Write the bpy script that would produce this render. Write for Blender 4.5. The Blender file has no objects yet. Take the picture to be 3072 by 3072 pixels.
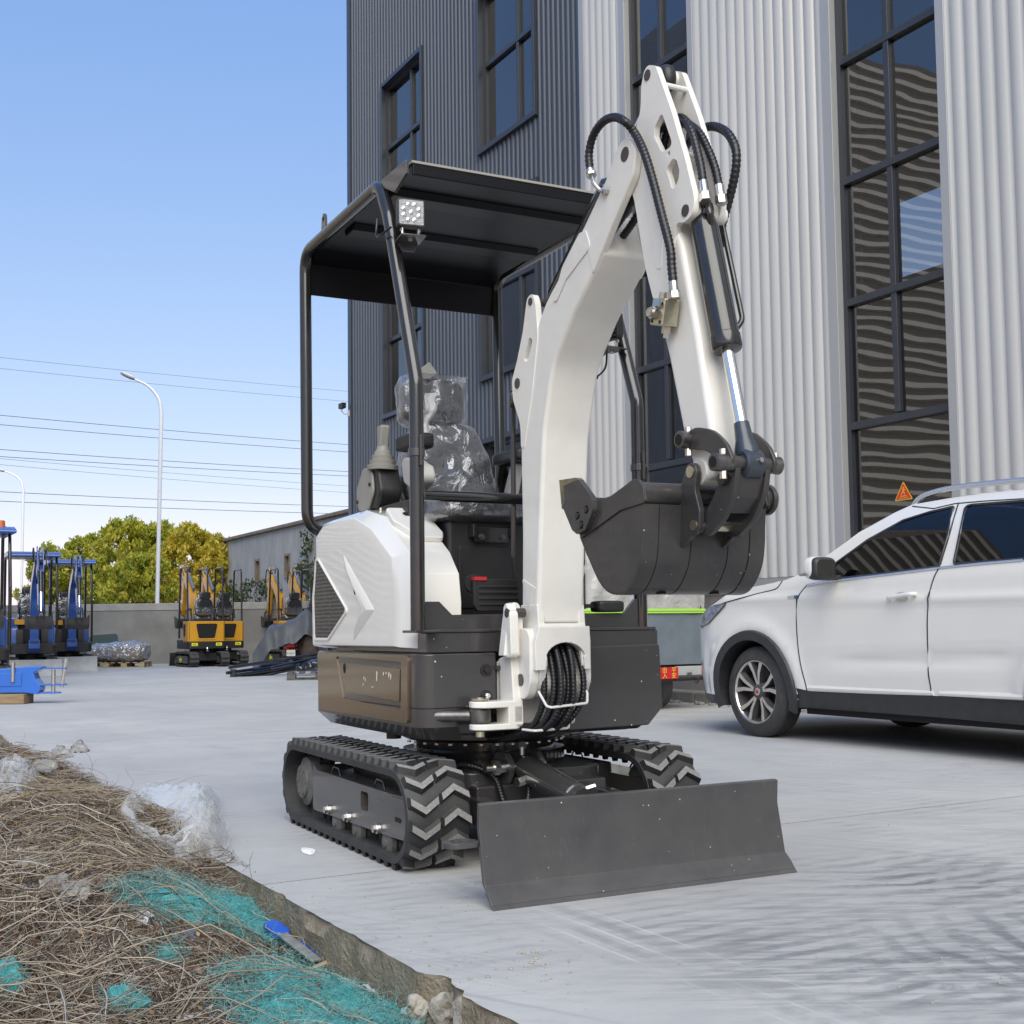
import bpy, bmesh, math, random
import numpy as np
from mathutils import Vector, Matrix, noise, geometry
random.seed(7); RNG = np.random.default_rng(7)
SC = bpy.context.scene
COL = SC.collection
R = math.radians

# ---------------------------------------------------------------- camera
FPX = 3700.0; PPX = 1536.0; PPY = 1640.0; EYE = 0.85      # focal length and principal point in photo pixels (3072 wide)
PITCH = math.atan(245 / FPX); ROLL = 0.0125
_f = np.array([0, math.cos(PITCH), math.sin(PITCH)]); _r = np.array([1., 0, 0]); _u = np.array([0, -math.sin(PITCH), math.cos(PITCH)])
_cu = _u * math.cos(ROLL) + _r * math.sin(ROLL); _cr = _r * math.cos(ROLL) - _u * math.sin(ROLL)
cam_d = bpy.data.cameras.new('camera'); cam = bpy.data.objects.new('camera', cam_d); COL.objects.link(cam)
cam.matrix_world = Matrix(((_cr[0], _cu[0], -_f[0], 0), (_cr[1], _cu[1], -_f[1], 0), (_cr[2], _cu[2], -_f[2], EYE), (0, 0, 0, 1)))
cam_d.sensor_fit = 'HORIZONTAL'; cam_d.sensor_width = 36; cam_d.lens = 36 * FPX / 3072
cam_d.shift_x = 0.0; cam_d.shift_y = (PPY - 1536) / 3072
cam_d.clip_start = 0.05; cam_d.clip_end = 3000
SC.camera = cam

# ---------------------------------------------------------------- sky and skylight fill
SUN_EL = R(42); SUN_AZ = R(175)            # azimuth clockwise from +Y: behind the camera; a wide soft lamp added as skylight fill, the yard lies in open shade
w = bpy.data.worlds.new('World'); SC.world = w; w.use_nodes = True
nt = w.node_tree; nt.nodes.clear()
sky = nt.nodes.new('ShaderNodeTexSky'); sky.sky_type = 'NISHITA'; sky.sun_disc = False
sky.sun_elevation = SUN_EL; sky.sun_rotation = SUN_AZ
sky.altitude = 200; sky.air_density = 1.0; sky.dust_density = 0.6; sky.ozone_density = 2.6
bg = nt.nodes.new('ShaderNodeBackground'); bg.inputs['Strength'].default_value = 0.15
wo = nt.nodes.new('ShaderNodeOutputWorld')
# the same mild response over the whole dome: softer contrast between horizon and zenith, as a phone renders it
se_ = nt.nodes.new('ShaderNodeSeparateColor'); co_ = nt.nodes.new('ShaderNodeCombineColor'); nt.links.new(sky.outputs[0], se_.inputs[0])
for i, (pw_, gain) in enumerate(((0.83, 1.09), (0.60, 1.39), (0.33, 2.60))):
    p_ = nt.nodes.new('ShaderNodeMath'); p_.operation = 'POWER'; p_.inputs[1].default_value = pw_; g_ = nt.nodes.new('ShaderNodeMath'); g_.operation = 'MULTIPLY'; g_.inputs[1].default_value = gain
    nt.links.new(se_.outputs[i], p_.inputs[0]); nt.links.new(p_.outputs[0], g_.inputs[0]); nt.links.new(g_.outputs[0], co_.inputs[i])
nt.links.new(co_.outputs[0], bg.inputs[0]); nt.links.new(bg.outputs[0], wo.inputs[0])
sd = bpy.data.lights.new('fill_sun', 'SUN'); sd.energy = 2.5; sd.angle = R(60); sd.color = (1.0, 0.985, 0.865)
fill_sun = bpy.data.objects.new('fill_sun', sd); COL.objects.link(fill_sun)
sv = Vector((math.sin(SUN_AZ) * math.cos(SUN_EL), math.cos(SUN_AZ) * math.cos(SUN_EL), math.sin(SUN_EL)))
fill_sun.rotation_euler = sv.to_track_quat('Z', 'Y').to_euler(); fill_sun.location = sv * 60
SC.view_settings.view_transform = 'Standard'; SC.view_settings.look = 'None'
SC.view_settings.exposure = 0.5; SC.view_settings.gamma = 1.0; SC.view_settings.use_curve_mapping = False
SC.cycles.max_bounces = 6; SC.cycles.transparent_max_bounces = 24; SC.cycles.caustics_reflective = False; SC.cycles.caustics_refractive = False

# ---------------------------------------------------------------- pixel -> place
_C = np.array([0, 0, EYE])
def ray(px, py): return _f + _cr * (px - PPX) / FPX - _cu * (py - PPY) / FPX
def ground(px, py, z=0.0):
    d = ray(px, py); return _C + d * ((z - EYE) / d[2])
class Frame:
    """a thing's own axes: x to its right side in the picture, y away, z up"""
    def __init__(s, o, deg):
        a = R(deg); s.o = np.array(o, float); s.deg = deg
        s.ax = [np.array([math.cos(a), math.sin(a), 0]), np.array([-math.sin(a), math.cos(a), 0]), np.array([0, 0, 1.])]
    def world(s, l): return s.o + s.ax[0] * l[0] + s.ax[1] * l[1] + s.ax[2] * l[2]
    def on(s, px, py, axis, v):
        n = s.ax[axis]; d = ray(px, py); t = np.dot(s.o + n * v - _C, n) / np.dot(d, n); P = _C + d * t - s.o
        return (float(P @ s.ax[0]), float(P @ s.ax[1]), float(P @ s.ax[2]))
YAW = 29.5                                  # the yard's grid: factory, kerb, car and slab edge all run this way

# ---------------------------------------------------------------- materials
MATS = {}
def mat(name, col, rough=0.5, metal=0.0, coat=0.0, var=0.0, vscale=6.0, bump=0.0, bscale=40.0, spec=0.5, col2=None, trans=0.0, stretch=None, detail=4.0, dust=None, rvar=0.0, speck=None, scratch=0.0):
    """procedural Principled: base colour broken up by noise (var or col2), fine relief, optional dust film"""
    if name in MATS: return MATS[name]
    m = bpy.data.materials.new(name); m.use_nodes = True; t = m.node_tree; n = t.nodes; L = t.links
    p = n['Principled BSDF']; p.inputs['Roughness'].default_value = rough; p.inputs['Metallic'].default_value = metal
    p.inputs['Coat Weight'].default_value = coat; p.inputs['Coat Roughness'].default_value = 0.06
    p.inputs['Specular IOR Level'].default_value = spec
    if trans: p.inputs['Transmission Weight'].default_value = trans
    c4 = (*col, 1); p.inputs['Base Color'].default_value = c4
    tc = n.new('ShaderNodeTexCoord'); src = tc.outputs['Object']
    if stretch:
        mp = n.new('ShaderNodeMapping'); mp.inputs['Scale'].default_value = stretch; L.new(src, mp.inputs[0]); src = mp.outputs[0]
    out = None
    if var or col2:
        nz = n.new('ShaderNodeTexNoise'); nz.inputs['Scale'].default_value = vscale; nz.inputs['Detail'].default_value = detail; nz.inputs['Roughness'].default_value = 0.6; L.new(src, nz.inputs[0])
        rp = n.new('ShaderNodeValToRGB'); rp.color_ramp.elements[0].position = 0.32; rp.color_ramp.elements[1].position = 0.7
        a = col2 if col2 else tuple(c * (1 - var) for c in col); b = col if col2 else tuple(min(1, c * (1 + var)) for c in col)
        rp.color_ramp.elements[0].color = (*a, 1); rp.color_ramp.elements[1].color = (*b, 1)
        L.new(nz.outputs[0], rp.inputs[0]); out = rp.outputs[0]
        if rvar:
            mr = n.new('ShaderNodeMapRange'); mr.inputs['To Min'].default_value = rough - rvar; mr.inputs['To Max'].default_value = rough + rvar
            L.new(nz.outputs[0], mr.inputs[0]); L.new(mr.outputs[0], p.inputs['Roughness'])
    if dust:                                   # settled dust: more on faces that look up
        dc, amt = dust
        ge = n.new('ShaderNodeNewGeometry'); sx = n.new('ShaderNodeSeparateXYZ'); L.new(ge.outputs['Normal'], sx.inputs[0])
        n2 = n.new('ShaderNodeTexNoise'); n2.inputs['Scale'].default_value = 14; n2.inputs['Detail'].default_value = 6; L.new(src, n2.inputs[0])
        mr = n.new('ShaderNodeMapRange'); mr.inputs['From Min'].default_value = -0.5; mr.inputs['From Max'].default_value = 1.0
        mr.inputs['To Min'].default_value = 0.25 * amt; mr.inputs['To Max'].default_value = 1.6 * amt; L.new(sx.outputs[2], mr.inputs[0])
        mu = n.new('ShaderNodeMath'); mu.operation = 'MULTIPLY'; mu.use_clamp = True; L.new(mr.outputs[0], mu.inputs[0]); L.new(n2.outputs[0], mu.inputs[1])
        mx = n.new('ShaderNodeMix'); mx.data_type = 'RGBA'; L.new(mu.outputs[0], mx.inputs[0])
        if out: L.new(out, mx.inputs[6])
        else: mx.inputs[6].default_value = c4
        mx.inputs[7].default_value = (*dc, 1); out = mx.outputs[2]
    if scratch:                                # rubbed streaks, lighter than the paint
        mp2 = n.new('ShaderNodeMapping'); mp2.inputs['Scale'].default_value = (9, 9, 2.2); L.new(tc.outputs['Object'], mp2.inputs[0]); n3 = n.new('ShaderNodeTexNoise'); n3.inputs['Scale'].default_value = 5; n3.inputs['Detail'].default_value = 9; n3.inputs['Distortion'].default_value = 1.5; n3.inputs['Roughness'].default_value = .7; L.new(mp2.outputs[0], n3.inputs[0])
        r3 = n.new('ShaderNodeMapRange'); r3.inputs['From Min'].default_value = .58; r3.inputs['From Max'].default_value = .78; r3.inputs['To Max'].default_value = scratch; L.new(n3.outputs[0], r3.inputs[0])
        mx = n.new('ShaderNodeMix'); mx.data_type = 'RGBA'; L.new(r3.outputs[0], mx.inputs[0])
        if out: L.new(out, mx.inputs[6])
        else: mx.inputs[6].default_value = c4
        mx.inputs[7].default_value = (.30, .29, .28, 1); out = mx.outputs[2]
    if speck:                                  # stray spots of white spray
        vo = n.new('ShaderNodeTexVoronoi'); vo.inputs['Scale'].default_value = speck; L.new(tc.outputs['Object'], vo.inputs[0]); sp_ = n.new('ShaderNodeSeparateColor'); L.new(vo.outputs['Color'], sp_.inputs[0])
        th = n.new('ShaderNodeMapRange'); th.inputs['From Min'].default_value = .80; th.inputs['From Max'].default_value = 1.0; th.inputs['To Max'].default_value = .13; L.new(sp_.outputs[0], th.inputs[0])
        lt = n.new('ShaderNodeMath'); lt.operation = 'LESS_THAN'; L.new(vo.outputs['Distance'], lt.inputs[0]); L.new(th.outputs[0], lt.inputs[1])
        mx = n.new('ShaderNodeMix'); mx.data_type = 'RGBA'; L.new(lt.outputs[0], mx.inputs[0])
        if out: L.new(out, mx.inputs[6])
        else: mx.inputs[6].default_value = c4
        mx.inputs[7].default_value = (.62, .62, .60, 1); out = mx.outputs[2]
    if out: L.new(out, p.inputs['Base Color'])
    if bump:
        nb = n.new('ShaderNodeTexNoise'); nb.inputs['Scale'].default_value = bscale; nb.inputs['Detail'].default_value = 3; L.new(src, nb.inputs[0])
        bn = n.new('ShaderNodeBump'); bn.inputs['Strength'].default_value = bump; bn.inputs['Distance'].default_value = 0.01
        L.new(nb.outputs[0], bn.inputs['Height']); L.new(bn.outputs[0], p.inputs['Normal'])
    MATS[name] = m; return m
def film_mat(name, tint, see, rough, wrinkle, wscale, shine=0.0):
    m = bpy.data.materials.new(name); m.use_nodes = True; t = m.node_tree; n = t.nodes; L = t.links; n.clear()
    o = n.new('ShaderNodeOutputMaterial'); mx = n.new('ShaderNodeMixShader'); tr = n.new('ShaderNodeBsdfTransparent'); pb = n.new('ShaderNodeBsdfPrincipled')
    tc = n.new('ShaderNodeTexCoord'); nz = n.new('ShaderNodeTexNoise'); nz.inputs['Scale'].default_value = wscale; nz.inputs['Detail'].default_value = 5; nz.inputs['Distortion'].default_value = 1.2
    L.new(tc.outputs['Object'], nz.inputs[0])
    bn = n.new('ShaderNodeBump'); bn.inputs['Strength'].default_value = wrinkle; bn.inputs['Distance'].default_value = 0.03; L.new(nz.outputs[0], bn.inputs['Height']); L.new(bn.outputs[0], pb.inputs['Normal'])
    pb.inputs['Base Color'].default_value = (*tint, 1); pb.inputs['Roughness'].default_value = rough; pb.inputs['Specular IOR Level'].default_value = 0.9; pb.inputs['Metallic'].default_value = shine
    lw = n.new('ShaderNodeLayerWeight'); lw.inputs[0].default_value = 0.35; L.new(bn.outputs[0], lw.inputs['Normal'])
    mr = n.new('ShaderNodeMapRange'); mr.inputs['To Min'].default_value = 1 - see; mr.inputs['To Max'].default_value = min(1, 1 - see + 0.45); L.new(lw.outputs['Facing'], mr.inputs[0])
    L.new(mr.outputs[0], mx.inputs[0]); L.new(tr.outputs[0], mx.inputs[1]); L.new(pb.outputs[0], mx.inputs[2]); L.new(mx.outputs[0], o.inputs[0])
    MATS[name] = m; return m
def glass_mat(name, tint, rough=0.0, wave=0.0, wscale=3.0, refl=1.0, ior=1.5, stretch=(1, 1, 1)):
    """window glass: Fresnel mirror over a tinted see-through pane, slightly wavy"""
    m = bpy.data.materials.new(name); m.use_nodes = True; t = m.node_tree; n = t.nodes; L = t.links; n.clear()
    o = n.new('ShaderNodeOutputMaterial'); mx = n.new('ShaderNodeMixShader'); tr = n.new('ShaderNodeBsdfTransparent'); gl = n.new('ShaderNodeBsdfGlossy'); fr = n.new('ShaderNodeFresnel')
    tr.inputs[0].default_value = (*tint, 1); gl.inputs[0].default_value = (refl, refl, refl, 1); gl.inputs['Roughness'].default_value = rough; fr.inputs[0].default_value = ior
    if wave:
        tc = n.new('ShaderNodeTexCoord'); mp = n.new('ShaderNodeMapping'); mp.inputs['Scale'].default_value = stretch; nz = n.new('ShaderNodeTexNoise'); nz.inputs['Scale'].default_value = wscale; nz.inputs['Detail'].default_value = 1.0
        L.new(tc.outputs['Object'], mp.inputs[0]); L.new(mp.outputs[0], nz.inputs[0])
        bn = n.new('ShaderNodeBump'); bn.inputs['Strength'].default_value = wave; bn.inputs['Distance'].default_value = 0.02; L.new(nz.outputs[0], bn.inputs['Height']); L.new(bn.outputs[0], gl.inputs['Normal'])
    L.new(fr.outputs[0], mx.inputs[0]); L.new(tr.outputs[0], mx.inputs[1]); L.new(gl.outputs[0], mx.inputs[2]); L.new(mx.outputs[0], o.inputs[0])
    MATS[name] = m; return m
DUST = (0.42, 0.40, 0.37)
mat('white_paint', (0.82, 0.80, 0.75), 0.34, coat=0.35, var=0.035, vscale=9, bump=0.03, bscale=90, dust=((0.62, 0.58, 0.5), 0.25))
mat('white_gloss', (0.80, 0.785, 0.74), 0.22, coat=0.8, var=0.02, vscale=3, dust=((0.6, 0.56, 0.5), 0.15))
mat('dark_paint', (0.038, 0.036, 0.037), 0.30, coat=0.6, var=0.10, vscale=5, bump=0.03, bscale=120, dust=(DUST, 0.05), rvar=0.06, speck=40)
mat('blade_paint', (0.036, 0.037, 0.042), 0.38, coat=0.2, col2=(0.062, 0.060, 0.060), vscale=4, bump=0.06, bscale=60, dust=(DUST, 0.09), rvar=0.08, detail=8, speck=48, scratch=.14)
mat('bucket_steel', (0.024, 0.024, 0.026), 0.38, coat=0.2, col2=(0.050, 0.046, 0.043), vscale=7, bump=0.08, bscale=50, dust=(DUST, 0.055), rvar=0.1, detail=8, speck=60, scratch=.13)
mat('black_gloss', (0.010, 0.010, 0.011), 0.20, coat=0.6, var=0.1, dust=(DUST, 0.05))
mat('black_plastic', (0.013, 0.013, 0.015), 0.42, var=0.15, dust=(DUST, 0.045), bump=0.03, bscale=200)
mat('rubber', (0.016, 0.017, 0.019), 0.62, var=0.25, vscale=18, bump=0.1, bscale=60, dust=(DUST, 0.13), detail=8)
mat('rubber_worn', (0.30, 0.295, 0.28), 0.8, col2=(0.20, 0.195, 0.19), vscale=60, bump=0.08, bscale=120)
mat('hose', (0.012, 0.012, 0.014), 0.34, bump=0.0)
mat('zinc', (0.62, 0.60, 0.56), 0.28, metal=1.0, var=0.15, vscale=40)
mat('zinc_yellow', (0.60, 0.56, 0.42), 0.32, metal=1.0, var=0.15, vscale=40)
mat('chrome', (0.86, 0.86, 0.85), 0.05, metal=1.0)
mat('steel_dark', (0.16, 0.15, 0.145), 0.38, metal=0.9, var=0.25, vscale=30)
mat('frame_paint', (0.062, 0.056, 0.052), 0.30, coat=0.45, var=0.15, vscale=6, dust=(DUST, 0.07), rvar=0.08)
mat('red_paint', (0.45, 0.02, 0.025), 0.4)
mat('grey_plastic', (0.30, 0.29, 0.26), 0.5, var=0.05, bump=0.04, bscale=150)
mat('grey_pale', (0.48, 0.47, 0.44), 0.4, var=0.05)
mat('worn_yellow', (0.28, 0.22, 0.09), 0.5, col2=(0.10, 0.09, 0.075), vscale=25, dust=(DUST, 0.15))
mat('lamp_lens', (0.34, 0.35, 0.36), 0.30, metal=0.5, var=0.2, vscale=60, bump=0.5, bscale=60, stretch=(1, 1, 5))
mat('dark_hole', (0.006, 0.006, 0.006), 0.8)
mat('hub_grey', (0.10, 0.098, 0.088), 0.6, var=0.3, vscale=30, dust=(DUST, 0.2))

# ---------------------------------------------------------------- mesh helpers
def fillet(pts, rad=0.02, seg=5):
    """round the corners of a closed 2D outline; a point may carry its own radius as third value"""
    out = []; n = len(pts)
    for i in range(n):
        p = Vector(pts[i][:2]); a = Vector(pts[i - 1][:2]); b = Vector(pts[(i + 1) % n][:2]); r = pts[i][2] if len(pts[i]) > 2 else rad
        u = (a - p); v = (b - p); lu, lv = u.length, v.length
        if r <= 0 or lu < 1e-6 or lv < 1e-6: out.append(tuple(p)); continue
        u /= lu; v /= lv; c = max(-1, min(1, u.dot(v))); ang = math.acos(c)
        if ang > 3.05 or ang < 0.05: out.append(tuple(p)); continue
        d = min(r / math.tan(ang / 2), lu * 0.48, lv * 0.48); r2 = d * math.tan(ang / 2)
        cen = p + (u + v).normalized() * (r2 / math.sin(ang / 2)); s = p + u * d - cen; e = p + v * d - cen
        a0 = math.atan2(s.y, s.x); a1 = math.atan2(e.y, e.x); da = (a1 - a0 + math.pi) % (2 * math.pi) - math.pi
        k = max(2, int(seg * abs(da) / 1.5) + 1)
        for j in range(k + 1):
            t = a0 + da * j / k; out.append((cen.x + r2 * math.cos(t), cen.y + r2 * math.sin(t)))
    return out
def ring(cy, cz, r, n=20, a0=0.0, a1=2 * math.pi, ry=None):
    full = abs(a1 - a0) > 6.28; m = n if full else n + 1
    return [(cy + r * math.cos(a0 + (a1 - a0) * i / n), cz + (ry or r) * math.sin(a0 + (a1 - a0) * i / n)) for i in range(m)]
def spline(pts, k=6, closed=False):
    P = [Vector(p) for p in pts]; n = len(P); out = []
    if n < 3: return P
    for i in range(n if closed else n - 1):
        p0 = P[(i - 1) % n] if closed or i > 0 else P[0] * 2 - P[1]
        p1 = P[i]; p2 = P[(i + 1) % n]; p3 = P[(i + 2) % n] if closed or i + 2 < n else P[-1] * 2 - P[-2]
        for j in range(k):
            t = j / k; out.append(0.5 * ((2 * p1) + (p2 - p0) * t + (2 * p0 - 5 * p1 + 4 * p2 - p3) * t * t + (3 * p1 - p0 - 3 * p2 + p3) * t ** 3))
    if not closed: out.append(P[-1])
    return out
def bend_path(pts, rad=0.08, seg=6):
    """3D polyline with rounded corners"""
    P = [Vector(p) for p in pts]; out = [P[0]]
    for i in range(1, len(P) - 1):
        p = P[i]; u = P[i - 1] - p; v = P[i + 1] - p; lu, lv = u.length, v.length; u /= lu; v /= lv
        ang = math.acos(max(-1, min(1, u.dot(v))))
        if ang > 3.08: out.append(p); continue
        d = min(rad / math.tan(ang / 2), lu * .48, lv * .48); a = p + u * d; b = p + v * d
        for j in range(seg + 1):
            t = j / seg; out.append(a * (1 - t) ** 2 + p * 2 * t * (1 - t) + b * t * t)
    out.append(P[-1]); return out
class MB:
    def __init__(s): s.v = []; s.f = []; s.m = []; s.cur = 0; s.pc = []
    def add(s, vs, fs, M=None):
        o = len(s.v); s.pc.append((o, o + len(vs), len(s.f), len(s.f) + len(fs))); s.v += [tuple(M @ Vector(p)) if M else tuple(p) for p in vs]; s.f += [tuple(i + o for i in f) for f in fs]; s.m += [s.cur] * len(fs); return s
    def box(s, x0, x1, y0, y1, z0, z1, M=None):
        return s.add([(x0, y0, z0), (x1, y0, z0), (x1, y1, z0), (x0, y1, z0), (x0, y0, z1), (x1, y0, z1), (x1, y1, z1), (x0, y1, z1)], [(0, 3, 2, 1), (4, 5, 6, 7), (0, 1, 5, 4), (1, 2, 6, 5), (2, 3, 7, 6), (3, 0, 4, 7)], M)
    def prism(s, poly, axis, a, b, holes=(), M=None, poly2=None):
        """extrude a 2D outline along an axis: axis 0 takes (y,z), 1 takes (x,z), 2 takes (x,y)"""
        def P(q, h): return (h, q[0], q[1]) if axis == 0 else (q[0], h, q[1]) if axis == 1 else (q[0], q[1], h)
        loops = [[tuple(q[:2]) for q in poly]] + [[tuple(q[:2]) for q in h] for h in holes]; loops2 = [[tuple(q[:2]) for q in poly2]] if poly2 else loops
        flat = [q for l in loops for q in l]; flat2 = [q for l in loops2 for q in l]; n = len(flat)
        vs = [P(q, a) for q in flat] + [P(q, b) for q in flat2]; fs = []
        if len(loops) == 1: fs += [tuple(range(n)), tuple(range(2 * n - 1, n - 1, -1))]
        else:
            T = geometry.tessellate_polygon([[Vector((q[0], q[1], 0)) for q in l] for l in loops])
            for t in T: fs += [tuple(t), tuple(i + n for i in reversed(t))]
        o = 0
        for l in loops:
            k = len(l); fs += [(o + i, o + (i + 1) % k, n + o + (i + 1) % k, n + o + i) for i in range(k)]; o += k
        return s.add(vs, fs, M)
    def tube(s, path, r, n=8, caps=True, closed=False, flat=None):
        P = [Vector(p) for p in path]; k = len(P); rs = r if isinstance(r, (list, tuple)) else [r] * k; vs = []; fs = []
        up = None
        for i in range(k):
            t = ((P[(i + 1) % k] if closed or i < k - 1 else P[i]) - (P[i - 1] if closed or i > 0 else P[i]))
            t = t.normalized() if t.length > 1e-9 else Vector((0, 0, 1))
            if up is None: up = Vector((0, 0, 1)) if abs(t.z) < 0.9 else Vector((1, 0, 0))
            a = t.cross(up); a = a.normalized() if a.length > 1e-6 else t.orthogonal().normalized(); b = a.cross(t).normalized(); up = b
            for j in range(n):
                w_ = 2 * math.pi * j / n; vs.append(P[i] + (a * math.cos(w_) + b * math.sin(w_)) * rs[i])
        for i in range(k if closed else k - 1):
            for j in range(n): fs.append((i * n + j, i * n + (j + 1) % n, ((i + 1) % k) * n + (j + 1) % n, ((i + 1) % k) * n + j))
        if caps and not closed: fs += [tuple(range(n - 1, -1, -1)), tuple(range((k - 1) * n, k * n))]
        return s.add(vs, fs)
    def cyl(s, p0, p1, r0, r1=None, n=20): return s.tube([p0, p1], [r0, r0 if r1 is None else r1], n)
    def lathe(s, prof, p0, p1, n=28):
        """profile of (distance along p0->p1 in metres, radius)"""
        d = (Vector(p1) - Vector(p0)).normalized(); return s.tube([Vector(p0) + d * h for h, _ in prof], [max(r, 1e-4) for _, r in prof], n) if False else s._lathe(prof, Vector(p0), d, n)
    def _lathe(s, prof, p0, d, n, caps=True):
        a = d.orthogonal().normalized(); b = d.cross(a); vs = []; fs = []; k = len(prof)
        for h, r in prof:
            for j in range(n): w_ = 2 * math.pi * j / n; vs.append(p0 + d * h + (a * math.cos(w_) + b * math.sin(w_)) * max(r, 1e-4))
        for i in range(k - 1):
            for j in range(n): fs.append((i * n + j, i * n + (j + 1) % n, (i + 1) * n + (j + 1) % n, (i + 1) * n + j))
        if caps: fs += [tuple(range(n - 1, -1, -1)), tuple(range((k - 1) * n, k * n))]
        return s.add(vs, fs)
    def hexnut(s, p, d, r, h): return s.tube([Vector(p), Vector(p) + Vector(d).normalized() * h], r, 6)
    def soft(s, c, size, e=4.0, n=12, jig=0.0, jscale=6.0, taper=None, M=None):
        """padded shape: superellipsoid grown from a cube, optionally wrinkled"""
        vs = []; fs = []; idx = {}
        def vid(p):
            k = tuple(round(q, 5) for q in p)
            if k in idx: return idx[k]
            l = (abs(p[0]) ** e + abs(p[1]) ** e + abs(p[2]) ** e) ** (1 / e); q = Vector(p) / l
            q = Vector((q.x * size[0] / 2, q.y * size[1] / 2, q.z * size[2] / 2))
            if taper: q = Vector(taper(q))
            if jig: q += q.normalized() * jig * noise.noise((q + Vector(c)) * jscale) + Vector((noise.noise(q * jscale * 2 + Vector((5, 1, 2))), noise.noise(q * jscale * 2), noise.noise(q * jscale * 2 + Vector((1, 7, 3))))) * jig * .5
            idx[k] = len(vs); vs.append(q + Vector(c)); return idx[k]
        for ax in range(3):
            for sg in (-1, 1):
                for i in range(n):
                    for j in range(n):
                        q = []
                        for (di, dj) in ((0, 0), (1, 0), (1, 1), (0, 1)):
                            p = [0, 0, 0]; p[ax] = sg; p[(ax + 1) % 3] = -1 + 2 * (i + di) / n; p[(ax + 2) % 3] = -1 + 2 * (j + dj) / n; q.append(vid(p))
                        fs.append(tuple(q if sg > 0 else reversed(q)))
        return s.add(vs, fs, M)
    def quadgrid(s, fn, nu, nv):
        vs = [fn(i / nu, j / nv) for i in range(nu + 1) for j in range(nv + 1)]
        return s.add(vs, [(i * (nv + 1) + j, (i + 1) * (nv + 1) + j, (i + 1) * (nv + 1) + j + 1, i * (nv + 1) + j + 1) for i in range(nu) for j in range(nv)])
    def mesh(s, name, mats, smooth=35, fix=True):
        me = bpy.data.meshes.new(name); me.from_pydata(s.v, [], s.f)
        for m in (mats if isinstance(mats, (list, tuple)) else [mats]): me.materials.append(MATS[m] if isinstance(m, str) else m)
        if any(s.m): me.polygons.foreach_set('material_index', s.m)
        if fix:
            bm = bmesh.new(); bm.from_mesh(me); bmesh.ops.recalc_face_normals(bm, faces=bm.faces); bm.to_mesh(me); bm.free()
        me.update()
        if smooth:
            me.polygons.foreach_set('use_smooth', [True] * len(me.polygons)); me.set_sharp_from_angle(angle=R(smooth))
        return me
    def each(s, name, mats, parent=None, **k):
        """every added piece as an object of its own"""
        r = []
        for a, b, c, d in s.pc: q = MB(); q.v = s.v[a:b]; q.f = [tuple(i - a for i in f) for f in s.f[c:d]]; q.m = s.m[c:d]; r.append(q.build(name, mats, parent, **k))
        return r[0]
    def build(s, name, mats, parent=None, bevel=0.0, smooth=35, label=None, seg=2, kind=None, fix=True):
        me = s.mesh(name, mats, smooth, fix); return put(name, me, parent, bevel, label, seg, kind)
def put(name, me, parent=None, bevel=0.0, label=None, seg=2, kind=None, M=None):
    o = bpy.data.objects.new(name, me); COL.objects.link(o); o.parent = parent
    if M is not None: o.matrix_local = M
    if label: o['label'] = label
    if kind: o['kind'] = kind
    if bevel:
        b = o.modifiers.new('bevel', 'BEVEL'); b.width = bevel; b.segments = seg; b.limit_method = 'ANGLE'; b.angle_limit = R(32); b.use_clamp_overlap = True; b.harden_normals = True
    return o
def thing(name, label, cat, loc=(0, 0, 0), rotz=0.0, group=None):
    o = bpy.data.objects.new(name, None); COL.objects.link(o); o.empty_display_size = 0.2; o.location = loc; o.rotation_euler = (0, 0, rotz)
    return tag(o, label, cat, group)
def tag(o, label, cat, group=None):
    o['label'] = label; o['category'] = cat
    if group: o['group'] = group
    return o
def struct(o): o['kind'] = 'structure'; return o
def copy_tree(o, parent=None):
    c = o.copy(); COL.objects.link(c); c.parent = parent
    for ch in list(o.children): copy_tree(ch, c)
    return c
def hose_path(pts, k=8): return spline(pts, k)
def ribbed(path, r, amp=0.10, pitch=0.012):
    """spiral-guard hose: radius swells along its length"""
    P = [Vector(p) for p in path]; L = [0.0]
    for i in range(1, len(P)): L.append(L[-1] + (P[i] - P[i - 1]).length)
    tot = L[-1]; n = max(8, int(tot / (pitch / 3))); out = []; rs = []; k = 0
    for i in range(n + 1):
        d = tot * i / n
        while k < len(L) - 2 and L[k + 1] < d: k += 1
        t = (d - L[k]) / max(1e-6, L[k + 1] - L[k]); out.append(P[k].lerp(P[k + 1], t)); rs.append(r * (1 + amp * math.sin(2 * math.pi * d / pitch)))
    return out, rs

# ================================================================ the place
GRID = Frame((0, 0, 0), YAW); RZ = R(YAW); EDGE = 1.33                # grid x = distance towards the factory, y = along it
def gridpt(d, s, z=0.0): return Vector(GRID.world((d, s, z)))
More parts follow.
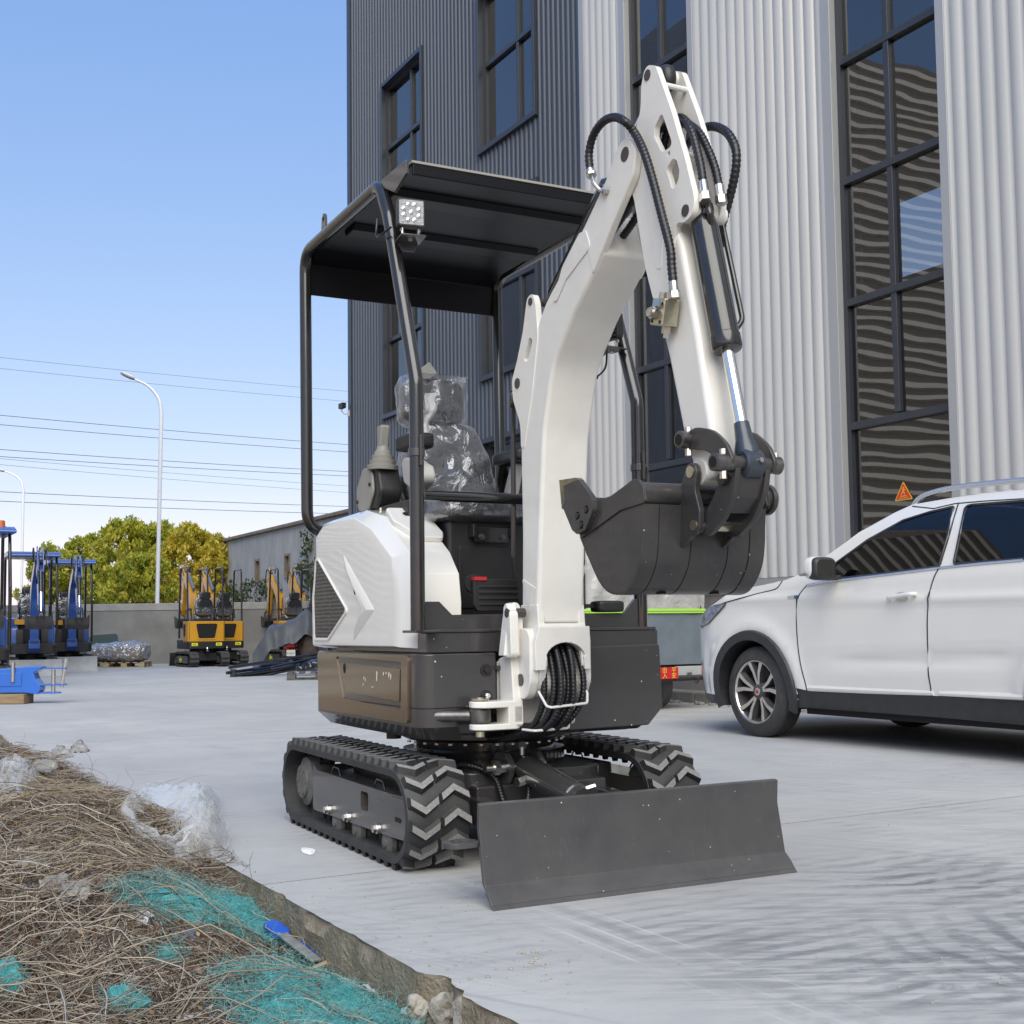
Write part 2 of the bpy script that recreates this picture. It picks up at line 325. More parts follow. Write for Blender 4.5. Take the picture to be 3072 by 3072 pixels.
# ---- concrete: dusty pale slab with tyre and track smears
def concrete_mat():
    m = bpy.data.materials.new('yard_concrete'); m.use_nodes = True; t = m.node_tree; n = t.nodes; L = t.links; p = n['Principled BSDF']
    tc = n.new('ShaderNodeTexCoord'); gen = tc.outputs['Object']
    def noi(scale, detail=5, dist=0.0, src=gen, rough=.55):
        x = n.new('ShaderNodeTexNoise'); x.inputs['Scale'].default_value = scale; x.inputs['Detail'].default_value = detail; x.inputs['Distortion'].default_value = dist; x.inputs['Roughness'].default_value = rough; L.new(src, x.inputs[0]); return x.outputs[0]
    def mapp(rot, sc):
        q = n.new('ShaderNodeMapping'); q.inputs['Rotation'].default_value = (0, 0, R(rot)); L.new(gen, q.inputs[0]); x = n.new('ShaderNodeMapping'); x.inputs['Scale'].default_value = sc; L.new(q.outputs[0], x.inputs[0]); return x.outputs[0]
    def rng(v, a, b, c=0.0, d=1.0):
        x = n.new('ShaderNodeMapRange'); x.inputs['From Min'].default_value = a; x.inputs['From Max'].default_value = b; x.inputs['To Min'].default_value = c; x.inputs['To Max'].default_value = d; L.new(v, x.inputs[0]); return x.outputs[0]
    def mul(a, b):
        x = n.new('ShaderNodeMath'); x.operation = 'MULTIPLY'; L.new(a, x.inputs[0])
        if isinstance(b, float): x.inputs[1].default_value = b
        else: L.new(b, x.inputs[1])
        return x.outputs[0]
    def mx(f, a, b):
        x = n.new('ShaderNodeMix'); x.data_type = 'RGBA'; L.new(f, x.inputs[0])
        for k, v in ((6, a), (7, b)):
            if isinstance(v, tuple): x.inputs[k].default_value = (*v, 1)
            else: L.new(v, x.inputs[k])
        return x.outputs[2]
    base = mx(rng(noi(.45, 6), .3, .7), (.44, .435, .43), (.57, .555, .525)); base = mx(rng(noi(2.2, 8, 0, gen, .7), .42, .72, 0, .7), base, (.40, .395, .39)) 
    fine = rng(noi(160, 3), .35, .75, 0, .22); base = mx(fine, base, (.38, .375, .37))
    # broken smears across the driving direction
    st = rng(noi(1.0, 6, 1.6, mapp(26, (2.0, 12, 1)), .62), .50, .68); area = rng(noi(.33, 2), .42, .62)
    base = mx(mul(mul(st, area), .55), base, (.27, .275, .285))
    st2 = rng(noi(1.0, 5, .6, mapp(64, (.8, 24, 1)), .6), .53, .66); base = mx(mul(mul(st2, rng(noi(.5, 2, 0, mapp(20, (1, 1, 1))), .48, .62)), .45), base, (.30, .30, .31))
    # heavy turning scrub where machines pivot
    def spot(x, y, r0, r1):
        v = n.new('ShaderNodeVectorMath'); v.operation = 'DISTANCE'; L.new(gen, v.inputs[0]); v.inputs[1].default_value = (x, y, 0); return rng(v.outputs['Value'], r0, r1, 1.0, 0.0)
    def arcs(x, y, sc, dist):
        mp = n.new('ShaderNodeMapping'); mp.inputs['Location'].default_value = (-x, -y, 0); L.new(gen, mp.inputs[0]); wv = n.new('ShaderNodeTexWave'); wv.wave_type = 'RINGS'; wv.rings_direction = 'SPHERICAL'; wv.inputs['Scale'].default_value = sc; wv.inputs['Distortion'].default_value = dist; wv.inputs['Detail'].default_value = 4; wv.inputs['Detail Scale'].default_value = 1.6; L.new(mp.outputs[0], wv.inputs[0]); return wv.outputs['Fac']
    dash = rng(noi(1.0, 6, 1.0, mapp(29, (2.6, 19, 1)), .65), .44, .60)
    def wave(dirn, scale, dist, src):
        tw = n.new('ShaderNodeTexWave'); tw.bands_direction = dirn; tw.inputs['Scale'].default_value = scale; tw.inputs['Distortion'].default_value = dist; tw.inputs['Detail'].default_value = 3; tw.inputs['Detail Scale'].default_value = 2.0; L.new(src, tw.inputs[0]); return tw.outputs['Fac']
    # cleat prints: short bars laid across the lanes the machines drive
    bars = rng(wave('Y', 3.5, 2.2, gen), .52, .85); lanes = rng(noi(1.0, 3, .4, mapp(0, (3.2, .22, 1))), .50, .60); wear = rng(noi(1.6, 6, .6, gen, .7), .42, .62)
    base = mx(mul(mul(mul(bars, lanes), wear), .42), base, (.25, .255, .265))
    for cx, cy, r0, r1, k in ((2.50, 2.15, .10, .85, .85), (3.25, 2.95, .10, .75, .55), (2.10, 2.45, .05, .55, .70), (2.45, 2.95, .05, .60, .55), (3.7, 2.4, .1, .9, .6), (4.3, 3.6, .1, 1.0, .35), (2.9, 1.7, .1, .8, .8)):
        base = mx(mul(mul(spot(cx, cy, r0, r1), dash), k * .6), base, (.15, .155, .165))
        base = mx(mul(mul(mul(spot(cx, cy, r0, r1 * .9), bars), wear), k * .7), base, (.17, .175, .185))
    # scrub arcs left where a track slewed round
    for cx, cy, sc, sx0, sy0, rr in ((3.45, 2.00, 2.9, 2.80, 2.15, .62), (2.05, 1.45, 2.5, 2.55, 2.05, .55), (3.30, 3.70, 2.6, 3.25, 2.90, .60)):
        ar = rng(arcs(cx, cy, sc, 4.5), .40, .85); brk_ = rng(noi(1.0, 6, .8, mapp(20, (6, 12, 1)), .7), .36, .54); base = mx(mul(mul(mul(spot(sx0, sy0, .05, rr), ar), brk_), .80), base, (.13, .135, .145))
    # straight tyre lines running out from under the blade
    sx = n.new('ShaderNodeSeparateXYZ'); L.new(gen, sx.inputs[0]); jit = rng(noi(1.2, 2, 0, gen), 0, 1, -.02, .02); ad = n.new('ShaderNodeMath'); ad.operation = 'ADD'; L.new(sx.outputs[0], ad.inputs[0]); L.new(jit, ad.inputs[1]); fade = rng(sx.outputs[1], 3.3, 4.0, 1.0, 0.0)
    for d0, wd, k, cc in ((1.79, .020, .30, (.33, .33, .335)), (1.835, .008, .5, (.62, .61, .60)), (1.885, .024, .45, (.27, .27, .28)), (1.93, .008, .5, (.62, .61, .60)), (1.985, .030, .45, (.26, .26, .27)), (2.04, .008, .4, (.60, .60, .59)), (1.66, .02, .2, (.36, .36, .36))):
        df = n.new('ShaderNodeMath'); df.operation = 'SUBTRACT'; L.new(ad.outputs[0], df.inputs[0]); df.inputs[1].default_value = d0; ab = n.new('ShaderNodeMath'); ab.operation = 'ABSOLUTE'; L.new(df.outputs[0], ab.inputs[0]); base = mx(mul(mul(mul(rng(ab.outputs[0], wd * .5, wd, 1.0, 0.0), fade), wear), k * 1.3), base, cc)
    L.new(base, p.inputs['Base Color']); p.inputs['Roughness'].default_value = .72; p.inputs['Specular IOR Level'].default_value = .35
    bn = n.new('ShaderNodeBump'); bn.inputs['Strength'].default_value = .16; bn.inputs['Distance'].default_value = .01; L.new(noi(38, 8, 0, gen, .7), bn.inputs['Height']); L.new(bn.outputs[0], p.inputs['Normal'])
    MATS['yard_concrete'] = m
concrete_mat()
mat('earth', (0.34, 0.25, 0.15), 0.95, col2=(0.26, 0.195, 0.125), vscale=3, bump=.5, bscale=30, detail=10)
mat('slab_edge', (0.19, 0.155, 0.105), 0.95, col2=(0.30, 0.26, 0.20), vscale=16, bump=.9, bscale=75, detail=12)
mat('joint_dark', (0.09, 0.085, 0.08), 0.95)
m = MB(); m.v = [(-1500, -1500, -.33), (1500, -1500, -.33), (1500, 1500, -.33), (-1500, 1500, -.33)]; m.f = [(0, 1, 2, 3)]; m.m = [0]; g = m.build('ground', 'earth', smooth=0); struct(g)
pave = MB(); pave.box(EDGE + .35, 40, -30, 60, -.33, -.012); pave_o = pave.build('yard_pavement', 'joint_dark'); pave_o.rotation_euler = (0, 0, RZ); struct(pave_o)
def edge_d(s):
    e = EDGE + .005 * noise.noise(Vector((s * 1.3, 0, 1))) + .004 * noise.noise(Vector((s * 9, 3, 1))) + .005 * noise.noise(Vector((s * 37, 3, 1)))
    for c, wd, dp in ((2.76, .05, .040), (2.66, .03, .022), (3.9, .04, .010), (2.35, .10, .012)): e += dp * math.exp(-((s - c) / wd) ** 4)
    return e
JO = [-24, -8, -2, 4.09, 10.2, 16.3, 22.4, 28.5, 34.6, 46]
for a, b in zip(JO[:-1], JO[1:]):
    near = b > 0 and a < 12; step = .035 if near else 2.0; k = max(2, int((b - a) / step)); m = MB(); ys = [a + .004 + (b - a - .008) * i / k for i in range(k + 1)]
    prof = [(0, 0.0), (.004, -.012), (-.004, -.05), (.006, -.11), (-.01, -.18), (.01, -.33)]
    for y in ys:
        e = edge_d(y) if near else EDGE
        m.v += [(39.9, y, 0), (8.6, y, 0), (1.75, y, 0), (e + .03, y, 0)]
        for dx, z in prof: m.v.append((e + dx + (.014 * noise.noise(Vector((y * 13, z * 30, 4))) + .010 * noise.noise(Vector((y * 41, z * 60, 7))) if near and z < -.01 else 0), y, z + (.004 * noise.noise(Vector((y * 30, 1, 1))) if near and -.02 < z < 0 else 0)))
    c = 4 + len(prof)
    for i in range(k):
        for j in range(c - 1): m.f.append((i * c + j, i * c + j + 1, (i + 1) * c + j + 1, (i + 1) * c + j)); m.m.append(0 if j < 4 else 1)
    m.f += [tuple(range(c)), tuple(k * c + i for i in reversed(range(c)))]; m.m += [1, 1]
    m.build('concrete_slab', ['yard_concrete', 'slab_edge'], pave_o, smooth=40, fix=False)
# ---- kerb below the factory
mat('kerb_concrete', (0.33, 0.31, 0.28), 0.85, col2=(0.22, 0.20, 0.17), vscale=4, bump=.3, bscale=40)
for i in range(30):
    s0 = -8 + i * 1.0; m = MB(); m.box(8.52, 8.64, s0 + .004, s0 + .994, 0.0, .115)
    if i == 0: kerb = thing('kerb', 'low concrete kerb along the foot of the factory', 'kerb', (0, 0, 0), RZ)
    m.build('kerb_stone', 'kerb_concrete', kerb, bevel=.012)
m = MB(); m.box(8.64, 9.05, -10, 22.2, .0, .10); struct(m.build('footway', 'kerb_concrete')).rotation_euler = (0, 0, RZ)

# ---- factory
def clad_mat(name, col, r, met):
    return mat(name, col, r, metal=met, var=.045, vscale=1.2, stretch=(1, 1, .25), dust=((.45, .43, .40), .10), coat=.1)
clad_mat('light_cladding', (.55, .54, .515), .40, .15); mat('dark_cladding', (.046, .060, .088), .42, var=.05, vscale=1.2, stretch=(1, 1, .25), dust=((.40, .40, .40), .03))
clad_mat('light_trim', (.42, .425, .43), .4, .3); mat('dark_trim', (.030, .034, .044), .38, coat=.2, var=.1)
mat('jamb_beige', (.46, .42, .31), .7, var=.05); mat('interior', (.05, .05, .052), .9); mat('plinth', (.20, .185, .17), .9, col2=(.28, .26, .235), vscale=2, bump=.2, bscale=25); mat('roofing', (.2, .2, .21), .7)
glass_mat('window_glass', (.30, .33, .36), wave=.12, wscale=1.0, stretch=(1, .9, 1.5), ior=2.25, refl=.95)
fac = thing('factory_building', 'tall factory with dark ribbed cladding beside pale corrugated cladding and strip windows', 'building', (0, 0, 0), RZ)
FX = 9.0
def cladding(name, y0, y1, z0, z1, kind):
    m = MB(); pts = []
    if kind == 'light':                     # rounded waves with narrow valleys
        pitch, dep = .158, .044; n = int(round((y1 - y0) / pitch * 10)); n = max(n, 4)
        for i in range(n + 1):
            y = y0 + (y1 - y0) * i / n; ph = (y / pitch) % 1.0; a = abs(math.sin(math.pi * ph)); pts.append((y, FX - dep * a ** .6))
    else:                                   # flat pans between narrow standing ribs
        pitch, dep = .132, .026; k = math.floor(y0 / pitch); y = y0; pts.append((y0, FX))
        while (k + 1) * pitch < y1:
            k += 1
            for dy, dx in ((-.030, 0), (-.018, dep), (.018, dep), (.030, 0)):
                q = k * pitch + dy
                if y0 < q < y1: pts.append((q, FX - dx))
        pts.append((y1, FX))
    for y, x in pts: m.v += [(x, y, z0), (x, y, z1)]
    for i in range(len(pts) - 1): m.f.append((2 * i, 2 * i + 2, 2 * i + 3, 2 * i + 1)); m.m.append(0)
    return m.build(name, kind + '_cladding', fac, smooth=40 if kind == 'light' else 0, fix=False)
BASE, TOP = 1.36, 14.3
SPLIT, CORNER, NEAR = 13.74, 22.2, -48.0
LW = [(7.72, 9.07), (11.42, 12.72), (3.95, 5.30), (.2, 1.55)]; LZ0, LZ1 = 1.40, 13.6
DW = [(15.02, 16.68), (18.83, 20.48)]; DZ = [(8.35, 10.87), (4.75, 7.28), (1.15, 3.70)]
edges = [NEAR]
for a, b in sorted(LW): edges += [a, b]
edges.append(SPLIT)
for i in range(0, len(edges), 2): cladding('cladding', edges[i], edges[i + 1], BASE, TOP, 'light')
for a, b in LW: cladding('cladding', a, b, LZ1, TOP, 'light')
dd = [SPLIT]
for a, b in DW: dd += [a, b]
dd.append(CORNER)
for i in range(0, len(dd), 2): cladding('cladding', dd[i], dd[i + 1], .30, TOP, 'dark')
for a, b in DW:
    zz = [.30] + [q for z in reversed(DZ) for q in z] + [TOP]
    for i in range(0, len(zz), 2): cladding('cladding', a, b, zz[i], zz[i + 1], 'dark')
# screws of the pale sheets, in rows
scw = MB()
for z in (2.4, 3.9, 5.4, 6.9, 8.4, 9.9, 11.4):
    for k in range(int(NEAR / .158), int(SPLIT / .158)):
        if (k + int(z * 7)) % 5: continue
        y = (k + .5) * .158
        if y < 5.5 or any(a - .15 < y < b + .15 for a, b in LW): continue
        scw.tube([(FX - .033, y, z + .05 * math.sin(k)), (FX - .039, y, z + .05 * math.sin(k))], .0075, 6)
scw.build('sheet_screw', 'steel_dark', fac, kind='stuff', smooth=0)
m = MB(); m.box(FX + .02, FX + .25, NEAR, SPLIT, 0, BASE); m.build('plinth', 'plinth', fac); m = MB(); m.box(FX + .02, FX + .25, SPLIT, CORNER, 0, .30); m.build('plinth', 'plinth', fac)
m = MB(); m.box(FX - .045, FX + .02, NEAR, SPLIT, BASE - .10, BASE - .005); m.build('base_flashing', 'light_trim', fac)
m = MB(); m.box(FX - .05, FX + .04, SPLIT - .055, SPLIT + .055, .3, TOP); m.build('joint_flashing', 'light_trim', fac)
m = MB(); m.box(FX - .05, FX + .04, CORNER - .13, CORNER + .03, .25, TOP + .02); m.build('corner_flashing', 'dark_trim', fac)
m = MB(); m.box(FX - .06, FX + .30, NEAR, CORNER + .05, TOP, TOP + .25); m.build('parapet_cap', 'dark_trim', fac)
DEPTH = 15.0
m = MB(); m.box(FX + .06, FX + DEPTH, CORNER - .12, CORNER + .0, 0, TOP); m.build('end_wall', 'dark_cladding', fac)
m = MB(); m.box(FX + .06, FX + DEPTH, NEAR, NEAR + .2, 0, TOP); m.build('end_wall', 'light_cladding', fac)
m = MB(); m.box(FX + .03, FX + DEPTH, NEAR, CORNER - .13, TOP - .2, TOP); m.build('roof', 'roofing', fac)
m = MB(); m.prism([(NEAR, 0), (CORNER - .13, 0), (CORNER - .13, TOP - .2), (NEAR, TOP - .2)], 0, FX + DEPTH - .2, FX + DEPTH, holes=[[(20.0, 9.6), (22.0, 9.6), (22.0, 11.6), (20.0, 11.6)], [(10, 9.6), (13, 9.6), (13, 11.6), (10, 11.6)], [(15, 9.6), (18.5, 9.6), (18.5, 11.6), (15, 11.6)], [(3, 9.6), (7, 9.6), (7, 11.6), (3, 11.6)]]); m.build('back_wall', 'interior', fac, smooth=0)
m = MB(); m.box(FX + .30, FX + DEPTH - .2, NEAR + .2, CORNER - .13, .0, .06); m.build('floor', 'interior', fac)
m = MB()                                     # inner lining of the outer wall, with openings
holes = [[(a - .0, LZ0), (b + .0, LZ0), (b + .0, LZ1), (a - .0, LZ1)] for a, b in LW] + [[(a, z0), (b, z0), (b, z1), (a, z1)] for a, b in DW for z0, z1 in DZ]
m.prism([(NEAR, .3), (CORNER - .13, .3), (CORNER - .13, TOP - .2), (NEAR, TOP - .2)], 0, FX + .14, FX + .30, holes=holes); m.build('wall_lining', 'jamb_beige', fac, smooth=0)
for s in (5.9, 10.3, 14.2, 17.8): m = MB(); m.box(FX + 6, FX + 6.4, s, s + .4, 0, TOP - .2); m.build('column', 'interior', fac)
def window(y0, y1, z0, z1, cols, rows, style, hip=()):
    fr = .055 if style == 'light' else .06; xin, xout = FX + .035, FX + .125
    m = MB(); m.prism([(y0, z0), (y1, z0), (y1, z1), (y0, z1)], 0, xin, xout, holes=[[(y0 + fr, z0 + fr), (y1 - fr, z0 + fr), (y1 - fr, z1 - fr), (y0 + fr, z1 - fr)]]); wo_ = m.build('window', 'dark_trim', fac, smooth=0)
    for i, y in enumerate(cols):
        zb = hip[0] if hip else z0
        m = MB(); m.box(xin + .004, xout - .004, y - .035, y + .035, zb + fr, z1 - fr); m.build('mullion', 'dark_trim', wo_, bevel=.006)
    for z in rows: m = MB(); m.box(xin - .006, xout - .012, y0 + fr, y1 - fr, z - .038, z + .038); m.build('transom', 'dark_trim', wo_, bevel=.006)
    zs = [z0 + fr] + list(rows) + [z1 - fr]
    for zi in range(len(zs) - 1):
        ys = [y0 + fr] + (list(cols) if not hip or zi > 0 else []) + [y1 - fr]
        for yi in range(len(ys) - 1):
            tl = random.uniform(-.0022, .0022); t2 = random.uniform(-.0022, .0022); m = MB(); xg = FX + .085; a, b, c, d = ys[yi], ys[yi + 1], zs[zi], zs[zi + 1]
            m.v = [(xg + tl, a, c), (xg - tl, b, c), (xg - tl + t2, b, d), (xg + tl + t2, a, d)]; m.f = [(0, 3, 2, 1)]; m.m = [0]; m.build('pane', 'window_glass', wo_, smooth=0, fix=False)
    if style == 'light':
        for y, wdt in ((y1, .13), (y0 - .10, .10)): m = MB(); m.box(FX - .048, FX + .06, y, y + wdt, z0 - .05, z1 + .05); m.build('flashing', 'light_trim', wo_, bevel=.004)
    else:
        o = .075; m = MB(); m.prism([(y0 - o, z0 - o), (y1 + o, z0 - o), (y1 + o, z1 + o), (y0 - o, z1 + o)], 0, FX - .075, FX + .05, holes=[[(y0 + .004, z0 + .004), (y1 - .004, z0 + .004), (y1 - .004, z1 - .004), (y0 + .004, z1 - .004)]]); m.build('surround', 'dark_trim', wo_, bevel=.004, smooth=0)
for a, b in LW: window(a, b, LZ0, LZ1, [(a + b) / 2 + .015], [2.83, 4.09, 5.345, 6.60, 7.86, 9.12, 10.38, 11.64, 12.9], 'light', hip=(2.83,))
for a, b in DW:
    for z0, z1 in DZ: window(a, b, z0, z1, [(a + b) / 2 - .22], [z1 - 1.16], 'dark')
# warning triangle stuck to the glass
mat('sticker_red', (.62, .045, .02), .5); mat('sticker_yellow', (.75, .45, .04), .5)
st = thing('warning_sticker', 'red and yellow triangular warning sticker on the window glass', 'sticker', gridpt(FX + .079, 8.40, 2.03), RZ)
m = MB(); m.prism(fillet([(-.115, 0), (.115, 0), (0, .185)], .010, 3), 0, -.002, .0); m.build('border', 'sticker_yellow', st)
m = MB(); m.prism(fillet([(-.098, .010), (.098, .010), (0, .166)], .008, 3), 0, -.004, -.0022); m.build('face', 'sticker_red', st)
m = MB()                                     # running figure and two lines of print
def bar(a, b, w_): 
    a, b = Vector(a), Vector(b); d = (b - a).normalized(); q = Vector((-d.y, d.x)) * w_; m.prism([tuple(a + q), tuple(b + q), tuple(b - q), tuple(a - q)], 0, -.0056, -.0042)
m.prism(ring(-.006, .122, .008, 10), 0, -.0056, -.0042)
for a, b, w_ in (((-.004, .112), (.006, .080), .008), ((-.002, .106), (-.024, .096), .004), ((0, .104), (.020, .110), .004), ((.004, .082), (-.014, .070), .005), ((-.014, .070), (-.012, .054), .004), ((.006, .082), (.022, .066), .005), ((.022, .066), (.030, .050), .004), ((-.040, .040), (.040, .040), .004)): bar(a, b, w_)
for k in range(9): bar((-.062 + k * .0145, .022), (-.054 + k * .0145, .022), .004)
m.build('print', 'sticker_yellow', st, smooth=0)
# camera on the corner
mat('cam_white', (.6, .6, .6), .4)
sc_ = thing('security_camera', 'small white security camera on a bracket at the corner of the dark cladding', 'camera', gridpt(FX - .05, CORNER - .02, 5.05), RZ); sc_.scale = (.62, .62, .62)
m = MB(); m.box(-.03, .0, -.06, .06, -.10, .10); m.build('wall_plate', 'cam_white', sc_, bevel=.01)
m = MB(); m.tube(bend_path([(-.03, 0, 0), (-.14, .05, -.02), (-.20, .12, .08), (-.20, .12, .15)], .05), .022, 8); m.build('bracket', 'cam_white', sc_)
m = MB(); m.prism(fillet([(-.10, .15), (.22, .15), (.22, .30), (-.10, .30)], .03), 0, -.27, -.13); m.build('housing', 'black_plastic', sc_, bevel=.01)
m = MB(); m.box(-.28, -.12, -.14, .23, .302, .315); m.build('sun_shield', 'cam_white', sc_, bevel=.004)

# ---- the hall opposite, out of frame: seen only mirrored in the windows and the car's glass
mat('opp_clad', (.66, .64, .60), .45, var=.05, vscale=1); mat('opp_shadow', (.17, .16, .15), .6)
opp = thing('opposite_hall', 'grey hall with horizontal ribbed cladding, mirrored in the strip windows', 'building', gridpt(0, 22.0), RZ)
m = MB(); z = .0; pts = []
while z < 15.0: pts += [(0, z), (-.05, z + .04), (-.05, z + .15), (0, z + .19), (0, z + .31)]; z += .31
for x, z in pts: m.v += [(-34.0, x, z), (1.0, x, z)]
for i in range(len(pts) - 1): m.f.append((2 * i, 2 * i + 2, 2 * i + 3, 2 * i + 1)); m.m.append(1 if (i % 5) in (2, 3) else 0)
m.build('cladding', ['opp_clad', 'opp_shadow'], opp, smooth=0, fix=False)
m = MB(); m.box(-34, 1.0, .02, 12, -.33, 15); m.build('hall', 'opp_clad', opp)

# ================================================================ the white mini excavator
_b0 = (ground(1487, 2737) + ground(2383, 2615)) / 2
EX = Frame(_b0, 27.0); EX.o = EX.world((0, 1.15, 0))
exc = thing('mini_excavator', 'white and dark grey mini excavator with open canopy and raised white boom', 'excavator', EX.o, R(27))

# ---- tracks
TF, TRR, TR = -0.385, 0.785, 0.165          # idler y, sprocket y, belt radius (outside of the belt, without lugs)
def stadium(s, rad=TR, cz=0.187):
    """point and tangent at arc length s (from top rear towards the front) of the belt line"""
    L = TRR - TF; per = 2 * L + 2 * math.pi * rad; s %= per
    if s < L: return Vector((0, TRR - s, cz + rad)), Vector((0, -1, 0)), Vector((0, 0, 1))
    s -= L
    if s < math.pi * rad:
        a = math.pi / 2 + s / rad; n = Vector((0, math.cos(a), math.sin(a))); return Vector((0, TF, cz)) + n * rad, Vector((0, -math.sin(a), math.cos(a))), n
    s -= math.pi * rad
    if s < L: return Vector((0, TF + s, cz - rad)), Vector((0, 1, 0)), Vector((0, 0, -1))
    s -= L; a = -math.pi / 2 + s / rad; n = Vector((0, math.cos(a), math.sin(a))); return Vector((0, TRR, cz)) + n * rad, Vector((0, -math.sin(a), math.cos(a))), n
PER = 2 * (TRR - TF) + 2 * math.pi * TR
def lug_mesh(name, sgn):
    """one chevron tread bar; x across the belt, y along it, z outwards"""
    def chev(w, t, z): h = w / 2; a = 0.034 * sgn; return [(-h, -a / 2 - t, z), (-h, -a / 2 + t, z), (0, a / 2 + t, z), (h, -a / 2 + t, z), (h, -a / 2 - t, z), (0, a / 2 - t, z)]
    m = MB(); lo = chev(0.112, 0.021, -0.004); hi = chev(0.104, 0.0125, 0.023); m.v = lo + hi
    m.f = [(6, 7, 8, 11), (11, 8, 9, 10)] + [(i, (i + 1) % 6, 6 + (i + 1) % 6, 6 + i) for i in range(6)]; m.m = [1, 1] + [0] * 6
    return m.mesh(name, ['rubber', 'rubber_worn'], smooth=0)
LUG = {1: lug_mesh('tread_lug', 1), -1: lug_mesh('tread_lug', -1)}
def track(xc):
    W = 0.118; m = MB(); n = 96; per = 2 * (TRR - TF) + 2 * math.pi * TR; prof = [(-W, 0.0), (-W + 0.012, 0.006), (W - 0.012, 0.006), (W, 0.0), (W, -0.024), (-W, -0.024)]
    for i in range(n):
        p, t, nn = stadium(per * i / n)
        for (x, h) in prof: m.v.append(tuple(p + nn * h + Vector((xc + x, 0, 0))))
    k = len(prof)
    for i in range(n):
        for j in range(k): m.f.append((i * k + j, i * k + (j + 1) % k, ((i + 1) % n) * k + (j + 1) % k, ((i + 1) % n) * k + j)); m.m.append(0)
    belt = m.build('rubber_track', 'rubber', exc, smooth=30)
    N = 44
    for c, sg in ((-0.060, 1), (0.060, -1)):
        for i in range(N):
            p, t, nn = stadium(per * (i + (0.5 if sg < 0 else 0)) / N); X = Vector((1, 0, 0))
            M = Matrix(((1, t.x, nn.x, xc + c), (0, t.y, nn.y, p.y + nn.y * 0.004), (0, t.z, nn.z, p.z + nn.z * 0.004), (0, 0, 0, 1))); put('tread_lug', LUG[sg], belt, M=M)
    g = MB()                                  # inner drive teeth
    for i in range(N):
        p, t, nn = stadium(per * (i + .25) / N); q = p - nn * 0.024
        A = [q - t * 0.018, q + t * 0.018, q + t * 0.008 - nn * 0.03, q - t * 0.008 - nn * 0.03]
        for x0, x1 in ((xc - 0.035, xc - 0.018), (xc + 0.018, xc + 0.035)):
            v = [tuple(a + Vector((x0, 0, 0))) for a in A] + [tuple(a + Vector((x1, 0, 0))) for a in A]
            g.add(v, [(0, 1, 2, 3), (7, 6, 5, 4), (0, 4, 5, 1), (1, 5, 6, 2), (2, 6, 7, 3), (3, 7, 4, 0)])
    g.build('drive_teeth', 'rubber', belt, smooth=0)
    s = -1 if xc < 0 else 1; xo = xc + s * 0.095; xi = xc - s * 0.075        # outer and inner cheek of the frame
    fr = MB(); a, b = sorted((xo, xi))
    side = fillet([(0.57, .285), (0.53, .262), (-.33, .258), (-.47, .262), (-.505, .11), (-.32, .105), (.56, .092), (.58, .1)], .008)
    fr.prism(side, 0, a, b, holes=[fillet([(-.012, .235), (-.095, .235), (-.095, .165), (-.012, .165)], .012)])
    frame = fr.build('track_frame', 'frame_paint', exc, bevel=.006)
    q = MB(); q.box(min(xo, xo + s * .006), max(xo, xo + s * .006), -.498, -.332, .118, .252); q.build('tension_cover', 'frame_paint', frame, bevel=.003)
    q = MB(); q.prism(fillet([(-.385, .185), (-.445, .185), (-.445, .168), (-.385, .168)], .008), 0, xo + s * .003, xo + s * .0075); q.build('slot', 'dark_hole', frame)
    for y in (.34, .10, -.225):
        r = MB(); r._lathe([(0, .018), (.004, .020), (.006, .040), (.012, .052), (.03, .054), (.04, .044), (.12, .044), (.13, .054), (.15, .05)], Vector((xc + s * .090, y - .02, .072)), Vector((-s, 0, 0)), 26)
        ro = r.build('roller', 'hub_grey', exc, smooth=30)
        h = MB(); h.cyl((xo, y + .02, .118), (xo + s * .01, y + .02, .118), .021, .019, 16); h.hexnut((xo + s * .01, y + .02, .118), (s, 0, 0), .015, .014); h.build('bolt', 'zinc', ro)
    sp = MB(); pts = []
    for i in range(36): a_ = 2 * math.pi * i / 36; rr = .128 if i % 4 < 2 else .108; pts.append((TRR + rr * math.cos(a_), .187 + rr * math.sin(a_)))
    sp.prism(pts, 0, xc - .022, xc + .022); spk = sp.build('sprocket', 'steel_dark', exc)
    hb = MB(); hb._lathe([(0, .11), (.05, .105), (.062, .075), (.072, .072)], Vector((xc + s * .01, TRR, .187)), Vector((s, 0, 0)), 28)
    for i in range(6): a_ = i * math.pi / 3; hb.hexnut((xc + s * .08, TRR + .055 * math.cos(a_), .187 + .055 * math.sin(a_)), (s, 0, 0), .008, .006)
    hb.build('hub', 'hub_grey', spk)
    idl = MB(); idl._lathe([(0, .09), (.012, .132), (.03, .138), (.035, .12), (.065, .12), (.07, .138), (.088, .132), (.10, .09)], Vector((xc - .05, TF, .187)), Vector((1, 0, 0)), 32); idl.build('idler_wheel', 'hub_grey', exc)
    c = MB()                                   # carrier rails glimpsed under the top run
    for y in (.32, -.18): c.tube(bend_path([(xo - s * .02, y + .07, .262), (xo - s * .02, y + .045, .29), (xo - s * .02, y - .02, .288), (xo - s * .02, y - .045, .258)], .01, 3), .004, 6)
    c.build('chain_guide', 'steel_dark', frame)
track(-0.495); track(0.495)

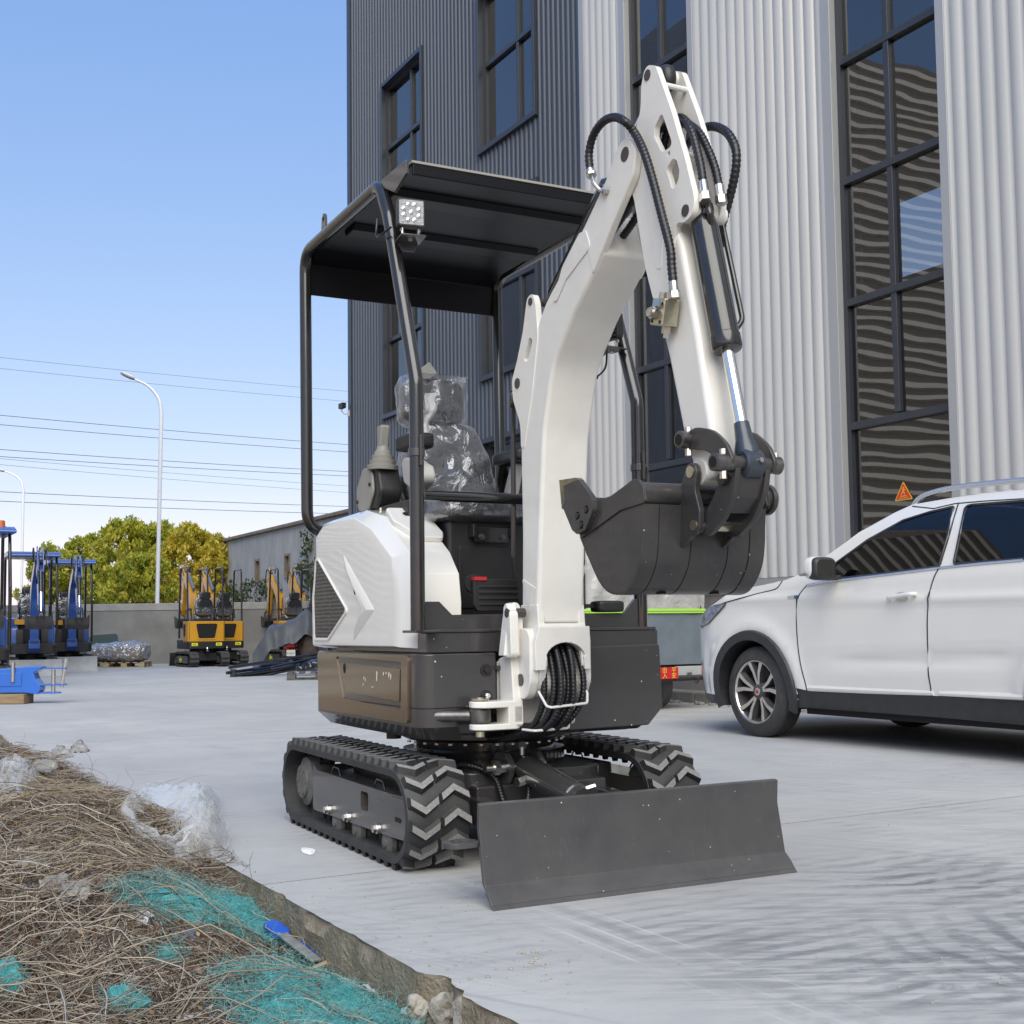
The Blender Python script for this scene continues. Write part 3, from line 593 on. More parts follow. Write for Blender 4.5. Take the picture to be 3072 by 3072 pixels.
# ---- centre frame, swing ring
m = MB(); m.box(-.44, .44, -.18, .50, .17, .30); m.prism(fillet([(-.30, -.34), (.30, -.34), (.34, .1), (.30, .56), (-.30, .56), (-.34, .1)], .06), 2, .16, .315)
m.box(-.28, .28, -.40, -.28, .13, .27)
m.build('centre_frame', 'dark_paint', exc, bevel=.01)
m = MB(); m._lathe([(0, .335), (.05, .335), (.055, .29), (.10, .29)], Vector((0, .12, .315)), Vector((0, 0, 1)), 48); turn = m.build('turret_base', 'black_gloss', exc)
m = MB(); m._lathe([(0, .325), (.012, .345), (.03, .345), (.034, .31), (.045, .31)], Vector((0, .12, .405)), Vector((0, 0, 1)), 60); rg = m.build('swing_ring', 'dark_paint', exc)
for i in range(18):
    a = -math.pi / 2 + (i - 8.5) * .19; p = (.328 * math.cos(a), .12 + .328 * math.sin(a), .436); q = MB(); q.hexnut(p, (0, 0, 1), .011, .010); q.cyl((p[0], p[1], .402), (p[0], p[1], .395), .009, n=8); q.build('bolt', 'zinc', rg)
m = MB(); m.cyl((-.33, -.19, .30), (-.33, -.205, .30), .036, n=20); m.build('cover_hole', 'dark_hole', turn)

# ---- dozer blade
BL = [(-1.060, .306), (-1.055, .228), (-1.090, .062), (-1.118, .040), (-1.142, .012)]
m = MB(); front = BL; back = [(y + .018, z + .004) for y, z in reversed(BL)]; m.prism(front + back, 0, -.582, .582)
blade = m.build('dozer_blade', 'blade_paint', exc, bevel=.003)
m = MB(); m.prism([(-1.108, .047), (-1.152, 0), (-1.143, -.002 + .002), (-1.097, .044)], 0, -.583, .583); m.build('cutting_edge', 'blade_paint', blade, bevel=.002)
m = MB()
for s in (-1, 1): m.prism(fillet([(-1.04, .26), (-1.0, .24), (-1.0, .08), (-1.07, .06)], .01), 0, s * .40 - .01, s * .40 + .01)
m.box(-.5, .5, -1.055, -1.0, .16, .20); m.each('blade_rib', 'blade_paint', blade, bevel=.004)
m = MB(); m.prism(fillet([(-.69, -.98), (-.575, -.98), (-.575, -1.07), (-.69, -1.07)], .04), 2, .178, .194, holes=[ring(-.645, -1.025, .018, 14)]); m.build('tow_eye', 'blade_paint', blade, bevel=.003)
for s in (-1, 1):
    m = MB(); m.prism(fillet([(-.99, .20), (-.30, .235), (-.24, .19), (-.30, .14), (-.99, .09)], .015), 0, s * .27 - .03, s * .27 + .03); m.build('blade_arm', 'dark_paint', exc, bevel=.008)
m = MB(); a, b = Vector((-.09, -.40, .335)), Vector((-.04, -.99, .20)); d = (b - a).normalized()
m._lathe([(0, .02), (.02, .045), (.045, .052), (.36, .052), (.365, .046), (.40, .046), (.405, .02)], a, d, 26); cy = m.build('blade_cylinder', 'dark_paint', exc)
m = MB(); m.cyl(a + d * .40, b, .020, n=16); m.build('rod', 'chrome', cy)
m = MB(); m.cyl(a + Vector((-.10, 0, 0)), a + Vector((.09, 0, 0)), .024, n=16); m.hexnut(a + Vector((-.10, 0, 0)), (-1, 0, 0), .030, .022); m.cyl(a + Vector((-.12, 0, 0)), a + Vector((-.155, 0, 0)), .016, n=12); m.build('pin', 'zinc', cy)
m = MB(); m.hexnut(a + d * .07 + Vector((-.04, -.03, -.02)), (-1, -.3, -.2), .018, .05); m.hexnut(a + d * .36 + Vector((.03, -.02, .03)), (1, -.4, .3), .011, .035); m.hexnut(a + Vector((0, 0, .04)), (0, 0, 1), .008, .03); m.each('fitting', 'zinc', cy)
m = MB()
for x in (-.15, -.02): m.prism(fillet([(-.30, .38), (-.40, .39), (-.45, .335), (-.40, .27), (-.30, .25)], .03), 0, x - .012, x + .012)
m.each('cylinder_lug', 'dark_paint', exc, bevel=.004)
for pts in ([(-.33, -.20, .31), (-.28, -.30, .34), (-.20, -.38, .30), (-.19, -.46, .20), (-.13, -.50, .17)], [(-.13, -.50, .17), (-.10, -.47, .26), (-.11, -.45, .30)], [(.02, -.18, .36), (.05, -.28, .33), (.12, -.40, .24), (.14, -.55, .18)]):
    m = MB(); p, rr = ribbed(spline(pts, 8), .013); m.tube(p, rr, 8); m.build('hose', 'hose', exc, smooth=60)

# ---- house: lower skirt panels
def plan(x0, x1, y0, y1, r=.07, inset=0): return fillet([(x0 + inset, y0 + inset), (x1 - inset, y0 + inset), (x1 - inset, y1 - inset), (x0 + inset, y1 - inset)], r, 8)
house = MB(); house.box(-.47, .44, -.40, .62, .46, .79); house_o = house.build('house_frame', 'dark_paint', exc, bevel=.01)
# left corner panel with the slot for the swing cylinder
m = MB(); lo = fillet([(-.235, -.40), (-.235, -.482), (-.535, -.482), (-.535, .685), (.46, .70), (.50, .40), (.42, .40), (.42, .60), (-.47, .60), (-.47, -.40)], .0)
out = fillet([(-.232, -.478, 0), (-.535, -.478, .06), (-.542, .30, .3), (-.535, .715, .05), (.44, .70, .12), (.495, .45, .2), (.495, -.46, .05), (.07, -.46, 0), (.07, -.40, 0), (.44, -.40, 0), (.44, .62, 0), (-.47, .62, 0), (-.47, -.40, 0), (-.232, -.40, 0)], .05, 8)
mat('skirt_warm_sheen', (.20, .15, .095), .30, metal=.75, coat=.5, var=.08, vscale=5, dust=(DUST, .06)); m.prism(out, 2, .565, .762); skirt = m.build('skirt_panel', 'dark_paint', exc, bevel=.006)  # golden ground reflection put into the base colour, for the dark side panel only
lowo = fillet([(-.385, -.478, 0), (-.535, -.478, .06), (-.542, .30, .3), (-.535, .715, .05), (.44, .70, .12), (.495, .45, .2), (.495, -.46, .05), (.07, -.46, 0), (.07, -.40, 0), (.44, -.40, 0), (.44, .62, 0), (-.47, .62, 0), (-.47, -.40, 0), (-.385, -.40, 0)], .05, 8)
low2 = [((x * .90 - .01) if True else x, (y - .1) * .93 + .1) for x, y in lowo]
m = MB(); m.prism(lowo, 2, .50, .566); m.build('skirt_lower_band', 'dark_paint', skirt)
m = MB(); m.prism(lowo, 2, .50, .452, poly2=low2); m.build('skirt_chamfer', 'dark_paint', skirt, smooth=30)
m = MB(); m.box(-.41, .40, -.36, .58, .445, .47); m.build('belly_plate', 'dark_paint', house_o)
m = MB(); m.cyl((-.40, .12, .45), (-.40, .12, .415), .03, n=14); m.build('drain_plug', 'black_plastic', house_o)
# raised surround of the side panel (recess inside)
rec = fillet([(.405, .742), (-.325, .732), (-.318, .558), (.310, .572)], .010, 3)
m = MB(); m.prism(fillet([(.655, .757), (-.385, .757), (-.385, .512), (.635, .512)], .02), 0, -.5455, -.5352, holes=[rec]); m.build('panel_surround', 'skirt_warm_sheen', skirt, bevel=.003)
m = MB(); m.prism(fillet([(.378, .718), (-.300, .708), (-.296, .585), (.292, .598)], .008, 3), 0, -.5425, -.5352); pl_ = m.build('side_panel', 'skirt_warm_sheen', skirt, bevel=.003)
m = MB(); m.prism(ring(.305, .695, .012, 16, ry=.020), 0, -.5445, -.5420); m.build('lock_hole', 'dark_hole', pl_)
fl = MB()                                     # flakes left of a torn white decal
for (y, z, h, w_) in ((-.064, .652, .040, .010), (-.135, .677, .014, .010), (-.165, .682, .010, .008), (-.19, .672, .020, .014), (-.21, .664, .022, .010), (.06, .648, .012, .006), (.085, .632, .008, .006), (-.01, .628, .004, .028), (.075, .656, .012, .004)):
    fl.prism([(y, z), (y - w_ * .6, z + h * .1), (y - w_, z + h * .9), (y - w_ * .3, z + h)], 0, -.5440, -.5424)
fl.each('decal_scrap', 'white_paint', pl_)
m = MB()
for z, mt in ((.700, 0), (.605, 0)):
    m.cyl((-.275, -.478, z), (-.275, -.484, z), .022, n=18); m.hexnut((-.275, -.484, z), (0, -1, 0), .012, .01)
m.each('panel_bolt', 'black_plastic', skirt)
m = MB(); m.soft((-.275, -.492, .606), (.024, .018, .024), 2, 6); m.build('bolt_cap', 'chrome', skirt)
# right counterweight face
m = MB(); m.prism(fillet([(.07, .775, 0), (.487, .783, .012), (.497, .535, .01), (.43, .468, .01), (.07, .462, 0)], .01), 1, -.475, -.44); m.build('front_panel', 'dark_paint', skirt, bevel=.006)
# deck band and step plates
m = MB(); m.box(-.505, .482, -.470, .30, .765, .838); deck = m.build('deck', 'dark_paint', exc, bevel=.004)
m = MB(); m.box(-.50, .472, -.475, .30, .838, .850); m.build('deck_edge', 'dark_paint', deck, bevel=.003)
m = MB(); m.prism(fillet([(-.508, .848), (-.508, .950), (-.445, .950), (-.395, .902), (.338, .905), (.386, .958), (.436, .962), (.446, .862), (.446, .848)], .003, 2), 1, -.452, -.440); m.build('toe_plate', 'dark_paint', deck, bevel=.002)
m = MB(); m.box(-.57, -.47, -.52, -.40, .838, .848); m.build('post_foot', 'dark_paint', deck, bevel=.003)
m = MB(); m.box(-.475, .44, -.44, .10, .80, .852); m.build('floor_mat', 'black_plastic', deck)

# ---- white side cover (hood)
PROF = [(.695, .776), (.705, 1.0), (.645, 1.165), (.650, 1.275), (.565, 1.328), (.150, 1.335), (-.050, 1.293), (-.300, 1.140), (-.382, 1.055), (-.400, .95), (-.395, .780)]
INN = [(.685, .79), (.695, 1.0), (.632, 1.165), (.636, 1.255), (.540, 1.290), (.180, 1.280), (.000, 1.205), (-.205, 1.10), (-.270, 1.035), (-.278, .94), (-.272, .79)]
m = MB(); secs = [(-.556, INN), (-.548, [(a * .45 + c * .55, b * .45 + d * .55) for (a, b), (c, d) in zip(PROF, INN)]), (-.500, PROF), (-.335, PROF), (-.308, [(a * .9 + .02, b * .985 + .01) for a, b in PROF]), (-.303, [(a * .8 + .04, b * .95 + .04) for a, b in PROF])]
np_ = len(PROF)
for x, pr in secs: m.v += [(x, y, z) for y, z in pr]
for i in range(len(secs) - 1):
    for j in range(np_): m.f.append((i * np_ + j, i * np_ + (j + 1) % np_, (i + 1) * np_ + (j + 1) % np_, (i + 1) * np_ + j))
m.f += [tuple(range(np_)), tuple(range(len(secs) * np_ - 1, (len(secs) - 1) * np_ - 1, -1))]; m.m = [0] * len(m.f)
hood = m.build('side_cover', 'white_gloss', exc, bevel=.016, seg=4, smooth=40)
gm = bpy.data.materials.new('perforated'); gm.use_nodes = True; t = gm.node_tree; n_ = t.nodes; pb = n_['Principled BSDF']; tc = n_.new('ShaderNodeTexCoord'); vo = n_.new('ShaderNodeTexVoronoi'); vo.inputs['Scale'].default_value = 62; vo.inputs['Randomness'].default_value = 0.15
rp = n_.new('ShaderNodeValToRGB'); rp.color_ramp.elements[0].position = .38; rp.color_ramp.elements[1].position = .5; rp.color_ramp.elements[0].color = (.004, .004, .004, 1); rp.color_ramp.elements[1].color = (.13, .12, .11, 1)
t.links.new(tc.outputs['Object'], vo.inputs[0]); t.links.new(vo.outputs['Distance'], rp.inputs[0]); t.links.new(rp.outputs[0], pb.inputs['Base Color']); pb.inputs['Roughness'].default_value = .5; MATS['perforated'] = gm
GR = [(.618, 1.155), (.590, 1.150), (.232, .933), (.462, .820), (.640, .820), (.652, .99)]
m = MB(); m.prism(fillet(GR, .012), 0, -.5595, -.556); m.build('grille', 'perforated', hood)
m = MB(); m.prism(fillet([(c[0] + (c[0] - .45) * .07, c[1] + (c[1] - .98) * .07) for c in GR], .014), 0, -.5625, -.5555, holes=[fillet(GR, .012)]); m.build('grille_rim', 'white_gloss', hood, bevel=.003)
m = MB(); CH = [(.300, 1.180), (-.090, .927), (.165, .800), (.03, .935)]; cc = [(.22, 1.11), (-.02, .930), (.12, .85), (.035, .934)]
m.prism(CH, 0, -.5555, -.569, poly2=cc); m.build('chevron_crease', 'white_gloss', hood, bevel=.004, seg=3)
m = MB(); m.prism(ring(.135, 1.014, .014, 18, ry=.022), 0, -.5575, -.5555); m.build('lock_hole', 'dark_hole', hood)
# filler lid lying on the sloping front of the cover
sl = Vector((0, -.250, -.153)).normalized(); nrm = Vector((0, -.522, .853)); o0 = Vector((0, -.03, 1.300)) + nrm * .002
def slope(x, d, h): return o0 + Vector((x, 0, 0)) + sl * d + nrm * h
lid = fillet([(-.490, -.015), (-.33, -.02), (-.318, .19), (-.335, .235), (-.425, .235), (-.495, .10)], .02); m = MB(); n = len(lid)
m.v = [tuple(slope(x, d, 0)) for x, d in lid] + [tuple(slope(x, d, .026)) for x, d in lid]; m.f = [tuple(range(n)), tuple(range(2 * n - 1, n - 1, -1))] + [(i, (i + 1) % n, n + (i + 1) % n, n + i) for i in range(n)]; m.m = [0] * len(m.f)
lido = m.build('filler_lid', 'white_gloss', hood, bevel=.008, seg=3)
m = MB(); m.v = [tuple(slope(-.425 + .012 * math.cos(a), .045 + .016 * math.sin(a), .0275)) for a in [i * math.pi / 8 for i in range(16)]]; m.f = [tuple(range(16))]; m.m = [0]; m.build('lock_hole', 'dark_hole', lido)

# ---- operator's station
m = MB(); m.box(-.30, .16, -.20, .55, .85, 1.275); m.box(-.30, .30, -.08, .55, .85, 1.20); sb = m.build('seat_box', 'black_plastic', exc, bevel=.02)
m = MB(); m.prism(fillet([(-.255, .93), (.05, .93), (.05, 1.17), (-.255, 1.17)], .01), 1, -.207, -.2); m.build('access_panel', 'black_plastic', sb, bevel=.003)
m = MB(); m.prism(fillet([(-.21, 1.245), (-.03, 1.245), (-.05, 1.185), (-.19, 1.185)], .006), 1, -.226, -.206)
for x in (-.205, -.035): m.box(x - .006, x + .006, -.25, -.205, 1.205, 1.255)
hg = m.build('seat_hinge', 'black_gloss', sb, bevel=.003)
m = MB()
for x in (-.165, -.075): m.cyl((x, -.226, 1.207), (x, -.231, 1.207), .013, n=16); m.hexnut((x, -.231, 1.207), (0, -1, 0), .009, .008)
m.each('bolt', 'steel_dark', hg)
# seat under protective film
mat('leather', (0.020, 0.021, 0.024), 0.36, coat=0.55, bump=0.55, bscale=16, var=0.3, vscale=10)
film_mat('seat_film', (0.78, 0.80, 0.83), 0.84, 0.06, .75, 8.0, 0.8)
seat = MB(); seat.soft((-.105, -.02, 1.325), (.50, .46, .115), 5, 14); seato = seat.build('seat', 'leather', exc, smooth=80)
m = MB(); m.soft((-.105, -.02, 1.325), (.522, .48, .130), 4.5, 36, jig=.010, jscale=11); m.build('seat_film', 'seat_film', seato, smooth=80)
bt = lambda q: (q.x * (1.0 - .36 * max(0, (q.z + .19) / .38) ** 1.5), q.y + q.z * .14, q.z)
Mb = Matrix.Translation((-.085, .30, 1.55))
m = MB(); m.soft((0, 0, 0), (.45, .13, .38), 5, 16, taper=bt, M=Mb); m.build('backrest', 'leather', seato, smooth=80)
m = MB(); m.soft((0, 0, 0), (.475, .155, .40), 4.2, 40, taper=bt, jig=.013, jscale=10, M=Mb); m.build('backrest_film', 'seat_film', seato, smooth=80)
m = MB(); m.soft((-.125, .345, 1.835), (.285, .10, .20), 4.5, 14); m.build('headrest', 'leather', seato, smooth=80)
m = MB(); m.soft((-.125, .345, 1.840), (.305, .125, .235), 5, 36, jig=.013, jscale=12); m.build('headrest_film', 'seat_film', seato, smooth=80)
def flap(name, P, w0, w1, k=14):
    m = MB(); S = spline(P, 6)
    def fn(u, v):
        i = min(len(S) - 1, int(u * (len(S) - 1))); p = S[i]; w_ = w0 + (w1 - w0) * u; q = p + Vector((w_ * (v - .5), .02 * noise.noise(Vector((u * 5, v * 3, w0 * 9))), 0)); return q + Vector((.012 * noise.noise(q * 20), .02 * noise.noise(q * 16 + Vector((3, 3, 3))), .012 * noise.noise(q * 18 + Vector((7, 1, 1)))))
    m.quadgrid(fn, len(S) - 1, 8); m.build(name, 'film_white', seato, smooth=80, fix=False)
film_mat('film_white', (0.75, 0.76, 0.76), 0.42, 0.15, .8, 14)
flap('film_flap', [(-.165, .26, 1.86), (-.175, .235, 1.80), (-.20, .24, 1.72), (-.225, .25, 1.62), (-.235, .26, 1.56)], .06, .035)
flap('film_flap', [(.005, .30, 1.93), (.02, .30, 1.955), (.03, .31, 1.945)], .05, .02)
m = MB(); m.box(-.04, .02, -.006, .006, -.045, .045, Matrix.Translation((-.11, .43, 1.975)) @ Matrix.Rotation(R(52), 4, 'Y')); m.build('rear_mirror', 'grey_pale', exc, bevel=.004)
# left console, joystick, armrest
m = MB(); m.prism(fillet([(.42, 1.37), (.44, 1.46), (.36, 1.545), (.22, 1.53), (.18, 1.42), (.22, 1.35)], .04), 0, -.43, -.33); con = m.build('control_console', 'black_plastic', exc, bevel=.012)
m = MB(); m.prism(fillet([(.425, 1.385), (.435, 1.45), (.35, 1.535), (.25, 1.515), (.235, 1.42), (.30, 1.352), (.40, 1.352)], .04), 0, -.442, -.43); m.build('console_cover', 'grey_plastic', con, bevel=.004)
m = MB()
for y, z in ((.265, 1.455), (.415, 1.395)): m.cyl((-.442, y, z), (-.448, y, z), .008, n=12)
m.each('screw', 'black_plastic', con)
m = MB(); m.prism(fillet([(.16, 1.565), (.06, 1.545), (-.06, 1.50), (-.09, 1.44), (.02, 1.40), (.13, 1.45)], .03), 0, -.35, -.29); m.build('armrest_panel', 'grey_pale', con, bevel=.012)
m = MB(); m.soft((-.31, .10, 1.615), (.11, .20, .065), 6, 10); m.build('armrest', 'black_plastic', con, smooth=70)
m = MB(); m._lathe([(0, .062), (.018, .066), (.022, .052), (.038, .056), (.042, .044), (.058, .047), (.062, .036), (.075, .036), (.08, .028), (.10, .024)], Vector((-.395, .245, 1.515)), Vector((.02, -.03, 1)), 20); jb = m.build('joystick_boot', 'grey_plastic', con, smooth=25)
m = MB(); m.prism(fillet([(.225, 1.60), (.255, 1.60), (.262, 1.70), (.20, 1.70), (.212, 1.66)], .010), 0, -.415, -.375); m.build('joystick', 'grey_plastic', jb, bevel=.008)
m = MB()
for dx in (0, .022, -.02): m.cyl((-.40 + dx, .22 + dx, 1.29), (-.40 + dx, .22 + dx, 1.352), .007, n=8); m.hexnut((-.40 + dx, .22 + dx, 1.305), (0, 0, 1), .012, .016)
m.each('hydraulic_fitting', 'zinc_yellow', con)
m = MB(); m.box(-.45, -.30, .10, .46, 1.20, 1.29); m.box(-.42, -.30, -.10, .35, 1.28, 1.36); m.build('console_base', 'black_plastic', exc, bevel=.01)
# right console
m = MB(); m.prism(fillet([(.40, 1.30), (.42, 1.50), (.30, 1.56), (.18, 1.50), (.16, 1.30)], .04), 0, .19, .29); rc = m.build('control_console', 'black_plastic', exc, bevel=.012)
m = MB(); m.soft((.175, .16, 1.585), (.10, .26, .055), 6, 10); m.tube(spline([(.175, .25, 1.57), (.185, .30, 1.50), (.19, .33, 1.42), (.19, .34, 1.34)], 5), .022, 8); m.build('armrest', 'black_plastic', rc, smooth=70)
m = MB(); m.prism(fillet([(.10, 1.56), (.14, 1.55), (.22, 1.42), (.16, 1.42)], .02), 0, .15, .20); m.build('armrest_panel', 'grey_pale', rc, bevel=.006)
# pedals and levers
m = MB(); m.prism(fillet([(-.285, 1.035), (-.10, 1.035), (-.10, .915), (-.27, .915), (-.285, .94)], .012), 1, -.405, -.385)
for k in range(4): m.box(-.265, -.10, -.410, -.404, .935 + k * .022, .946 + k * .022)
pd = m.build('pedal', 'black_plastic', exc, bevel=.003)
m = MB(); m.box(-.285, -.235, -.412, -.383, 1.030, 1.043); m.build('pedal_catch', 'red_paint', pd)
m = MB(); m.cyl((-.27, -.36, 1.02), (-.27, -.378, 1.02), .036, n=20); m.build('pedal_stop', 'black_plastic', pd)
m = MB(); m.tube(bend_path([(-.075, -.36, .86), (-.105, -.38, 1.12), (-.11, -.40, 1.70)], .05), .010, 8); m.soft((-.11, -.40, 1.72), (.03, .03, .07), 3, 6); m.build('travel_lever', 'black_gloss', exc)
m = MB(); m.soft((.27, -.44, .93), (.12, .08, .045), 6, 8); m.box(.15, .24, -.44, -.42, .925, .94); m.build('foot_pedal', 'black_plastic', exc, smooth=60)
m = MB(); m.tube(bend_path([(-.50, -.44, 1.335), (.40, -.44, 1.335)], .03), .020, 12); m.build('front_rail', 'black_gloss', exc)

# ---- canopy
mat('roof_black', (.006, .006, .008), .36, spec=.22)
CZ = 2.572; XL, XR = -.550, .425
def side_loop(x, dy):
    return [(x, -.50 + dy, .845), (x, -.50 + dy, 1.74), (x, -.245 + dy, 2.42), (x, -.155 + dy, CZ), (x, .805, CZ), (x, .780, 1.33)]
m = MB(); P = bend_path(side_loop(XL, 0)[:-1] + [(XL, .780, 1.290), (XR, .780, 1.300), (XR, .805, 2.50)], .10, 8); m.tube(P, .0265, 14); canopy = m.build('canopy_frame', 'black_gloss', exc, smooth=60)
m = MB(); m.tube(bend_path(side_loop(XR, .06)[:-1] + [(XR, .805, 2.40)], .10, 8), .0265, 14); m.build('canopy_post', 'black_gloss', exc, smooth=60)
m = MB()
for x, y, z in ((XL, -.50, 1.48), (XR, -.44, 1.48)): m.tube([(x, y, z - .014), (x, y, z + .014)], .031, 14); m.box(x - .005, x + .005, y - .045, y - .02, z - .05, z + .06)
m.each('post_clamp', 'dark_paint', canopy, bevel=.002)
m = MB(); m.prism(fillet([(-.44, 1.36), (-.46, 1.50), (-.34, 1.42), (-.34, 1.36)], .01), 0, XR + .03, XR + .04); m.build('gusset', 'dark_paint', canopy)
# roof sheet: folded front lip, flat pan with cross channels, rear skirt
m = MB(); m.prism([(-.436, 2.570), (-.436, 2.522), (-.424, 2.522), (-.424, 2.560), (.70, 2.560), (.80, 2.520), (.815, 2.385), (.825, 2.385), (.812, 2.528), (.705, 2.572)], 0, XL + .02, XR - .02)
for y in (-.12, .34): m.prism([(y - .07, 2.560), (y - .05, 2.535), (y + .05, 2.535), (y + .07, 2.560)], 0, XL + .05, XR - .05)
roof = m.build('canopy_roof', 'roof_black', exc, bevel=.004)
for x in (XL, XR):
    m = MB(); m.prism([(-.175, 2.583), (-.43, 2.576), (-.432, 2.524), (-.315, 2.490), (-.20, 2.545)], 0, x - .006, x + .006); m.build('roof_gusset', 'dark_paint', roof, bevel=.002)
m = MB(); m.prism([(-.440, 2.5745), (-.440, 2.5655), (-.40, 2.5655), (-.40, 2.5745)], 0, XL + .015, XR - .015); m.build('roof_lip', 'grey_plastic', roof)
m = MB(); m.prism(fillet([(.50, 2.57), (.56, 2.57), (.55, 2.655), (.525, 2.675), (.505, 2.655)], .012), 0, XL - .005, XL + .005, holes=[ring(.527, 2.645, .010, 12)]); m.build('lifting_eye', 'dark_paint', canopy)
# work lamps
def work_lamp(cx, cy, cz, face):
    M = Matrix.Translation((cx, cy, cz)) @ Matrix.Rotation(R(face), 4, 'Z')
    m = MB(); s = .052; m.prism(fillet([(-s, -s), (s, -s), (s, s), (-s, s)], .010), 1, -.012, .020, M=M)
    for k in range(7): m.box(-s * .9, s * .9, .020, .036, -s * .9 + k * .0145, -s * .9 + k * .0145 + .005, M)
    lo = m.build('work_lamp', 'black_plastic', exc, bevel=.003)
    m = MB(); s = .046; m.prism(fillet([(-s, -s), (s, -s), (s, s), (-s, s)], .006), 1, -.0145, -.012, M=M); m.build('lens', 'lamp_lens', lo)
    for i in range(9):
        a = i * math.pi / 4 + .39; r = .031 if i < 8 else 0
        m = MB(); c = M @ Vector((r * math.cos(a), -.0145, r * math.sin(a))); d = M.to_3x3() @ Vector((0, -1, 0)); m._lathe([(0, .0085), (.002, .008), (.003, .004), (.0045, .004), (.006, .0015)], c, d, 12); m.build('led', 'chrome', lo)
    m = MB(); m.tube(bend_path([M @ Vector(p) for p in ((-.030, .004, -.055), (-.030, .004, -.085), (.030, .004, -.085), (.030, .004, -.055))], .006, 3), .005, 6)
    for x in (-.032, .032): m.hexnut(M @ Vector((x, .004, -.062)), M.to_3x3() @ Vector((1 if x > 0 else -1, 0, 0)), .007, .006)
    m.hexnut(M @ Vector((0, .004, -.088)), (0, 0, -1), .009, .014); m.build('bracket', 'zinc', lo)
    m = MB(); m.prism(fillet([(-.045, -.04), (.05, -.04), (.05, .07), (-.045, .07)], .006), 2, -.094, -.089, M=M); m.prism(fillet([(-.035, -.092), (.045, -.092), (.03, -.125), (-.02, -.125)], .006), 1, .058, .064, M=M); m.build('mounting_plate', 'dark_paint', lo, bevel=.001)
    return lo
work_lamp(-.528, -.405, 2.385, -8)
l2 = work_lamp(.36, -.37, 2.055, 100)
m = MB(); m.tube(spline([(-.575, -.33, 2.35), (-.60, -.27, 2.33), (-.585, -.20, 2.36), (-.57, -.17, 2.43)], 6), .004, 6); m.build('lamp_cable', 'hose', canopy)
m = MB(); m.tube(spline([EX.on(1815, 1015, 0, .36), EX.on(1820, 1060, 0, .36), EX.on(1815, 1105, 0, .36), EX.on(1790, 1132, 0, .36)], 6), .004, 6); m.soft(EX.on(1785, 1132, 0, .36), (.02, .03, .018), 4, 6); m.build('lamp_cable', 'hose', canopy)

# ---- boom
XB0, XB1 = -.157, .034; XC = -.0615
mat('pin_dark', (0.10, 0.085, 0.08), 0.4, metal=0.6)
BOOM = [(-.590, .610, .03), (-.655, .625, .05), (-.690, .72, .03), (-.655, .90, .1), (-.690, 1.187, .4), (-.728, 1.541, .35), (-.800, 1.770, .25), (-.940, 1.912, .3), (-1.10, 2.032, .3), (-1.23, 2.165, .2), (-1.345, 2.270, .06), (-1.362, 2.345, .05), (-1.318, 2.412, .05), (-1.262, 2.398, .05), (-1.17, 2.300, .2), (-1.04, 2.205, .3), (-.90, 2.105, .3), (-.75, 2.010, .3), (-.64, 1.880, .25), (-.565, 1.70, .3), (-.545, 1.50, .3), (-.548, 1.20, .3), (-.535, .95, .2), (-.520, .78, .05), (-.530, .640, .04)]
# one welded box, forked round the arm at the top and cheeked round the hoses at the foot
T1 = .026
MAIN = [(-.662, .862, 0)] + [p for p in BOOM[4:9]] + [(-1.150, 2.080, 0), (-1.085, 2.238, 0)] + [p for p in BOOM[15:22]] + [(-.536, .862, 0)]
m = MB(); m.prism(fillet(MAIN, .03, 7), 0, XB0, XB1); boom = m.build('boom', 'white_paint', exc, bevel=.016, seg=4, smooth=50)
FORK = [(-1.085, 2.023, 0), (-1.10, 2.035, .2)] + BOOM[9:15] + [(-1.04, 2.200, .1), (-1.02, 2.186, 0)]; CHEEK = [(-.664, .935, 0), (-.690, .72, .03), (-.655, .625, .05), (-.590, .610, .03), (-.530, .640, .04), (-.520, .78, .05), (-.537, .935, 0)]
for x0, x1 in ((XB0, XB0 + T1), (XB1 - T1, XB1)):
    x0, x1 = (x0 - .002, x1) if x0 < -.1 else (x0, x1 + .002); m = MB(); m.prism(fillet(FORK, .03, 5), 0, x0, x1); m.build('boom_fork', 'white_paint', boom, bevel=.007, seg=3)
    m = MB(); m.prism(fillet(CHEEK, .03, 5), 0, x0, x1); m.build('foot_cheek', 'white_paint', boom, bevel=.005, seg=3)
# front plate with the arched cut-out (seen from the front)
m = MB(); arch = [(XB0 - .028, .70), (XB0 - .030, .80), (XB0 - .012, .855), (XB1 + .004, .855), (XB1 + .006, .80), (XB1 + .006, .70), (XB1 - .018, .70), (XB1 - .022, .745)] + [(XC + .082 * math.cos(a), .735 + .062 * math.sin(a)) for a in [math.pi * i / 12 for i in range(1, 12)]] + [(XB0 + .020, .745), (XB0 + .012, .70)]
m.prism(arch, 1, -.698, -.655); m.build('foot_arch', 'white_paint', boom, bevel=.006, seg=3)
m = MB(); m.tube([(XB0 + .005, -.672, .857), (XB1 - .005, -.672, .857)], .009, 8); m.build('weld_bead', 'white_paint', boom)
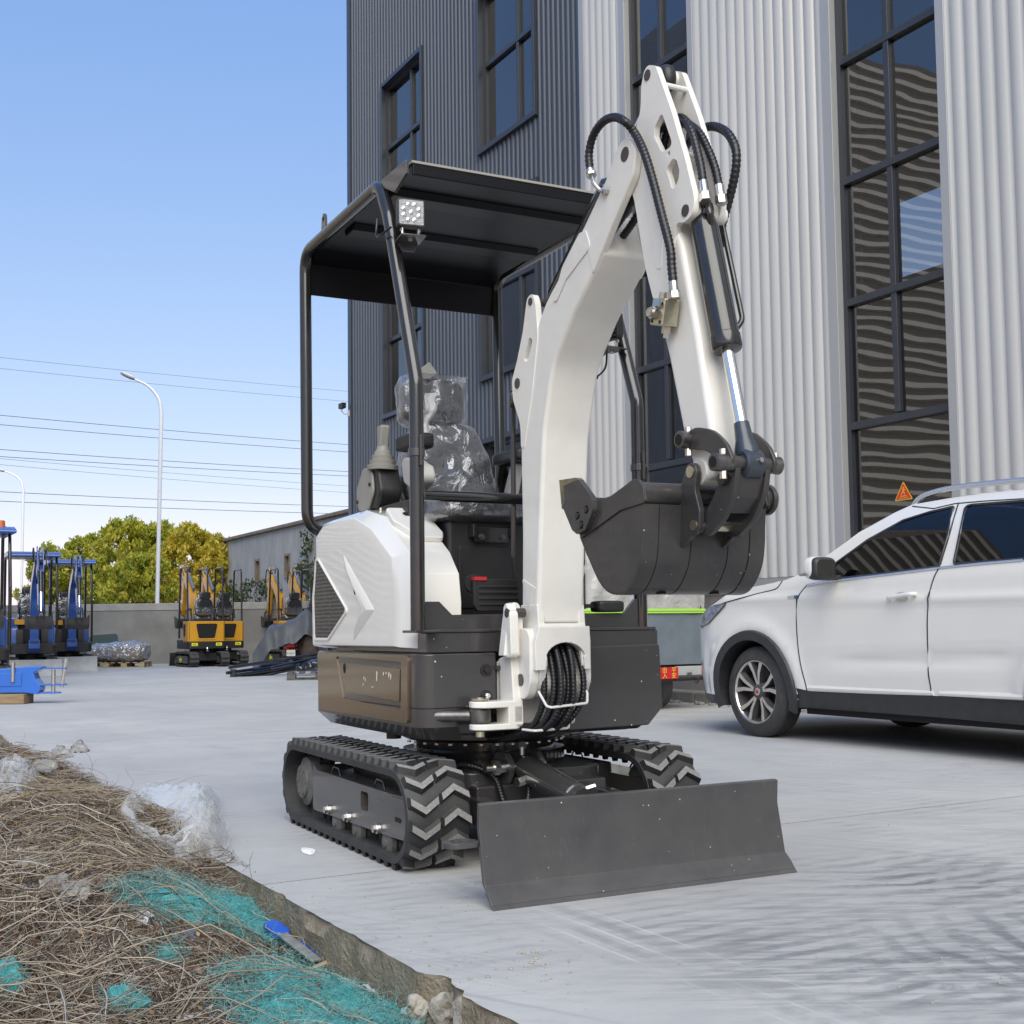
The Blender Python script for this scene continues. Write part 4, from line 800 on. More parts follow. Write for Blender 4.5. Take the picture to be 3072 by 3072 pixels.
# foot lobes
for x0, x1, r in ((XB0 - .040, XB0 - .002, .070), (XB1 - .005, XB1 + .022, .066)):
    m = MB(); m.prism(fillet([(-.545, .85), (-.545, .66), (-.565, .60), (-.64, .595), (-.675, .66), (-.675, .85)], .045), 0, x0, x1); m.build('foot_lobe', 'white_paint', boom, bevel=.006, seg=3)
m = MB(); m.cyl((XB0 - .043, -.605, .665), (XB0 - .036, -.605, .665), .022, n=24); m.build('foot_pin', 'pin_dark', boom)
m = MB(); m.cyl((XB1 + .02, -.605, .650), (XB1 + .03, -.605, .650), .030, n=20); m.hexnut((XB1 + .03, -.605, .650), (1, 0, 0), .022, .018); m.build('pin_nut', 'chrome', boom)
m = MB(); m._lathe([(0, .052), (.20, .052)], Vector((XC - .10, -.605, .655)), Vector((1, 0, 0)), 28); m.build('foot_boss', 'white_paint', boom)
# side doubler and long embossed pads
m = MB(); m.prism(fillet([(-.552, 1.03), (-.652, .995), (-.600, .905), (-.572, .99)], .004), 0, XB0 - .004, XB0); m.build('doubler', 'white_paint', boom, bevel=.002)
m = MB(); m.prism(fillet([EX.on(*q, 0, XB0)[1:] for q in ((1760, 690), (1775, 740), (1700, 840), (1672, 905), (1660, 905), (1690, 800), (1740, 700))], .02), 0, XB0 - .005, XB0); m.build('stiffener_pad', 'white_paint', boom, bevel=.003)
# ears behind the boom for the arm cylinder (top lobe) and boom cylinder (pin)
EAR = fillet([(-.560, 1.45, .05), (-.555, 1.60, .1), (-.498, 1.70, .04), (-.492, 1.775, .035), (-.535, 1.84, .1), (-.585, 1.94, .1), (-.620, 2.055, .03), (-.665, 2.065, .035), (-.685, 2.02, .04), (-.70, 1.90, .1), (-.65, 1.70, .1)], .04)
SLOT = fillet([EX.on(*q, 0, XB0)[1:] for q in ((1590, 1010), (1600, 1020), (1585, 1085), (1572, 1085))], .012)
for x0, x1 in ((XB0 + .000, XB0 + .020), (XB1 - .020, XB1)):
    m = MB(); m.prism(EAR, 0, x0 - .003 if x0 < 0 else x0 + .003, x1, holes=[SLOT]); m.build('cylinder_ear', 'white_paint', boom, bevel=.004)
for y, z, r in ((-.538, 1.755, .019), (-.650, 2.035, .014)):
    m = MB(); m.cyl((XB0 - .007, y, z), (XB1 + .007, y, z), r, n=20); m.build('ear_pin', 'pin_dark', boom)
m = MB(); m.cyl((XB0 - .003, -1.300, 2.352), (XB1 + .003, -1.300, 2.352), .024, n=24); m.build('arm_pin', 'pin_dark', boom)
# ---- swing bracket in front of the house
m = MB(); m.prism(fillet([(-.475, .53), (-.475, .74), (-.58, .76), (-.60, .59), (-.60, .50), (-.52, .485)], .02), 0, -.225, -.185); m.prism(fillet([(-.475, .53), (-.475, .74), (-.56, .74), (-.60, .59), (-.60, .50), (-.52, .485)], .02), 0, -.01, .03)
m.box(-.225, .02, -.50, -.46, .50, .73); brk = m.build('swing_bracket', 'white_paint', exc, bevel=.006)
m = MB(); m.prism(fillet([(-.262, .752, .004), (-.248, .86, .02), (-.238, .925, .02), (-.222, .945, .02), (-.198, .94, .02), (-.183, .905, .02), (-.180, .75, .004)], .01), 1, -.600, -.555, M=None); m.build('cylinder_ear', 'white_paint', brk, bevel=.006)
m = MB(); m.prism(fillet([(-.56, .745), (-.635, .745), (-.628, .90), (-.60, .945), (-.575, .93)], .02), 0, -.250, -.215); m.build('cylinder_cheek', 'white_paint', brk, bevel=.005)
m = MB(); m.cyl((-.2515, -.605, .905), (-.18, -.605, .905), .017, n=20); m.build('ear_pin', 'pin_dark', brk)
for z0, z1 in ((.568, .592), (.490, .512)):
    m = MB(); m.prism(fillet([(-.19, -.50), (-.19, -.60), (-.335, -.60), (-.372, -.57), (-.372, -.53), (-.335, -.50)], .03), 2, z0, z1); m.build('swing_ear', 'white_paint', brk, bevel=.005)
m = MB(); m.box(-.245, -.185, -.60, -.50, .505, .575); m.build('web', 'white_paint', brk, bevel=.004)
m = MB(); m._lathe([(0, .030), (.01, .040), (.045, .040), (.055, .030)], Vector((-.335, -.55, .5135)), Vector((0, 0, 1)), 20); m.cyl((-.335, -.55, .54), (-.50, -.44, .54), .021, n=14); sw = m.build('swing_rod', 'steel_dark', exc)
m = MB(); m._lathe([(0, .028), (.006, .034), (.010, .034)], Vector((-.335, -.55, .593)), Vector((0, 0, 1)), 20); m.cyl((-.335, -.55, .485), (-.335, -.55, .466), .018, n=12); m.hexnut((-.335, -.55, .593), (0, 0, 1), .012, .012); m.build('swing_pin', 'zinc_yellow', brk)
m = MB(); m.box(-.24, -.215, -.50, -.47, .70, .715); m.box(-.24, -.215, -.50, -.47, .54, .555); m.build('king_pin_ear', 'dark_paint', house_o)
# hoses down through the foot
hs = random.Random(3)
for i in range(8):
    x = XB0 + .030 + i * .019; dx = hs.uniform(-.012, .012); y0 = -.60 - .05 * ((i * 7) % 3) / 2
    m = MB(); p, rr = ribbed(spline([(x, y0 + .05, .86), (x + dx * .4, y0 - .03, .76), (x + dx, y0 - .062, .66), (x + dx * .6 - .01, y0 - .055, .57), (x - .035 - .02 * (i / 7), y0 - .01, .495), (x - .08, -.50, .455), (x - .09, -.38, .44)], 9), .0115, .12, .013); m.tube(p, rr, 9); m.build('foot_hose', 'hose', exc, smooth=60)
for P in ([(-.158, -.665, .625), (-.145, -.70, .575), (-.135, -.715, .570), (.012, -.715, .580), (.022, -.70, .615), (.010, -.665, .655)], [(-.185, -.59, .487), (-.17, -.655, .486), (-.03, -.655, .490), (-.03, -.65, .515)]):
    m = MB(); m.tube(bend_path(P, .012, 4), .0048, 8); m.build('hose_guard', 'white_paint', brk)
# boom cylinder, tucked behind the boom
m = MB(); a, b = Vector((XC, -.545, .90)), Vector((XC, -.520, 1.745)); d = (b - a).normalized(); m._lathe([(0, .03), (.04, .045), (.46, .045), (.47, .03)], a, d, 22); bc = m.build('boom_cylinder', 'black_gloss', exc)
m = MB(); m.cyl(a + d * .46, b, .020, n=14); m.build('rod', 'chrome', bc)

# ---- arm
XA0, XA1 = -.130, -.012; XM = (XA0 + XA1) / 2
HEAD = [(-1.357, 2.555, .05), (-1.352, 2.480, .1), (-1.300, 2.40, .1), (-1.262, 2.36, .06), (-1.262, 2.30, .06), (-1.305, 2.205, .1), (-1.359, 1.976, .2), (-1.405, 1.85, .3), (-1.460, 1.84, .05), (-1.508, 1.98, .05), (-1.535, 2.065, .03), (-1.568, 2.052, .04), (-1.618, 2.060, .045), (-1.628, 2.110, .06), (-1.585, 2.245, .3), (-1.520, 2.415, .3), (-1.440, 2.590, .035), (-1.382, 2.617, .04)]
H1 = fillet([EX.on(*q, 0, XA0)[1:] for q in ((1982, 343), (1988, 345), (2015, 425), (2012, 440), (1990, 456), (1982, 452), (1962, 410), (1964, 380))], .014)
H2 = fillet([EX.on(*q, 0, XA0)[1:] for q in ((2018, 474), (2030, 480), (2038, 510), (2036, 535), (2024, 566), (2014, 565), (2008, 540), (1998, 508))], .014)
H3 = ring(*EX.on(2006, 461, 0, XA0)[1:], .0085, 14)
for x0, x1 in ((XA0, XA0 + .020), (XA1 - .020, XA1)):
    m = MB(); m.prism(fillet(HEAD, .04, 6), 0, x0, x1, holes=[H1, H2, H3]); o = m.build('arm' if x0 < -.1 else 'arm_plate', 'white_paint', exc if x0 < -.1 else armo, bevel=.004)
    if x0 < -.1: armo = o
# arm box below the head
AB = [(-1.310, 2.20, .1), (-1.359, 1.976, .2), (-1.467, 1.658, .3), (-1.530, 1.434, .05), (-1.560, 1.36, .05), (-1.590, 1.300, .05), (-1.650, 1.262, .04), (-1.690, 1.30, .05), (-1.672, 1.44, .1), (-1.618, 1.712, .3), (-1.545, 2.00, .1), (-1.50, 2.10, .1), (-1.40, 2.25, .08)]
m = MB(); m.prism(fillet(AB, .05, 5), 0, XA0 + .006, XA1 - .006); m.build('arm_box', 'white_paint', armo, bevel=.018, seg=4)
EYE_ = fillet([(-1.395, 1.90, .05), (-1.372, 1.885, .03), (-1.375, 1.84, .03), (-1.405, 1.80, .04), (-1.415, 1.76, .03), (-1.420, 1.70, .03), (-1.445, 1.675, .03), (-1.48, 1.70, .03), (-1.47, 1.80, .05)], .03)
m = MB(); m.prism(EYE_, 0, XA0 + .045, XA0 + .065, holes=[ring(-1.398, 1.853, .014, 14), ring(-1.448, 1.715, .013, 14)]); m.build('lifting_eye_plate', 'white_paint', armo, bevel=.003)
m = MB(); m.prism(fillet([(-1.505, 1.50, .05), (-1.492, 1.41, .03), (-1.515, 1.375, .03), (-1.56, 1.37, .03), (-1.60, 1.42, .03), (-1.57, 1.50, .05)], .03), 0, XA0 + .05, XA0 + .068, holes=[ring(-1.525, 1.405, .013, 14)]); m.build('lifting_eye_plate', 'white_paint', armo, bevel=.003)
m = MB(); m.prism(fillet([EX.on(*q, 0, XA0)[1:] for q in ((1938, 540), (1950, 545), (1990, 700), (1985, 812), (1968, 805), (1950, 690))], .02), 0, XA0 - .002, XA0 + .003); m.build('embossed_pad', 'white_paint', armo, bevel=.004)
for y, z in ((-1.462, 2.522), (-1.527, 2.285), (-1.555, 2.135)):
    m = MB(); m.cyl((XA0 + .01, y, z), (XA1 - .01, y, z), .009, n=10); m.build('spacer_rod', 'white_paint', armo)
for y, z, r in ((-1.395, 2.578, .017), (-1.583, 2.085, .018)):
    m = MB(); m.cyl((XA0 - .003, y, z), (XA1 + .006, y, z), r, n=22); m.hexnut((XA1 + .006, y, z), (1, 0, 0), r * 1.2, .012); m.build('arm_pin', 'pin_dark', armo)
m = MB(); m.cyl((XA1 - .02, -1.395, 2.578), (XA1 - .055, -1.395, 2.578), .028, n=18); m.cyl((XA0 + .02, -1.583, 2.085), (XA0 + .04, -1.583, 2.085), .030, n=18); m.cyl((XA1 - .02, -1.583, 2.085), (XA1 - .045, -1.583, 2.085), .030, n=18); m.cyl((XA1, -1.583, 2.085), (XA1 + .018, -1.583, 2.085), .026, n=18); m.each('pin_boss', 'white_paint', armo)
# arm cylinder along the back of the boom
a, b = Vector((XC, -.650, 2.035)), Vector((XM, -1.395, 2.578)); d = (b - a).normalized(); Lc = (b - a).length
m = MB(); m._lathe([(0, .03), (.04, .042), (.52, .042), (.53, .03)], a, d, 22); ac = m.build('arm_cylinder', 'black_gloss', exc)
m = MB(); m.cyl(a + d * .52, b - d * .05, .019, n=14); m.build('rod', 'chrome', ac)
m = MB(); m.soft((XM + .002, -1.400, 2.572), (.060, .088, .092), 2.3, 10); m.build('rod_eye', 'black_plastic', ac, smooth=80)
# bucket cylinder in front of the arm
a, b = Vector((XM, -1.583, 2.085)), Vector((XM, -1.778, 1.303)); d = (b - a).normalized()
m = MB(); m._lathe([(.0, .03), (.03, .038), (.055, .0425), (.405, .0425), (.408, .045), (.445, .045), (.452, .041), (.455, .02)], a, d, 30); bcy = m.build('bucket_cylinder', 'black_gloss', exc)
m = MB(); m.cyl(a + d * .45, b - d * .09, .0185, n=20); m.build('rod', 'chrome', bcy)
m = MB(); m._lathe([(0, .022), (.05, .026), (.085, .036), (.10, .036)], b - d * .125, d, 20); m._lathe([(-.032, .036), (-.026, .043), (.026, .043), (.032, .036)], b, Vector((1, 0, 0)), 24); mat('rod_blue', (.035, .045, .062), .35, coat=.3); m.build('rod_end', 'rod_blue', bcy); m = MB(); m.hexnut(b + Vector((.006, -.042, .006)), (.1, -1, .1), .008, .008); m.build('grease_nipple', 'zinc', bcy)
m = MB(); m.soft(a, (.058, .085, .085), 2.4, 10); m.build('cylinder_eye', 'black_gloss', bcy, smooth=80)
m = MB(); m.tube(bend_path([EX.on(2155, 590, 0, .02), EX.on(2160, 640, 0, .02), EX.on(2205, 850, 0, .02), EX.on(2228, 960, 0, .02), EX.on(2200, 1000, 0, -.02)], .04, 5), .0085, 10); m.build('steel_pipe', 'black_gloss', bcy, smooth=60)
m = MB(); m.tube(bend_path([EX.on(2118, 600, 0, -.085), EX.on(2130, 640, 0, -.085), EX.on(2132, 680, 0, -.075), EX.on(2122, 700, 0, -.06)], .02, 5), .010, 10); m.build('steel_pipe', 'black_gloss', bcy, smooth=60)
# valve block on the arm
vc = Vector(EX.on(1995, 938, 0, XA0 - .03)); m = MB(); VM = Matrix.Translation(vc) @ Matrix.Rotation(R(14), 4, 'X')
m.box(-.028, .028, -.034, .034, -.040, .040, VM); vb = m.build('valve_block', 'zinc_yellow', armo, bevel=.004)
m = MB()
for y, z in ((.012, .028), (.022, -.028), (-.020, -.030), (-.024, .024)): m.cyl(VM @ Vector((-.0285, y, z)), VM @ Vector((-.0275, y, z)), .006, n=10)
m.each('bolt_hole', 'dark_hole', vb)
m = MB(); m.hexnut(VM @ Vector((-.028, .012, -.004)), VM.to_3x3() @ Vector((-1, 0, 0)), .020, .014); m.cyl(VM @ Vector((-.042, .012, -.004)), VM @ Vector((-.052, .012, -.004)), .013, n=14)
m.cyl(VM @ Vector((0, .02, .04)), VM @ Vector((0, .02, .06)), .012, n=12); m.hexnut(VM @ Vector((.01, -.006, -.04)), VM.to_3x3() @ Vector((0, 0, -1)), .016, .022); m.cyl(VM @ Vector((.01, -.006, -.062)), VM @ Vector((.01, -.006, -.075)), .010, n=10)
m.hexnut(VM @ Vector((-.028, -.012, .016)), VM.to_3x3() @ Vector((-1, -.4, .4)), .012, .022); m.each('valve_fitting', 'zinc', vb)
# ---- hoses at the head
def hose(pts, r=.0125, name='hose', k=7): 
    m = MB(); p, rr = ribbed(spline(pts, k), r, .11, .015); m.tube(p, rr, 9); return m.build(name, 'hose', exc, smooth=60)
def pxs(L, ox, oy, s, x): return [EX.on(ox + a / s, oy + b / s, 0, x) for a, b in L]
A_ = pxs([(225, 1160), (215, 1000), (255, 830), (345, 700), (455, 650), (560, 690)], 1700, 150, 3.22, XB0 - .03) + pxs([(650, 790), (745, 980), (830, 1250), (920, 1600), (1000, 1915)], 1700, 150, 3.22, XA0 - .030) + [EX.on(2015, 800, 0, XA0 - .03), EX.on(2020, 850, 0, XA0 - .03)]
hose(A_, .0135)
B_ = [(XM - .005, -1.36, 2.42), (XC, -1.44, 2.425)] + pxs([(1090, 705), (1160, 720), (1215, 810), (1265, 990), (1300, 1150), (1318, 1280)], 1700, 150, 3.22, XM - .018); hose(B_, .0125)
C_ = [(XM + .03, -1.37, 2.43), (XM + .02, -1.45, 2.435)] + pxs([(1180, 715), (1280, 800), (1360, 950), (1430, 1130), (1470, 1310)], 1700, 150, 3.22, XM + .022); hose(C_, .0125)
D_ = pxs([(1150, 930), (1230, 830), (1340, 750), (1440, 742), (1550, 800), (1625, 930), (1640, 1080), (1610, 1280), (1560, 1480), (1500, 1700), (1480, 1900)], 1700, 150, 3.22, XA1 + .035); hose(D_, .0135)
def ferrule(p, q, r=.0145):
    m = MB(); p, q = Vector(p), Vector(q); d = (q - p).normalized(); L = (q - p).length; m._lathe([(0, r), (L * .55, r), (L * .56, r * 1.2), (L * .6, r * 1.2)], p, d, 14); m.hexnut(p + d * L * .62, d, r * 1.25, L * .38); return m.build('hose_ferrule', 'zinc', exc)
ferrule(EX.on(2020, 846, 0, XA0 - .03), EX.on(2024, 896, 0, XA0 - .03)); ferrule(B_[-1], EX.on(2117, 605, 0, XM - .03)); ferrule(C_[-1], EX.on(2165, 612, 0, XM + .022))
ferrule(A_[0], EX.on(1775, 528, 0, XB0 - .03))
m = MB(); m.tube(spline([EX.on(1775, 528, 0, XB0 - .03), EX.on(1782, 550, 0, XB0 - .03), EX.on(1800, 570, 0, XB0 - .015), EX.on(1822, 575, 0, XB0)], 5), .007, 10); m.hexnut(EX.on(1808, 572, 0, XB0 - .018), (1, -.3, 0), .013, .018); m.build('elbow_fitting', 'zinc', exc)
hose([(XM - .03, -1.05, 2.14), (XM - .04, -1.15, 2.16), (XM - .03, -1.26, 2.24), (XM - .005, -1.36, 2.42)], .013); hose([(XM + .02, -1.05, 2.14), (XM + .01, -1.17, 2.17), (XM + .02, -1.28, 2.26), (XM + .03, -1.37, 2.43)], .013)

# ---- bucket linkage
def crescent(x0, x1): 
    m = MB(); m.prism(fillet([(-1.570, 1.385, .02), (-1.585, 1.412, .02), (-1.640, 1.425, .08), (-1.725, 1.405, .12), (-1.790, 1.355, .1), (-1.812, 1.310, .02), (-1.80, 1.278, .02), (-1.765, 1.280, .02), (-1.735, 1.325, .1), (-1.680, 1.352, .1), (-1.60, 1.365, .02)], .02), 0, x0, x1); return m.build('link_plate', 'bucket_steel', exc, bevel=.004)
crescent(XA0 - .026, XA0 - .012); crescent(XA1 + .004, XA1 + .018)
for y, z, e, er in ((-1.600, 1.392, .055, .034), (-1.782, 1.303, .068, .044)):
    m = MB(); m._lathe([(0, .020), (.002, .026), (.058, .026), (.06, .024)], Vector((XA0 - e, y, z)), Vector((1, 0, 0)), 24); m._lathe([(0, .024), (.028, .026), (.03, .02)], Vector((XA1 + er - .03, y, z)), Vector((1, 0, 0)), 24); o = m.each('link_boss', 'steel_dark', exc)
    m = MB(); m.cyl((XA0 - e - .002, y, z), (XA0 - e + .01, y, z), .016, n=16); m.build('bore', 'dark_hole', o)
    m = MB(); m.hexnut((XA0 - e + .035, y, z + .024), (0, 0, 1), .010, .014); m.hexnut((XA0 - e + .035, y, z - .024), (0, 0, -1), .011, .022); m.hexnut((XA1 + er - .012, y, z + .024), (0, 0, 1), .008, .012); m.each('lock_bolt', 'zinc', o)
m = MB(); m.cyl((XA0 - .02, -1.782, 1.303), (XA1 + .016, -1.782, 1.303), .022, n=16); lt_ = m.build('link_tube', 'bucket_steel', exc)
for x in (XM - .045, XM + .035):
    m = MB(); m._lathe([(0, .020), (.016, .020), (.016, .013), (.006, .012)], Vector((x, -1.768, 1.272)), Vector((0, -1, -.25)), 18); m.build('grease_boss', 'bucket_steel', lt_)
    m = MB(); m._lathe([(0, .012), (.009, .012)], Vector((x, -1.768, 1.272)), Vector((0, -1, -.25)), 14); m.build('bore', 'dark_hole', lt_)
HL = fillet([(-1.775, 1.335, .03), (-1.80, 1.29, .03), (-1.785, 1.22, .1), (-1.735, 1.15, .12), (-1.66, 1.105, .06), (-1.60, 1.115, .03), (-1.600, 1.16, .03), (-1.66, 1.185, .1), (-1.715, 1.25, .06), (-1.73, 1.32, .03)], .03)
for x0, x1 in ((XM - .062, XM - .042), (XM + .042, XM + .062)):
    m = MB(); m.prism(HL, 0, x0, x1); m.build('bucket_link', 'bucket_steel', exc, bevel=.004)
m = MB(); m.prism(fillet([(-1.79, 1.27), (-1.765, 1.21), (-1.72, 1.165), (-1.71, 1.18), (-1.745, 1.225), (-1.77, 1.28)], .01), 0, XM - .045, XM + .045, ); lk = m.build('link_web', 'bucket_steel', exc, bevel=.003)
m = MB()
for x in (XM - .075, XM + .055): 
    for y, z in ((-1.745, 1.262), (-1.635, 1.135)): m._lathe([(0, .018), (.02, .018)], Vector((x, y, z)), Vector((1, 0, 0)), 16)
m.each('pin_collar', 'bucket_steel', lk)
# ---- bucket
XK0, XK1 = -.290, .155
SH = [(-1.205, 1.135), (-1.250, 1.073), (-1.318, .990), (-1.378, .955), (-1.445, .951), (-1.493, .974), (-1.536, 1.030), (-1.552, 1.095), (-1.556, 1.150), (-1.562, 1.205)]
S2 = [tuple(q) for q in spline([(a, b, 0) for a, b in SH], 4)]; S2 = [(q[0], q[1]) for q in S2]
m = MB(); inn = []
for i, p in enumerate(S2):
    a_ = S2[max(0, i - 1)]; b_ = S2[min(len(S2) - 1, i + 1)]; t_ = Vector((b_[0] - a_[0], b_[1] - a_[1])).normalized(); inn.append((p[0] + t_.y * .010, p[1] - t_.x * .010))
m.prism(S2 + inn[::-1], 0, XK0 + .006, XK1 - .006); bucket = m.build('bucket', 'bucket_steel', exc, smooth=40)
SIDE = S2 + [(-1.580, 1.212), (-1.575, 1.250), (-1.550, 1.275), (-1.520, 1.276), (-1.470, 1.262), (-1.400, 1.242), (-1.330, 1.236), (-1.260, 1.225), (-1.205, 1.150)]
for x0, x1 in ((XK0, XK0 + .008), (XK1 - .008, XK1)):
    m = MB(); m.prism(SIDE, 0, x0, x1); m.build('bucket_side', 'bucket_steel', bucket, bevel=.002)
    m = MB(); xs = (x0 - .006, x0) if x0 < 0 else (x1, x1 + .006); m.prism(fillet([(-1.580, 1.205), (-1.578, 1.25), (-1.550, 1.278), (-1.520, 1.279), (-1.470, 1.264), (-1.40, 1.244), (-1.32, 1.238), (-1.20, 1.155), (-1.215, 1.128), (-1.33, 1.160), (-1.45, 1.195)], .01), 0, *xs); m.build('side_lip', 'bucket_steel', bucket, bevel=.002)
m = MB(); m.cyl((XK0 + .004, -1.535, 1.235), (XK1 + .034, -1.535, 1.235), .036, n=26); m._lathe([(0, .046), (.012, .048), (.018, .044)], Vector((XK1 + .022, -1.535, 1.235)), Vector((1, 0, 0)), 26); m.build('torsion_tube', 'bucket_steel', bucket)
def belt(x0, x1, mt, name, proud=.002, i0=0, i1=None):
    m = MB(); L = S2[i0:i1]; o = []
    for i, p in enumerate(L):
        a_ = L[max(0, i - 1)]; b_ = L[min(len(L) - 1, i + 1)]; t_ = Vector((b_[0] - a_[0], b_[1] - a_[1])).normalized(); o.append((p[0] - t_.y * proud, p[1] + t_.x * proud))
    m.prism(o + L[::-1], 0, x0, x1); m.build(name, mt, bucket, smooth=40)
belt(XK0, XK0 + .055, 'bucket_steel', 'wear_strip', .004); belt(XK0 + .060, XK0 + .170, 'bucket_steel', 'wear_strip', .003, 6); belt(XK0 + .175, XK0 + .305, 'bucket_steel', 'wear_strip', .003); belt(XK0 + .31, XK1 - .062, 'bucket_steel', 'wear_strip', .003); belt(XK1 - .056, XK1, 'bucket_steel', 'wear_strip', .004)
CUT = fillet([(-1.126, 1.318, .004), (-1.238, 1.312, .015), (-1.318, 1.245, .02), (-1.322, 1.205, .02), (-1.275, 1.150, .02), (-1.225, 1.140, .01), (-1.195, 1.155, .01), (-1.135, 1.235, .004)], .01)
for x0, x1 in ((XK0 - .024, XK0 - .006), (XK1 + .006, XK1 + .024)):
    m = MB(); m.prism(CUT, 0, x0, x1, holes=[ring(-1.230, 1.198, .013, 14), ring(-1.285, 1.212, .013, 14), ring(-1.252, 1.168, .013, 14)]); ct = m.build('side_cutter', 'bucket_steel', bucket, bevel=.004)
    m = MB(); m.prism([(-1.118, 1.322), (-1.225, 1.318), (-1.24, 1.31), (-1.145, 1.30), (-1.150, 1.245), (-1.132, 1.228)], 0, x0 - .001, x1 + .001); m.build('cutter_edge', 'worn_yellow', ct)
    m = MB()
    for y, z in ((-1.230, 1.198), (-1.285, 1.212), (-1.252, 1.168)): m.tube([(x0 - .003 if x0 < 0 else x1 - .01, y, z), (x0 + .01 if x0 < 0 else x1 + .003, y, z)], .0095, 6)
    m.each('cutter_bolt', 'black_plastic', ct)
for k in range(4):
    x = XK0 + .05 + k * (XK1 - XK0 - .10) / 3
    m = MB(); m.prism([(-1.245, 1.115), (-1.185, 1.165), (-1.120, 1.236), (-1.128, 1.240), (-1.205, 1.180), (-1.255, 1.135)], 0, x - .022, x + .022); m.build('tooth', 'worn_yellow', bucket, bevel=.003)
for x0, x1 in ((XM - .085, XM - .065), (XM + .065, XM + .085)):
    m = MB(); m.prism(fillet([(-1.585, 1.300, .03), (-1.600, 1.325, .03), (-1.632, 1.322, .03), (-1.645, 1.295, .03), (-1.632, 1.245, .05), (-1.655, 1.18, .03), (-1.650, 1.12, .03), (-1.610, 1.11, .02), (-1.548, 1.075, .01), (-1.545, 1.20, .01), (-1.565, 1.26, .03)], .03), 0, x0, x1); m.build('bucket_ear', 'bucket_steel', bucket, bevel=.004)
m = MB(); m.cyl((XM - .088, -1.614, 1.297), (XM + .088, -1.614, 1.297), .018, n=18); m.cyl((XM - .088, -1.625, 1.140), (XM + .088, -1.625, 1.140), .016, n=18); m.each('ear_pin', 'zinc_yellow', bucket)
m = MB(); m._lathe([(0, .040), (.116, .040)], Vector((XM - .058, -1.614, 1.297)), Vector((1, 0, 0)), 22); m.build('bucket_boss', 'white_paint', armo)
m = MB()
for x in (XK0 + .13, XK1 - .12): m.prism(ring(x, -1.455, .016, 14), 2, .947, .9505)
m.each('drain_hole', 'dark_hole', bucket)

# ================================================================ white SUV at the kerb
CAR = Frame(ground(2250, 2212), YAW); CW = 1.85
suv = thing('suv', 'white five-door SUV with black wheel arches parked by the kerb', 'car', CAR.o, RZ)
mat('car_white', (.74, .725, .69), .14, coat=1.0, var=.02, vscale=1.5, dust=((.52, .48, .42), .12))
mat('car_black', (.014, .015, .017), .45, var=.2, vscale=20, dust=(DUST, .10)); mat('seam', (.02, .02, .02), .8); mat('alloy', (.62, .60, .57), .28, metal=.9, var=.1, vscale=20); mat('rim_dark', (.03, .03, .033), .4, dust=(DUST, .2))
mat('tyre', (.022, .022, .023), .7, var=.25, vscale=20, dust=(DUST, .16), bump=.06, bscale=60); mat('silver', (.72, .75, .80), .22, metal=.9); mat('car_inside', (.012, .012, .013), .9); mat('blue_badge', (.02, .12, .35), .3)
glass_mat('car_glass', (.035, .04, .045), ior=1.55, wave=.03, wscale=2)
mat('lamp_clear', (.72, .74, .78), .08, metal=.5, coat=1, col2=(.18, .18, .20), vscale=18)
def coff(y, z):
    """how far the car's flank lies inside its widest plane"""
    x = 0.0
    if y > .25: x += .34 * (min(y - .25, .9) / .72) ** 3
    if y < -3.2: x += .30 * ((-3.2 - y) / .55) ** 3
    if z > 1.16: x += (z - 1.16) * .34 + max(0, z - 1.45) ** 2 * 1.6
    x += .05 * max(0, .52 - z) ** 1.0 + .018 * ((z - .80) / .4) ** 2 * (1 if z < 1.16 else 0)
    if z >= 1.16: x += .018 * .81
    x -= .014 * math.exp(-((z - (1.045 + .02 * min(0, y))) / .035) ** 2) * (1 if -3.2 < y < .3 else 0)
    k = math.exp(-((z - (.585 - .035 * (y + .87))) / .045) ** 2) * max(0, min(1, (-.75 - y) / .35)) * max(0, min(1, (y + 2.5) / .25)); x += .016 * k
    d = math.hypot(y + .02, z - .345); x -= .022 * math.exp(-((d - .50) / .07) ** 2); d = math.hypot(y + 2.92, z - .345); x -= .022 * math.exp(-((d - .50) / .07) ** 2)
    return x + .02
def cpx(cx, cy, k=1.89, ox=2050, oy=1400):
    x = .05
    for _ in range(6): P = CAR.on(ox + cx / k, oy + cy / k, 0, x); x = coff(P[1], P[2])
    return (P[1], P[2])
def loft(poly, lift=0.0): return [(coff(y, z) - lift, y, z) for y, z in poly]
AR = .435
arcf = ring(-.02, .345, AR, 18, R(-14), R(194)); arcr = ring(-2.92, .345, AR, 18, R(-14), R(194))
roof_px = [cpx(*q) for q in ((690, 600), (760, 545), (820, 500), (1000, 370), (1200, 260), (1300, 215), (1500, 180), (1700, 150), (1900, 132))]
hood_px = [cpx(*q) for q in ((140, 800), (240, 730), (400, 680), (560, 650))]
FRP = [(.60, .226), (.84, .262), (.925, .335), (.955, .45), (.965, .62), (.90, .77), (.81, .86)]; OUT = FRP + hood_px + roof_px + [(-2.8, 1.662), (-3.3, 1.62), (-3.55, 1.54), (-3.70, 1.20), (-3.75, .85), (-3.72, .45), (-3.55, .30)] + arcr[::-1] + [(-2.40, .238), (-1.76, .246), (-.55, .250)] + arcf[::-1]
OUT = [p for i, p in enumerate(OUT) if math.dist(p, OUT[i - 1]) > .004]
W1 = fillet([cpx(*q) for q in ((838, 640), (846, 590), (870, 545), (1050, 415), (1250, 305), (1400, 258), (1536, 226), (1500, 400), (1452, 566), (1150, 606))], .02, 3)
